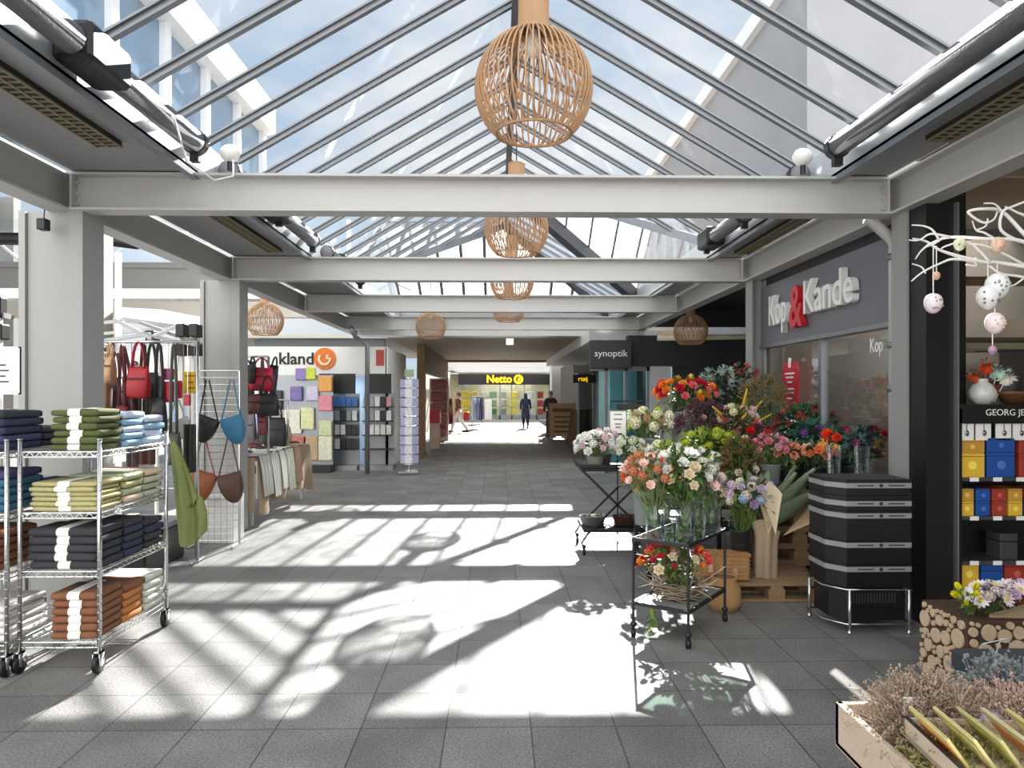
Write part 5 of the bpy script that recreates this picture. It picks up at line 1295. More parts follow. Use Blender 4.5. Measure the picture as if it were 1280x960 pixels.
bouquet('soft lilac and blush bunch in the low glass vase', (vd.x+.03, vd.y, .93), (.13, .11, .1), [(7, 'cluster', '#d4bcd0', '#a88aa8', .034), (6, 'rose', '#dccbdc', None, .03)], (vd.x, vd.y, .70), '#6f7f58', 40, .06, .02)
bouquet('white lisianthus bunch in the glass bottle at the back of the trolley', (ve.x+.02, ve.y+.05, 1.12), (.17, .14, .13), [(12, 'rose', W1, None, .033), (6, 'cluster', '#d9dcae', '#9aa84a', .033)], (ve.x, ve.y, .72), '#6d8a38', 90, .08, .03, foli2='#a3ad44')
# lower tray arrangement
lt = F_+e1*.5+e2*.45
t = thing('twig_basket', 'round twig wreath basket with moss on the lower trolley shelf', 'basket', (lt.x, lt.y, .23))
b = MB()
for k in range(60):
    a0 = rnd(0, 6.28); r0 = rnd(.11, .19); z0 = rnd(.02, .1)
    b.tube([(lt.x+r0*math.cos(a0+i*.35), lt.y+r0*math.sin(a0+i*.35), .235+z0+.02*math.sin(i+k)) for i in range(6)], .004, 4)
b.build('twigs', mat('twig', '#8a7a66', .8, var=.25), t)
MB().lathe([(0, 0), (.1, 0), (.12, .07), (.1, .07), (0, .03)], (lt.x, lt.y, .232), 18).build('dish', M_BLACK, t, True)
b = MB()
for k in range(26):
    a = rnd(0, 6.28); d = Vector((math.cos(a), math.sin(a), rnd(-.1, .6))); p = Vector((lt.x, lt.y, .31))+Vector((d.x*.12, d.y*.12, 0)); b.tube([p, p+d*.08, p+d*rnd(.13, .2)+Vector((0, 0, rnd(-.06, .08)))], [.004, .003, .0015], 4)
b.build('loose_twigs', mat('twig_pale', '#b9a68c', .8, var=.2), t)
bouquet('red amaryllis and orange tulip arrangement in the twig basket on the lower trolley shelf', (lt.x-.03, lt.y-.02, .47), (.22, .18, .11), [(5, 'lily', '#e0302c', YE, .055), (4, 'rose', '#e8475a', None, .03), (4, 'tulip', OR_, None, .028), (3, 'rose', CR, None, .028), (4, 'tulip', '#d42f55', None, .028), (3, 'cluster', '#c98c9a', None, .026)], (lt.x, lt.y, .27), '#55692f', 60, .07, .02, foli2='#8a7a3e')
# hanging ivy strand from the tray
t = F_+e1*.8
b = MB()
for k in range(26):
    z = .24-k*.007; p = Vector((t.x+.05+.02*math.sin(k), t.y-.02+.01*math.cos(k*2), z+.0)); leafgrid(b, p, Vector((rnd(-1, 1), rnd(-1, 1), -.4)), .045, .03)
b.tube([(t.x+.05, t.y-.02, .26), (t.x+.05, t.y-.02, .06)], .003, 4)
tag(b.build('ivy_strand', leafmat('#6f8a3c')), 'green trailing strand hanging over the edge of the lower trolley shelf', 'ivy')

# ---------------------------------------------------------------- second trolley with folding legs
Z2 = .87; x0, x1, y0, y1 = .84, 1.55, 7.15, 7.75
t = thing('folding_trolley', 'black trolley with crossed folding legs carrying white potted flowers', 'trolley', (1.2, 7.45, 0))
MB().rbox((x0, y0, Z2-.04), (x1, y1, Z2), .01).box((x0-.02, y0-.02, Z2), (x1+.02, y0, Z2+.03)).box((x0-.02, y0, Z2), (x0, y1, Z2+.03)).build('top_tray', M_BLACK, t)
MB().rbox((x0+.02, y0+.02, .22), (x1, y1, .26), .01).build('lower_tray', M_BLACK, t)
b = MB()
for yy in (y0+.01, y1-.01): b = MB(); b.bar((x0, yy, Z2-.02), (x1-.05, yy, .2), .02, .02, up=(0,1,0)); b.bar((x1, yy, Z2-.02), (x0+.05, yy, .2), .02, .02, up=(0,1,0)); b.tube([(x0+.05, yy, .2), (x0-.0, yy, .12), (x0+.02, yy, .05)], .01, 6); b.tube([(x1-.05, yy, .2), (x1, yy, .12), (x1-.02, yy, .05)], .01, 6); b.build('crossed_legs', M_BLACK, t)
casters(t, [Vector((x0+.02, y0, 0)), Vector((x1-.02, y0, 0)), Vector((x0+.02, y1, 0)), Vector((x1-.02, y1, 0))])
def pot(x, y, z, r, h, c, lab):
    t = thing('plant_pot', lab, 'pot', (x, y, z), 'pots on the folding trolley'); MB().lathe([(0, 0), (r*.75, 0), (r, h), (r*1.06, h), (r*.9, h), (r*.7, .02), (0, .02)], (x, y, z), 18).build('body', mat('pot'+c, c, .6, var=.1), t, True)
    MB().lathe([(0, h*.85), (r*.88, h*.85)], (x, y, z), 14).build('soil', mat('soil', '#2e241c', .95, var=.2), t)
WF = [(20, 'rose', W1, None, .036), (6, 'cluster', W1, '#8aa04a', .036)]
pot(1.0, 7.35, Z2, .1, .1, '#c9c7bc', 'pale pot at the aisle end of the folding trolley'); bouquet('dense white azalea mound at the aisle end of the folding trolley', (1.0, 7.35, 1.06), (.2, .2, .15), WF+[(5, 'rose', '#e9ccd6', None, .03)], (1.0, 7.35, .95), '#44603a', 60, .05, .025, name='potted_flower')
pot(1.36, 7.38, Z2, .1, .1, '#a0a89a', 'greenish pot at the shop end of the folding trolley'); bouquet('loose white and cream flower mound at the shop end of the folding trolley', (1.36, 7.38, 1.03), (.17, .18, .12), [(18, 'rose', W2, None, .034), (6, 'cluster', '#dfe2c8', '#8aa04a', .034)], (1.36, 7.38, .95), '#5f7c45', 80, .06, .025, name='potted_flower')
pot(1.12, 7.6, Z2, .09, .1, '#8d8d88', 'grey pot at the rear of the folding trolley'); bouquet('white mound with a pink tuft at the rear of the folding trolley', (1.12, 7.6, 1.10), (.16, .14, .14), [(9, 'rose', W1, None, .034), (9, 'cluster', '#dcbcc6', '#b08a98', .034)], (1.12, 7.6, .95), '#44603a', 50, .05, .025, name='potted_flower')
for i, (x, c, nm) in enumerate(((.98, '#8d9090', 'grey oval tin planter on the lower tray, aisle end'), (1.32, '#6b4a38', 'brown oval planter on the lower tray, shop end'))):
    t = thing('planter', nm, 'planter', (x, 7.4, .26)); MB().lathe([(0, 0), (.11, 0), (.14, .09), (.145, .09), (.13, .085), (.1, .01), (0, .01)], n=20, M=Matrix.Translation((x, 7.4, .26)) @ Matrix.Diagonal((1, .8, 1, 1))).build('body', mat('pl'+c, c, .5, .2, var=.1), t, True)
    b = MB(); 
    for k in range(40): leafgrid(b, Vector((x+rnd(-.09, .09), 7.4+rnd(-.07, .07), .34)), Vector((rnd(-1, 1), rnd(-1, 1), rnd(.2, 1))), .05, .02)
    b.build('moss', leafmat('#6a4c48' if i else '#7c8060'), t)
# price stand
t = thing('price_stand', 'black stand holding white framed price sheet behind the white azaleas', 'price stand', (xat(773, 7.9), 7.9, 0))
MB().tube([(xat(773, 7.9), 7.93, 0), (xat(773, 7.9), 7.93, zat(515, 7.9))], .008, 6).build('stem', M_BLACK, t)
b = MB(); xa, xb, za, zb = xat(762, 7.9), xat(784, 7.9), zat(548, 7.9), zat(513, 7.9); b.rbox((xa, 7.9, za), (xb, 7.915, zb), .002); b.build('sheet', M_PAPER, t)
b = MB(); e = .007
for (a_, c_) in (((xa, za), (xb, za+e)), ((xa, zb-e), (xb, zb)), ((xa, za), (xa+e, zb)), ((xb-e, za), (xb, zb))): b.box((a_[0], 7.894, a_[1]), (c_[0], 7.9, c_[1]))
for i, z_ in enumerate((518, 524, 530, 534, 543)): zz = zat(z_, 7.9); ww = (.04, .05, .035, .03, .045)[i]; b.box((xat(773, 7.9)-ww, 7.895, zz-.005), (xat(773, 7.9)+ww, 7.9, zz+(.012 if i == 4 else .004)))
b.build('frame_and_print', M_INK, t)
b = MB(); zc = zat(505, 7.9); b.tube([(xat(764, 7.9), 7.93, zc-.05), (xat(764, 7.9), 7.93, zc+.03), (xat(803, 7.9), 7.93, zc+.03), (xat(803, 7.9), 7.93, zc-.04)], .01, 6); b.rbox((xat(772, 7.9), 7.92, zc-.06), (xat(802, 7.9), 7.94, zc+.0), .01); b.build('header', M_BLACK, t)
text('Blomster', .05, M_LET, t, (xat(787, 7.9), 7.917, zc-.03), FRONT, .001) if False else None

# ---------------------------------------------------------------- tiered stand + pallets
M_PAL = mat('pallet_wood', '#8d7355', .8, var=.25, scale=7, aniso=(2, 10, 10))
def pallet(x0, y0, z, wd, dp, lab):
    t = thing('wooden_pallet', lab, 'pallet', (x0+wd/2, y0+dp/2, z), 'wooden pallets under the flowers')
    for i in range(5): y = y0+i*(dp-.1)/4; MB().rbox((x0, y, z+.122), (x0+wd, y+.1, z+.144), .003).build('top_board', M_PAL, t)
    for y in (y0, y0+dp/2-.05, y0+dp-.1): MB().rbox((x0, y, z), (x0+wd, y+.1, z+.022), .003).build('bottom_board', M_PAL, t)
    for x in (x0, x0+wd/2-.05, x0+wd-.1): MB().rbox((x, y0, z+.1), (x+.1, y0+dp, z+.122), .003).build('cross_board', M_PAL, t)
    for x in (x0, x0+wd/2-.065, x0+wd-.13):
        for y in (y0, y0+dp/2-.05, y0+dp-.1): MB().rbox((x, y, z+.022), (x+.13, y+.1, z+.1), .003).build('block', M_PAL, t)
pallet(1.74, 5.5, 0, .82, .62, 'wooden pallet on the floor carrying kraft boxes and wrapped pots')
for i in range(5): pallet(2.2+.01*(i % 2), 6.16, .145*i, .82, .62, 'wooden pallet %s of the pallet stack behind the black crates' % ['lowest', 'second from the bottom', 'in the middle', 'second from the top', 'topmost'][i])
t = thing('tiered_stand', 'dark stepped wooden stand hidden under the flower buckets', 'flower stand', (2.0, 7.4, 0))
MB().rbox((1.62, 7.42, .72), (2.95, 8.25, .75), .005).build('upper_step', M_DARK, t); MB().rbox((1.60, 6.84, .5), (3.0, 7.4, .53), .005).build('lower_step', M_DARK, t)
MB().rbox((1.28, 6.16, .42), (2.12, 6.8, .45), .005).build('front_step', M_DARK, t)
b = MB()
for (x, y, z) in ((1.65, 7.45, .72), (2.92, 7.45, .72), (1.65, 8.2, .72), (2.92, 8.2, .72), (1.63, 6.87, .5), (2.97, 6.87, .5), (1.31, 6.2, .42), (2.09, 6.2, .42), (1.31, 6.77, .42), (2.09, 6.77, .42)): b.box((x-.02, y-.02, 0), (x+.02, y+.02, z))
b.build('legs', M_DARK, t)
def setpiece(lab, px, py, d, rpx, rpy, specs, bz, br, bh, bm, blab, green='#4d6b34', foli2=None, nl=80, ll=.08, lw=.03, bx=0, rot=0):
    s_ = d/F; c = at(px, py, d); bxx = c.x+bx
    if bm is not None: bucket(bxx, d, bz, br, bh, bm, blab, group='flower buckets')
    bouquet(lab, c, (rpx*s_, min(rpx*s_*.9, .17), rpy*s_), specs, (bxx, d, bz+bh*.55), green, nl, ll, lw, foli2=foli2)
setpiece('big bouquet of orange, yellow and crimson roses in the tall grey vase', 857, 492, 7.75, 35, 18, [(9, 'rose', OR_, None, .044), (4, 'rose', '#e8a04a', None, .04), (10, 'rose', '#c81c38', None, .044), (4, 'rose', '#e8787a', None, .04), (5, 'tulip', YE, None, .036)], .75, .12, .66, M_CGREY, 'tall grey ceramic vase on the upper step', '#5a6a2e', bx=-.02)
setpiece('cream and lime hydrangea bunch in the zinc bucket beside the price stand', 816, 530, 7.7, 27, 17, [(7, 'cluster', '#e3dfc0', '#b9b86a', .055), (4, 'rose', LI, None, .04), (4, 'cluster', '#efe9d8', '#b9b86a', .05), (3, 'rose', '#cfa98a', None, .035)], .75, .1, .38, M_ZINC, 'zinc bucket on the upper step beside the price stand', '#6d7d3c')
setpiece('pale hydrangea bunch in the second zinc bucket on the upper step', 796, 527, 8.0, 14, 14, [(5, 'cluster', '#e8ead2', '#b9b86a', .05), (3, 'rose', '#d5dc70', None, .036)], .75, .08, .36, M_ZINC, 'second zinc bucket at the aisle end of the upper step', '#6d7d3c', nl=40, bx=.08)
setpiece('silvery eucalyptus branches with white tips behind the crimson roses', 898, 487, 8.05, 26, 26, [(16, 'heath', '#9aa8a0', None, .05)], .75, .09, .35, M_BBKT, 'black bucket at the back of the upper step, aisle side', '#55665c', foli2='#2d3f38', nl=130, ll=.06)
setpiece('dark green and red-tipped branches near the second steel post', 930, 480, 8.05, 18, 24, [(8, 'heath', '#a8483f', None, .04), (5, 'rose', '#c86a70', None, .03), (5, 'heath', '#c9d2c4', None, .04)], .75, .09, .35, M_BBKT, 'black bucket at the back of the upper step by the steel post', '#3e5240', nl=120, ll=.06)
setpiece('dark burgundy heather bunch below the grey vase', 884, 530, 7.2, 32, 24, [(26, 'heath', '#5a3444', None, .055), (6, 'rose', '#c9a0a8', None, .026)], .53, .12, .36, M_BBKT, 'black bucket on the lower step under burgundy heather', '#3a3a34', nl=70)
setpiece('cream wildflower bunch with yellow and red plume spikes', 925, 525, 7.1, 26, 18, [(10, 'cluster', '#ddd8b0', '#a8a860', .04), (5, 'spike', '#d8c22e', None, .055), (3, 'spike', '#c0453a', None, .055), (6, 'rose', '#e0bcc0', None, .03)], .53, .11, .36, M_ZINC, 'zinc bucket on the lower step, centre', '#6a7434', nl=90)
setpiece('brown grasses and seed-head bunch beside the steel post', 958, 500, 7.3, 24, 26, [(16, 'heath', '#7d6a48', None, .06), (6, 'spike', '#8c7a4a', None, .04)], .53, .11, .4, M_BBKT, 'black bucket on the lower step beside the steel post', '#4a5834', nl=120, ll=.12, lw=.012)
setpiece('red carnations and dusky pink bunch in front of the brown grasses', 943, 548, 6.95, 28, 16, [(5, 'rose', RD, None, .036), (9, 'rose', '#b0707a', None, .034), (8, 'heath', BU, None, .045)], .53, .1, .33, M_BBKT, 'black bucket on the lower step under the carnations', '#4d4a34', nl=60, bx=.0)
setpiece('green foliage mass with small dark flowers against the shop glass', 1010, 528, 7.0, 36, 20, [(10, 'heath', '#a3423a', None, .05), (5, 'rose', '#b85a50', None, .03)], .53, .12, .42, M_BBKT, 'black bucket on the lower step against the shop glass', '#2f5a44', foli2='#4f6e4a', nl=170, ll=.09, lw=.035, bx=-.12)
setpiece('pink ranunculus bunch on the pallet stack', 965, 560, 6.32, 22, 14, [(14, 'rose', '#e08aa0', None, .034), (5, 'rose', '#e9b4bc', None, .03), (4, 'tulip', '#c9a0b8', None, .03)], .725, .09, .26, M_CGREY, 'grey bucket at the aisle end of the pallet stack', '#56703c', nl=50)
setpiece('peach and salmon ranunculus bunch on the pallet stack', 990, 568, 6.3, 20, 10, [(13, 'rose', '#eca58a', None, .032), (4, 'rose', '#e8c4a8', None, .03)], .725, .08, .22, M_BBKT, 'black bucket beside the grey bucket on the pallet stack', '#56703c', nl=50)
setpiece('yellow, peach and orange ranunculus bunch on the pallet stack', 1026, 568, 6.3, 24, 12, [(5, 'rose', '#f0c060', None, .036), (5, 'rose', '#ef8f5c', None, .036), (5, 'rose', '#e98a78', None, .034), (3, 'rose', '#f0c4b0', None, .032)], .725, .09, .24, M_BBKT, 'black bucket in the middle of the pallet stack', '#3f5f38', nl=60)
setpiece('vivid orange-red and magenta anemone bunch against the shop glass', 1054, 552, 6.45, 24, 14, [(7, 'rose', '#f0492a', None, .04), (4, 'rose', MG, None, .036), (4, 'anemone', '#a0379a', '#2a1a2a', .036)], .725, .09, .28, M_BBKT, 'black bucket on the rear of the pallet stack', '#2f5540', nl=60)
setpiece('purple hydrangea and violet bunch behind the yellow ranunculus', 1018, 543, 6.6, 14, 10, [(4, 'cluster', '#8a45a8', '#5a2a78', .04), (3, 'rose', '#9c4a8c', None, .03)], .725, .07, .3, M_BBKT, 'small black bucket behind the middle of the pallet stack', '#2f5a48', foli2='#27584c', nl=90, ll=.1)
setpiece('blue-green foliage with crimson blooms at the shop glass end', 1088, 556, 6.2, 24, 20, [(5, 'rose', '#a8283a', None, .036), (10, 'heath', '#5a7a74', None, .05), (3, 'anemone', '#9a3f8c', None, .03)], .725, .08, .26, M_BBKT, 'black bucket at the shop end of the pallet stack', '#3f6660', foli2='#2c4c48', nl=120, ll=.08, bx=-.12)
# front step mass (centre)
setpiece('lime euphorbia and leaf mass in the centre of the display', 890, 556, 6.5, 34, 17, [(16, 'cluster', '#b3bd3e', '#8a9a2c', .034), (6, 'heath', '#8c9a3a', None, .05)], .45, .11, .34, M_ZINC, 'zinc bucket at the back of the front step', '#7d9432', foli2='#51702c', nl=140, ll=.07, lw=.035)
setpiece('white and cream stock flower mass above the glass vases', 868, 588, 6.25, 44, 24, [(12, 'rose', W1, None, .044), (8, 'cluster', '#f1efe0', '#cfd08a', .044), (7, 'tulip', '#eef0dc', None, .036), (5, 'rose', '#dfe38a', None, .034)], .45, .12, .32, M_ZINC, 'zinc bucket at the front of the front step', '#3f6b2c', foli2='#8aa63c', nl=150, ll=.09, lw=.035)
setpiece('blush and coral flower bunch at the aisle side of the front step', 806, 592, 6.35, 26, 18, [(7, 'cluster', '#cf7a52', '#a04a2a', .04), (6, 'rose', '#e9c9c0', None, .036), (5, 'tulip', '#c85a34', None, .036)], .45, .1, .3, M_CGREY, 'grey bucket at the aisle end of the front step', '#8a7a40', nl=70)
setpiece('brown berry and olive leaf bunch right of the lime euphorbia', 929, 584, 6.0, 20, 34, [(18, 'heath', '#6d5a34', None, .05), (5, 'rose', '#e6d4c4', None, .03)], .145, .1, .42, M_BBKT, 'tall black bucket standing on the floor pallet', '#5f6a34', foli2='#4a5a28', nl=150, ll=.06, lw=.03)
setpiece('lavender roses with white and yellow blooms above the kraft wrap', 938, 622, 5.72, 34, 20, [(11, 'rose', '#b8a0c8', None, .036), (6, 'rose', '#d4c6d6', None, .034), (4, 'rose', '#efe27a', None, .03), (5, 'cluster', '#e6dcd0', '#b9a98a', .034), (3, 'cluster', '#a8bccb', '#8aa0b8', .034)], .145, .09, .38, M_BBKT, 'black bucket with white tag on the floor pallet beside the kraft wrap', '#66783e', nl=60, bx=-.06)
# kraft-wrapped big leaves
t = thing('wrapped_plant', 'tall grey-green leaves wrapped in brown kraft paper on the floor pallet', 'wrapped plant', (2.14, 5.72, .145))
MB().grid(lambda u, v: Vector((2.14+(.085+.05*max(0, u-.75)*4*.5+.012*math.sin(v*37))*math.cos(2*PI*v), 5.72+(.085+.03*u+.01*math.sin(v*37))*math.sin(2*PI*v), .146+u*(.42+.05*math.sin(v*12)))), 10, 36).build('paper_wrap', M_KRAFT2, t, True)
b = MB()
for i, (a, el, L_, W_) in enumerate(((.3, 1.0, .55, .16), (-.1, 1.25, .5, .14), (2.6, 1.25, .5, .13), (.9, .9, .5, .15), (-.5, .8, .55, .2), (3.4, 1.1, .42, .12), (.1, .7, .5, .18), (.6, 1.1, .58, .16), (1.4, 1.2, .5, .14), (2.0, 1.35, .46, .12), (-.3, 1.05, .6, .15))):
    d = Vector((math.cos(a)*math.cos(el), math.sin(a)*math.cos(el), math.sin(el))); sd_ = Vector((-math.sin(a-.9), math.cos(a-.9), 0)); p0 = Vector((2.17, 5.7, .52)); nrm = d.cross(sd_).normalized()
    b.grid(lambda u, v: p0+d*L_*u+sd_*W_*1.35*(v-.5)*math.sin(PI*min(.995, u*.92+.08))**.8+nrm*(.03*abs(v-.5)*2-.07*u*u), 8, 4)
b.build('leaves', leafmat('#76846a'), t, True)
t = thing('paper_cone', 'open cones of cream and kraft wrapping paper rising among the leaves', 'wrapping paper', (2.2, 5.66, .5))
for i, (a, el, L_, c) in enumerate(((1.5, 1.2, .34, '#c9b795'), (2.0, 1.3, .42, '#d8c8a8'), (-.35, .62, .5, '#b39a76'))):
    d = Vector((math.cos(a)*math.cos(el), -.1, math.sin(el))).normalized(); p0 = Vector((2.12+.05*i, 5.60-.02*i, .5)); sd_ = d.cross(Vector((0, 1, 0))).normalized(); q_ = sd_.cross(d)
    MB().grid(lambda u, v: p0+d*L_*(u-(.25*abs(v-.5)*2)*u)+(sd_*math.sin((v-.5)*2.6)+q_*math.cos((v-.5)*2.6)*.6)*.085*u, 6, 10).build('paper_sheet', mat('pap'+c, c, .75, var=.1), t, True)
# kraft baskets / parcels
for i, (px, py, wp, hp, d, nm) in enumerate(((889, 699, 30, 30, 5.7, 'square kraft storage basket with pink tag on the floor pallet'), (920, 703, 38, 34, 5.58, 'woven kraft storage basket in front on the floor pallet'))):
    s_ = d/F; x = xat(px, d); w_ = wp*s_; h_ = hp*s_
    t = thing('kraft_basket', nm, 'basket', (x, d, .145), 'kraft baskets on the floor pallet')
    MB().rbox((x-w_/2, d-.02, .146), (x+w_/2, d+.14, .146+h_), .02).build('body', M_KRAFT, t)
    b = MB()
    for k in range(7): b.tube([(x-w_/2-.002, d-.022, .16+k*h_*.14), (x+w_/2+.002, d-.022, .16+k*h_*.14)], .004, 4)
    b.rbox((x-w_/2-.005, d-.025, .146+h_*.9), (x+w_/2+.005, d+.145, .15+h_), .006); b.build('weave', mat('weave', '#a5774a', .8, var=.2), t)
    MB().box((x-.02, d-.03, .19), (x+.015, d-.026, .25)).build('tag', mat('pinktag' if i == 0 else 'tag', '#e0b0a0' if i == 0 else '#c9a580', .6, var=.05), t)
t = thing('kraft_sack', 'crumpled kraft bag low beside the trolley', 'bag', (1.66, 5.36, 0))
MB().lathe([(0, 0), (.1, 0), (.13, .06), (.12, .16), (.09, .22), (.1, .25), (.08, .24)], (1.69, 5.34, 0), 16).build('body', M_KRAFT, t, True)
# brown sheet over the pallets
b = MB(); b.grid(lambda u, v: Vector((2.24+.5*u, 6.02+.12*v, .74+.13*u*(1-v*.3)+.01*math.sin(9*u))), 8, 4)
tag(b.build('paper_sheet', M_KRAFT2, None, True), 'loose brown paper sheet sticking out over the pallet stack', 'paper sheet')
# glass cylinders on the sill
for i, (px, d) in enumerate(((1046, 5.9), (1082, 5.75))):
    x = xat(px, d); t = thing('glass_cylinder', 'clear glass cylinder vase behind the black crates, %s one' % ['aisle side', 'shop side'][i], 'vase', (x, d, .0))
    MB().lathe([(0, 0), (.06, 0), (.06, 1.18), (.055, 1.18), (.055, .02), (0, .02)], (x, d, 0), 20).build('glass', M_VGL, t, True); MB().lathe([(0, .021), (.05, .021), (.05, .3), (0, .3)], (x, d, 0), 16).build('water', M_WATER, t, True)

# ---------------------------------------------------------------- black folding crates on a dolly
cx0, cx1, cy0, cy1 = 2.24, 2.76, 4.76, 5.13
Q = Matrix.Identity(4)
t = thing('wire_dolly', 'metal wire stand with feet carrying the black crates', 'stand', (2.5, 4.95, 0))
b = MB()
for (x, y) in ((cx0+.1, cy0-.02), (cx1-.02, cy0-.02), (cx0, cy1), (cx1, cy1)): b.tube([(x, y, .0), (x, y, .30)], .012, 8); b.sphere((x, y, .015), .02, 8, 6)
for z in (.07, .30): b.tube([(cx0+.08, cy0-.02, z), (cx1, cy0-.02, z), (cx1, cy1, z), (cx0-.02, cy1, z), (cx0-.02, cy0+.12, z)], .007, 6, closed=True)
b.build('wire_frame', M_CHROME, t, True)
CP = [(cx0+.09, cy0), (cx1, cy0), (cx1, cy1), (cx0, cy1), (cx0, cy0+.12)]
M_BAND = mat('crate_band', '#8c8c8c', .5, var=.1)
def crate(z, h, bandz, lab, text_=True):
    t = thing('folding_crate', lab, 'crate', (2.5, 4.95, z), 'black crates stacked on the wire stand')
    b = MB(); b.prism(CP, 'z', z, z+h-.008); P2 = [(2.5+(x-2.5)*1.015, 4.95+(y-4.95)*1.015) for x, y in CP]; b.prism(P2, 'z', z+h-.03, z+h-.002); b.prism(P2, 'z', z, z+.012)
    b.build('body', M_BLACK, t)
    if bandz:
        P3 = [(2.5+(x-2.5)*1.022, 4.95+(y-4.95)*1.022) for x, y in CP]; b = MB(); b.prism(P3, 'z', z+bandz, z+bandz+.034); bd_ = b.build('printed_band', M_BAND, t)
        b = MB(); yb = 4.95+(cy0-4.95)*1.022-.001
        b.lathe([(0, 0), (.013, 0)], n=12, M=Matrix.Translation((2.56, yb, z+bandz+.017)) @ Matrix.Rotation(PI/2, 4, 'X'))
        for (xa, xb) in ((2.40, 2.51), (2.61, 2.72)): b.box((xa, yb-.0005, z+bandz+.013), (xb, yb, z+bandz+.021))
        b.build('printing', M_INK, bd_)
z = .31
for i, (h, bz, nm) in enumerate(((.155, .105, 'lowest printed black crate on the wire stand'), (.155, .11, 'second black crate from the bottom of the stack on the wire stand'), (.20, .15, 'tall plain-fronted black crate in the middle of the stack'), (.10, .03, 'second black crate from the top of the stack'), (.11, .05, 'topmost black crate of the stack on the wire stand'))):
    crate(z, h, bz, nm); z += h+.001
b = MB(); b.prism([(2.5+(x-2.5)*.9, 4.95+(y-4.95)*.9) for x, y in CP], 'z', .085, .295)
t = thing('folding_crate', 'black slotted crate hanging inside the wire stand below the stack', 'crate', (2.5, 4.95, .08), 'black crates stacked on the wire stand'); b.build('body', M_BLACK, t)
b = MB()
for k in range(16): b.box((2.36+k*.02, 4.775, .2), (2.367+k*.02, 4.785, .27))
b.build('slots', M_SHG, t)

# ---------------------------------------------------------------- front corner display: crate of dried flowers
BEFORE = set(bpy.data.objects)
M_PALE = mat('pale_crate', '#c4b09c', .7, var=.12, scale=4, aniso=(3, 20, 20))
t = thing('display_table', 'brown wooden display table under the pale crate at the corner', 'table', (1.55, 1.7, 0))
MB().rbox((1.0, 1.15, .735), (2.6, 2.12, .77), .005).build('tabletop', mat('brown_table', '#6a4b33', .6, var=.15), t)
for (x, y) in ((1.06, 1.2), (2.54, 1.2), (1.06, 2.06), (2.54, 2.06)): MB().rbox((x-.03, y-.03, .1375), (x+.03, y+.03, .735), .004).build('leg', mat('brown_table', '#6a4b33'), t)
t = thing('wooden_crate', 'pale whitewashed wooden crate holding dried flowers', 'crate', (1.4, 1.9, .772))
x0, x1, y0, y1 = .93, 2.1, 1.42, 2.14
b = MB(); h = .12
b.rbox((x0, y0, .772), (x0+.02, y1, .772+h), .003); b.rbox((x0, y1-.02, .772), (x1, y1, .772+h), .003); b.rbox((x0, y0, .772), (x1, y0+.02, .772+h), .003); b.rbox((x1-.02, y0, .772), (x1, y1, .772+h), .003); b.box((x0, y0, .772), (x1, y1, .785)); b.build('body', M_PALE, t)
def dried(lab, c, rad, col, n, L_=.09, leafy=False, base=.79, kind='dried_flowers'):
    c = Vector(c); b = MB()
    for i in range(n):
        a = rnd(0, 6.283); el = rnd(-.15, 1.5); d = Vector((math.cos(a)*math.cos(el), math.sin(a)*math.cos(el), math.sin(el))); q = rnd(.1, .95)
        p = c+Vector((d.x*rad[0]*q, d.y*rad[1]*q, d.z*rad[2]*q)); dd = (d+Vector((rnd(-.8, .8), rnd(-.8, .8), rnd(-.4, .8)))).normalized()
        e_ = p+dd*L_*rnd(.4, 1.0); mid = p.lerp(e_, .5)+Vector((rnd(-.012, .012), rnd(-.012, .012), rnd(-.006, .012)))
        b.tube([p, mid, e_], [.0012, .0011, .0008], 3, cap=False)
        if i % 2 == 0:
            s2 = rnd(.002, .004)*(1.6 if leafy else 1)
            for qq in range(3):
                f_ = e_+Vector((rnd(-.008, .008), rnd(-.008, .008), rnd(-.006, .008))); b.sphere(f_, s2, 4, 3)
    b.tube([c, (c.x, c.y, base)], min(rad[0], rad[1])*.5, 8)
    o = b.build(kind, mat('dry'+col, col, .9, var=.35, scale=40)); return tag(o, lab, 'dried flowers', 'dried flower bunches in the pale crate')
dried('large bunch of sand-pink dried heather filling the crate corner', (1.10, 1.98, .87), (.15, .13, .1), '#a08c7a', 2600)
dried('olive dried moss bunch spilling over the aisle side of the pale crate', (1.06, 1.78, .85), (.12, .14, .07), '#8c8452', 1500, .07)
dried('blush dried flower bunch in the middle of the pale crate', (1.28, 1.95, .87), (.12, .12, .09), '#b59a8a', 1500)
dried('yellow green dried bunch beside the seed packets', (1.36, 1.88, .86), (.1, .1, .07), '#a6a04e', 1100, .06)
dried('brown dried seed heads at the front rim of the pale crate', (1.17, 1.66, .83), (.14, .16, .06), '#7a6650', 1500, .07)
dried('grey-blue dried eryngium bunch at the rear of the pale crate', (1.35, 2.06, .90), (.15, .06, .09), '#74797a', 800, .08, True)
dried('dark slate dried thistles at the rear shop end of the pale crate', (1.58, 2.05, .88), (.15, .07, .08), '#4c5052', 800, .08, True)
dried('rusty dried grass tuft beside the dark thistles', (1.50, 1.98, .86), (.09, .09, .08), '#8a6a52', 700, .07)
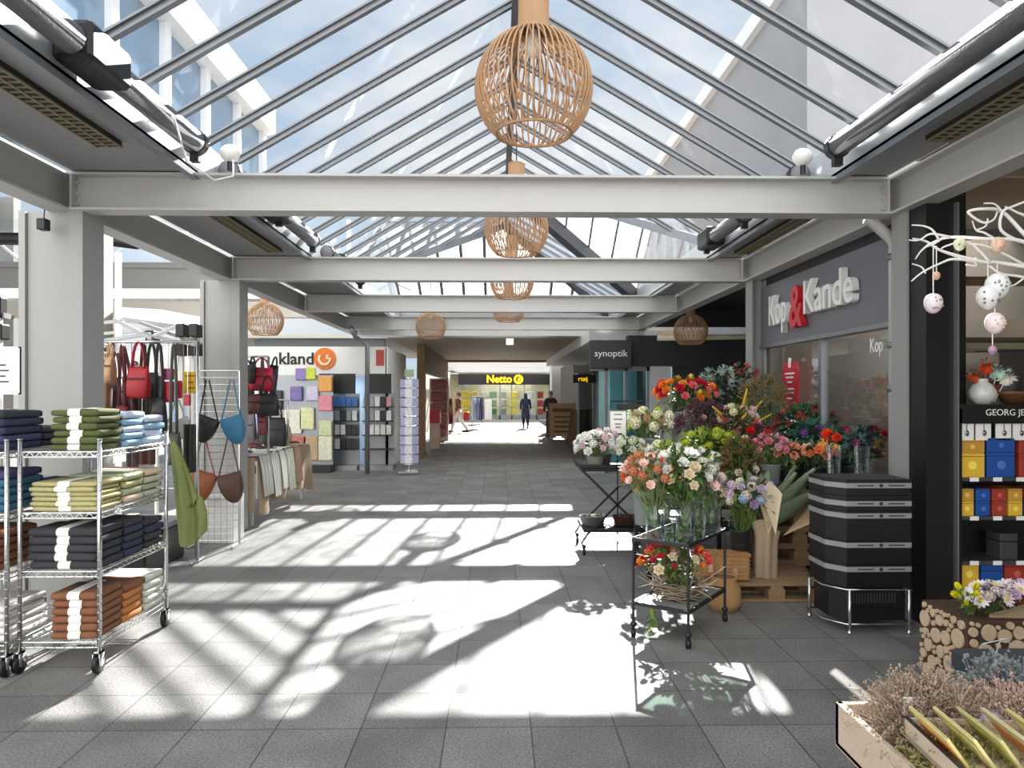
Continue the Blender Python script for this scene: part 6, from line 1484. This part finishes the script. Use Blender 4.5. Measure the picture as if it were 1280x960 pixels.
for i, (x, y, z_, r_, c, nm) in enumerate(((1.455, 1.9, .905, .038, '#8f8158', 'round olive seed pod beside the seed packets'), (1.20, 1.9, .93, .036, '#b9a3ac', 'mauve dried bloom in the heather'), (1.40, 2.0, .925, .03, '#b3a27c', 'beige seed pod at the rear of the pale crate'))):
    b = MB(); b.sphere((x, y, z_), r_, 14, 10)
    for k in range(40):
        d = Vector((rnd(-1, 1), rnd(-1, 1), rnd(-.5, 1))).normalized(); b.tube([Vector((x, y, z_))+d*r_*.9, Vector((x, y, z_))+d*r_*1.25], [.003, .001], 3)
    b.tube([(x, y, z_), (x, y, .76)], .004, 5)
    tag(b.build('seed_pod', mat('pod'+c, c, .85, var=.3, scale=50), None, True), nm, 'seed pod')
t = thing('price_tag', 'small white price tag stuck in the sand-pink heather', 'price tag', (1.04, 1.98, .76))
MB().rbox((1.015, 1.955, .93), (1.055, 1.959, .98), .002).build('card', M_PAPER, t); MB().tube([(1.035, 1.96, .76), (1.035, 1.96, .95)], .002, 5).build('stick', M_WHITE, t)
MB().box((1.024, 1.953, .952), (1.046, 1.955, .960)).build('printing', M_INK, t)
# seed packet tray
t = thing('seed_tray', 'shallow cream tray with dark rim tilted in front of the dried flowers', 'tray', (1.3, 1.7, .93))
b = MB(); TM = Matrix.Translation((.975, 1.885, .917)) @ Matrix.Rotation(-.08, 4, 'Z')
b.box((0, -.26, .0), (.75, 0, .012), TM); b.build('base', mat('tray_cream', '#d8c9ac', .6, var=.1), t)
b = MB(); b.box((0, -.26, .0), (.008, 0, .045), TM); b.box((0, -.008, 0), (.75, 0, .045), TM); b.box((0, -.26, 0), (.75, -.252, .045), TM); b.build('rim', M_PALE, t)
b = MB(); b.box((0, -.262, .045), (.01, .002, .048), TM); b.box((0, -.262, .045), (.75, -.25, .048), TM); b.build('rim_edge', M_DARK, t)
for i in range(9):
    y_ = -.02-.0*i; x_ = .05+.055*i
    tt = thing('seed_packet', '%s seed packet leaning in the cream tray, %s from the heather' % (['yellow and orange', 'pale yellow', 'yellow green', 'cream yellow'][i % 4], NUMW[i]), 'seed packet', TM @ Vector((x_, -.13, .013)), 'seed packets in the cream tray')
    c = ['#dccb86', '#e2d79c', '#c9c688', '#ddd3a6'][i % 4]
    MM = TM @ Matrix.Translation((x_, -.03, .013)) @ Matrix.Rotation(-PI/2, 4, 'Z') @ Matrix.Rotation(.62, 4, 'X')
    MB().rbox((0, -.004, 0), (.17, .004, .09), .003, MM).build('packet', mat('seed'+c, c, .45, var=.15, scale=25), tt)
    b = MB(); b.box((.02, -.0055, .02), (.15, -.004, .065), MM); b.build('picture', mat('seedpic%d' % (i % 3), ['#d8843a', '#f0e4a0', '#b9b05a'][i % 3], .45, var=.4, scale=60), tt)
for o in list(bpy.data.objects):
    if o not in BEFORE and o.parent is None: o.location.y -= .175; o.location.z -= .137
# dark metal letter crate
t = thing('slate_box', 'dark slate planter box with pale wire twigs beside the log basket', 'box', (2.05, 2.62, 0))
MB().rbox((1.75, 2.45, .0), (2.45, 2.75, .62), .01).build('body', mat('slate', '#2f3438', .7, var=.2), t)
b = MB()
for k in range(14):
    x = rnd(1.78, 2.3); b.tube([(x, 2.5, .62), (x+rnd(-.08, .05), 2.48, .68), (x+rnd(-.16, .1), 2.46, rnd(.7, .76)), (x+rnd(-.25, .12), 2.45, rnd(.68, .8))], [.004, .003, .003, .0015], 5)
b.build('twigs', mat('pale_twig', '#a9b0b0', .6, var=.1), t)

# ---------------------------------------------------------------- log basket with flowers
LX0, LX1, LY0, LY1, LH = 2.44, 2.92, 3.70, 4.1, .42
t = thing('log_planter', 'square planter clad with round log slices, filled with wrapped flowers', 'planter', ((LX0+LX1)/2, (LY0+LY1)/2, 0))
MB().rbox((LX0, LY0, 0), (LX1, LY1, LH), .008).build('box', mat('bark', '#4a3829', .9, var=.3), t)
def slices(axis):
    pts = []; tries = 0; W_ = (LX1-LX0) if axis == 'y' else (LY1-LY0)
    while tries < 4000 and len(pts) < 70:
        tries += 1; r_ = rnd(.034, .052) if tries < 700 else rnd(.02, .034) if tries < 2200 else rnd(.011, .018); u = rnd(r_, W_-r_); z = rnd(r_, LH-r_)
        if all((u-a)**2+(z-c)**2 > (r_+q+.002)**2 for a, c, q in pts): pts.append((u, z, r_))
    return pts
b = MB()
for axis in ('y', 'x'):
    for (u, z, r_) in slices(axis):
        M4 = (Matrix.Translation((LX0+u, LY0-.002, z)) @ Matrix.Rotation(PI/2, 4, 'X')) if axis == 'y' else (Matrix.Translation((LX0-.002, LY0+u, z)) @ Matrix.Rotation(-PI/2, 4, 'Y'))
        n = 12; ph = rnd(0, 6); b.lathe([(0, .012), (r_*.97, .012), (r_, .009), (r_, 0)], n=n, M=M4 @ Matrix.Diagonal((rnd(.88, 1.05), rnd(.88, 1.05), 1, 1)))
b.build('log_slices', mat('slice_wood', '#c9b092', .75, var=.25, scale=35), t)
for i, (x, y, z_, rr_, sp, g, lab) in enumerate(((2.52, 3.8, .50, (.07, .06, .06), [(9, 'tulip', '#e6dc2e', None, .024)], '#7d9432', 'bright yellow narcissus clump at the corner of the log planter'),
        (2.63, 3.8, .52, (.10, .08, .06), [(9, 'daisy', '#f0e6ea', '#e8d040', .034), (6, 'cluster', '#d8c6d8', None, .026)], '#6d7a44', 'white and lilac daisy clump in the middle of the log planter'),
        (2.80, 3.84, .51, (.11, .08, .07), [(8, 'daisy', '#f2e2e4', '#d8b84a', .034), (7, 'rose', '#dcc8e0', None, .028)], '#6d7a44', 'pink-white blossom clump at the shop end of the log planter'))):
    bouquet(lab, (x, y, z_), rr_, sp, (x, y, .425), g, 30, .04, .015)
t = thing('paper_wrap', 'brown kraft paper cone lying across the log planter', 'wrapping paper', (2.7, 3.72, .43))
MB().grid(lambda u, v: Vector((2.60+.34*u, 3.70+.05*math.sin(PI*v)+.01, .43+.05*u+.045*math.cos(PI*v)*(.5+u))), 8, 8).build('sheet', M_KRAFT2, t, True)

# ---------------------------------------------------------------- white branch with hanging eggs
BX, BYY = 2.42, 2.9
t = thing('tall_vase', 'tall vase at the picture edge holding white painted branches', 'vase', (BX, BYY, 0))
MB().lathe([(0, 0), (.12, 0), (.14, .1), (.12, .6), (.09, .85), (.1, .9), (.08, .88), (0, .5)], (BX, BYY, 0), 24).build('body', M_CGREY, t, True)
M_BR = mat('branch_white', '#dedbd6', .7, var=.06)
tb = thing('painted_branch', 'white painted twisted branches hung with easter eggs', 'branch', (BX, BYY, .85))
DB = 2.9
def bp(px, py, dy=0): p = at(px, py, DB+dy); return p
def branch(pts, r0, r1):
    # smooth catmull
    P_ = [Vector(p) for p in pts]; out = []
    for i in range(len(P_)-1):
        p0 = P_[max(i-1, 0)]; p1 = P_[i]; p2 = P_[i+1]; p3 = P_[min(i+2, len(P_)-1)]
        for k in range(5):
            s_ = k/5; out.append(.5*((2*p1)+(-p0+p2)*s_+(2*p0-5*p1+4*p2-p3)*s_*s_+(-p0+3*p1-3*p2+p3)*s_**3))
    out.append(P_[-1]); n = len(out)
    return out, [r0+(r1-r0)*i/(n-1) for i in range(n)]
b = MB()
def br(pts, r0=.009, r1=.003):
    o, rr_ = branch(pts, r0, r1); b.tube(o, rr_, 6)
J = Vector((BX, BYY, .86)); K = bp(1330, 330)
br([J, (BX+.02, BYY, 1.3), bp(1345, 420), K], .018, .012)
br([K, bp(1300, 332), bp(1255, 326, .02), bp(1235, 325), bp(1185, 312), bp(1165, 300), bp(1147, 296, -.03)], .011, .003)
br([bp(1235, 325), bp(1200, 322), bp(1185, 326), bp(1160, 338), bp(1145, 350)], .006, .003)
br([K, bp(1290, 300), bp(1240, 296), bp(1195, 294, .03), bp(1170, 302), bp(1155, 314)], .010, .003)
br([bp(1180, 297), bp(1172, 285), bp(1160, 280), bp(1146, 279)], .005, .0025)
br([bp(1195, 294), bp(1170, 290), bp(1155, 298), bp(1142, 298)], .005, .0025)
br([bp(1185, 295), bp(1175, 302), bp(1160, 309), bp(1150, 322)], .005, .0025)
br([K, bp(1290, 290), bp(1262, 262, .03), bp(1240, 258), bp(1218, 262), bp(1236, 275), bp(1250, 272), bp(1255, 262)], .009, .003)
br([bp(1285, 300), bp(1260, 285), bp(1262, 262), bp(1275, 255), bp(1300, 245)], .007, .004)
br([bp(1262, 262), bp(1252, 252), bp(1238, 251)], .004, .0025)
br([bp(1250, 295), bp(1238, 288), bp(1228, 285), bp(1223, 273)], .005, .0025)
br([bp(1228, 285), bp(1240, 280), bp(1243, 270)], .004, .0025)
br([bp(1245, 325), bp(1225, 305), bp(1210, 300), bp(1190, 305), bp(1184, 308)], .006, .003)
br([bp(1300, 335), bp(1270, 318), bp(1240, 305), bp(1218, 302)], .006, .003)
br([bp(1320, 360), bp(1290, 345), bp(1260, 340), bp(1245, 330)], .007, .004)
br([bp(1290, 345), bp(1275, 355), bp(1262, 352), bp(1255, 344)], .004, .0025)
br([bp(1215, 329), bp(1228, 330), bp(1225, 322), bp(1229, 320)], .004, .002)
br([bp(1163, 340), bp(1158, 332), bp(1146, 328)], .004, .002)
br([K, bp(1300, 275), bp(1280, 262), bp(1265, 255)], .008, .003)
b.build('twigs', M_BR, tb, True)
def egg(px, py, rpx, lab, c='#e9e6e2', c2='#c9b9c0', hookpy=300):
    p = at(px, py, DB); s_ = DB/F; r_ = rpx*s_
    tt = thing('easter_egg', lab, 'egg ornament', p, 'eggs hung on the white branches')
    b = MB(); b.lathe([(r_*math.sin(a)*(1+.0), -r_*1.18*math.cos(a)+(0.12*r_*math.sin(a)**2)) for a in [PI*i/12 for i in range(13)]], p, 18); b.build('shell', mat('egg'+c, c, .35, var=.12, scale=60), tt, True)
    b = MB()
    for k in range(10):
        a = rnd(-2.6, -.5); z_ = rnd(-.6, .6); q = r_*math.sqrt(max(.1, 1-z_*z_/1.3))*1.01; b.sphere((p.x+q*math.cos(a), p.y+q*math.sin(a), p.z+z_*r_), r_*.12, 6, 4)
    b.build('painted_spots', mat('spot'+c2, c2, .4, var=.1), tt, True)
    MB().tube([(p.x, p.y, p.z+r_*1.15), (p.x, p.y, zat(hookpy, DB))], .0022, 5).build('ribbon', M_BR, tt)
egg(1173, 378, 11, 'white egg with pink flowers hanging lowest nearest the steel post', '#dcd6d6', '#b0788c', 300)
egg(1255, 356, 14, 'large speckled white egg, highest of the three near the shelving window', '#e6e6e4', '#8a8f90', 326)
egg(1243, 370, 13, 'white egg with grey flowers, middle of the three near the shelving window', '#e3dfe0', '#6a6a72', 326)
egg(1252, 403, 11.5, 'plain pale pink egg, lowest of the three near the shelving window', '#ead9d6', '#d6c0bc', 340)
egg(1177, 343, 4.5, 'small peach egg beside the pink-flowered egg', '#d8a888', '#c08a6a', 305)
egg(1249, 437, 5, 'tiny mauve ball below the plain pink egg', '#a88aa0', '#8a6a84', 415)
egg(1207, 303, 7, 'small cream lattice ball on the upper twigs', '#d8d8b8', '#9a9a6a', 296)
egg(1255, 304, 9, 'peach tinted glass ornament among the upper twigs', '#d8b8a4', '#c98f6a', 296)
# ================================================================ PEOPLE (far down the aisle)
M_SKIN = mat('skin', '#c99b80', .6, var=.05)
def skinbody(name, verts, edges, radii, m, parent, root=0, sub=2):
    me = bpy.data.meshes.new(name); me.from_pydata(verts, edges, []); me.materials.append(m)
    o = bpy.data.objects.new(name, me); C.objects.link(o); o.parent = parent; ORG[o.name] = ORG.get(parent.name, Vector((0,0,0)))
    md = o.modifiers.new('skin', 'SKIN'); md.use_smooth_shade = True
    lay = me.skin_vertices[0].data if me.skin_vertices else None
    if lay is None:
        bm_ = None
        import bmesh
        bm = bmesh.new(); bm.from_mesh(me); bm.verts.layers.skin.verify(); bm.to_mesh(me); bm.free(); lay = me.skin_vertices[0].data
    for i, r_ in enumerate(radii):
        rr_ = r_ if isinstance(r_, tuple) else (r_, r_); lay[i].radius = rr_; lay[i].use_root = (i == root)
    s_ = o.modifiers.new('sub', 'SUBSURF'); s_.levels = sub; s_.render_levels = sub
    return o
def person(x, y, h, rz, lab, coat, legs, hair, stride=.2, coatlen=.55, bag=None, shoes='#2a2420', hairlen=.0):
    t = thing('person', lab, 'person', (x, y, 0), None, rz); k = h/1.75
    # local: facing +Y
    hip, kn, an = .92, .50, .09
    s = stride
    V = [(0,0,.95),(0,0,1.12),(0,0,1.32),(0,0,1.45),(0,0,1.53),(0,.01,1.60),(0,.02,1.68),
         (-.19,0,1.40),(-.24,-s*.35,1.15),(-.25,s*.15,.93),(-.25,s*.3,.84),
         (.19,0,1.40),(.24,s*.35,1.15),(.25,s*.75,.95),(.25,s*.95,.87),
         (-.095,0,.90),(-.10,s*.55,.50),(-.10,s*.85,.10),(-.10,s*.85+.15,.035),
         (.095,0,.90),(.10,-s*.3,.50),(.10,-s*1.2,.12),(.10,-s*1.2+.13,.035)]
    E = [(0,1),(1,2),(2,3),(3,4),(4,5),(5,6),(3,7),(7,8),(8,9),(9,10),(3,11),(11,12),(12,13),(13,14),(0,15),(15,16),(16,17),(17,18),(0,19),(19,20),(20,21),(21,22)]
    rad = [(.14,.10),(.13,.095),(.155,.105),(.10,.07),(.055,.055),(.075,.09),(.07,.085),(.058,.055),(.045,.045),(.034,.032),(.028,.04),(.058,.055),(.045,.045),(.034,.032),(.028,.04),(.085,.085),(.06,.06),(.042,.042),(.04,.03),(.085,.085),(.06,.06),(.042,.042),(.04,.03)]
    V = [(a*k, b_*k, c_*k) for a, b_, c_ in V]; rad = [(a*k, b_*k) for a, b_ in rad]
    bdy = skinbody('body', V, E, rad, M_SKIN, t)
    # trousers
    Vt = [V[0], V[15], V[16], V[17], V[19], V[20], V[21]]; skinbody('trousers', Vt, [(0,1),(1,2),(2,3),(0,4),(4,5),(5,6)], [(.16*k,.12*k),.105*k,.082*k,.062*k,.105*k,.082*k,.062*k], mat('cloth'+legs, legs, .85, var=.12), t)
    # shoes
    b = MB()
    for i in (17, 21):
        a_ = Vector(V[i]); b.rbox((a_.x-.045, a_.y-.06, .0), (a_.x+.045, a_.y+.20, .075), .02)
    b.build('shoes', mat('shoe'+shoes, shoes, .6, var=.1), t, world=False)
    # coat: sleeves + torso by skin, skirt by lathe
    Vc = [(0,0,1.0*k), V[1], V[2], V[3], V[7], V[8], V[9], V[11], V[12], V[13]]
    skinbody('coat', Vc, [(0,1),(1,2),(2,3),(3,4),(4,5),(5,6),(3,7),(7,8),(8,9)], [(.175*k,.13*k),(.165*k,.125*k),(.19*k,.135*k),(.12*k,.09*k),.082*k,.066*k,.05*k,.082*k,.066*k,.05*k], mat('coat'+coat, coat, .85, var=.12), t)
    if coatlen > .3:
        b = MB(); z0 = 1.05*k; z1 = (1.05-coatlen)*k
        b.grid(lambda u, v: Vector(((.175+.05*u)*k*math.cos(2*PI*v), (.13+.07*u)*k*math.sin(2*PI*v)+.008*math.sin(v*40)*u, z0+(z1-z0)*u)), 8, 28); b.build('coat_skirt', mat('coat'+coat, coat), t, True, world=False)
    # face details and hair
    hc = Vector((0, .015*k, 1.655*k)); b = MB()
    b.sphere(hc+Vector((0, -.012, .012)), .105*k, 16, 12, (.86, 1.0, 1.12)) if False else None
    b.grid(lambda u, v: hc+Vector((.093*k*math.sin(PI*.62*u)*math.cos(2*PI*v), (.108*k)*math.sin(PI*.62*u)*math.sin(2*PI*v)-.022*k-(.02*k*u), .118*k*math.cos(PI*.62*u)-(hairlen*u**2 if math.sin(2*PI*v) < .3 else 0))), 10, 20)
    b.build('hair', mat('hair'+hair, hair, .8, var=.25, scale=60), t, True, world=False)
    b = MB(); b.tube([hc+Vector((0, .085*k, .02)), hc+Vector((0, .112*k, -.02*k)), hc+Vector((0, .09*k, -.03*k))], [.008*k, .014*k, .01*k], 6)
    for s_ in (-1, 1): b.sphere(hc+Vector((s_*.085*k, -.0, -.01*k)), .022*k, 8, 6, (.4, .8, 1.3))
    b.build('nose_and_ears', M_SKIN, bdy, True, world=False)
    b = MB()
    for s_ in (-1, 1): b.sphere(hc+Vector((s_*.032*k, .083*k, .012*k)), .010*k, 8, 6)
    b.build('eyes', M_INK, bdy, True, world=False)
    MB().tube([hc+Vector((-.025*k, .086*k, -.05*k)), hc+Vector((0, .094*k, -.052*k)), hc+Vector((.025*k, .086*k, -.05*k))], .005*k, 5).build('mouth', mat('lips', '#a05a50', .5, var=0), bdy, True, world=False)
    # hands with fingers
    for i, sd_ in ((10, -1), (14, 1)):
        w_ = Vector(V[i-1]); hnd = Vector(V[i]); d = (hnd-w_).normalized(); b = MB()
        b.sphere(hnd+d*.015, .036*k, 8, 6, (.45, .9, 1.1))
        for q in range(4): o_ = Vector((0, (-.03+.019*q)*k, 0)); L_ = (.05, .062, .058, .045)[q]*k; b.tube([hnd+o_+d*.04*k, hnd+o_+d*(.04*k+L_), hnd+o_+d*(.04*k+L_*1.5)+Vector((-sd_*.018, 0, 0))], [.009*k, .008*k, .006*k], 5)
        b.tube([hnd+Vector((-sd_*.01, .03*k, 0)), hnd+Vector((-sd_*.02, .055*k, 0))+d*.03*k], [.011*k, .008*k], 5); b.build('hand', M_SKIN, bdy, True, world=False)
    return t
pa = person(xat(573, 30.6), 30.6, 1.68, PI*.42, 'person in brown jacket and white trousers carrying a red bag by the pink rail', '#6b4436', '#dedbd4', '#6a4a34', .32, .12)
pb = person(xat(657, 34), 34, 1.66, 0, 'person in long navy coat walking away towards the store', '#1f2340', '#1a1a20', '#231d1c', .16, .55, hairlen=.12)
pc = person(xat(689, 27), 27.3, 1.72, .15, 'person in dark grey jacket and blue trousers standing by the tan board', '#3b3d42', '#27305a', '#8c8680', .10, .14)
hb = Vector((xat(583, 30.4), 30.2, .62))
t = thing('shopping_bag', 'bright red shopping bag held by the person in white trousers', 'bag', hb)
MB().rbox((hb.x-.1, hb.y-.05, .5), (hb.x+.12, hb.y+.05, .86), .03).build('body', M_RED, t); MB().tube([(hb.x-.05, hb.y, .86), (hb.x, hb.y, .96), (hb.x+.06, hb.y, .86)], .008, 5).build('handle', M_RED, t)
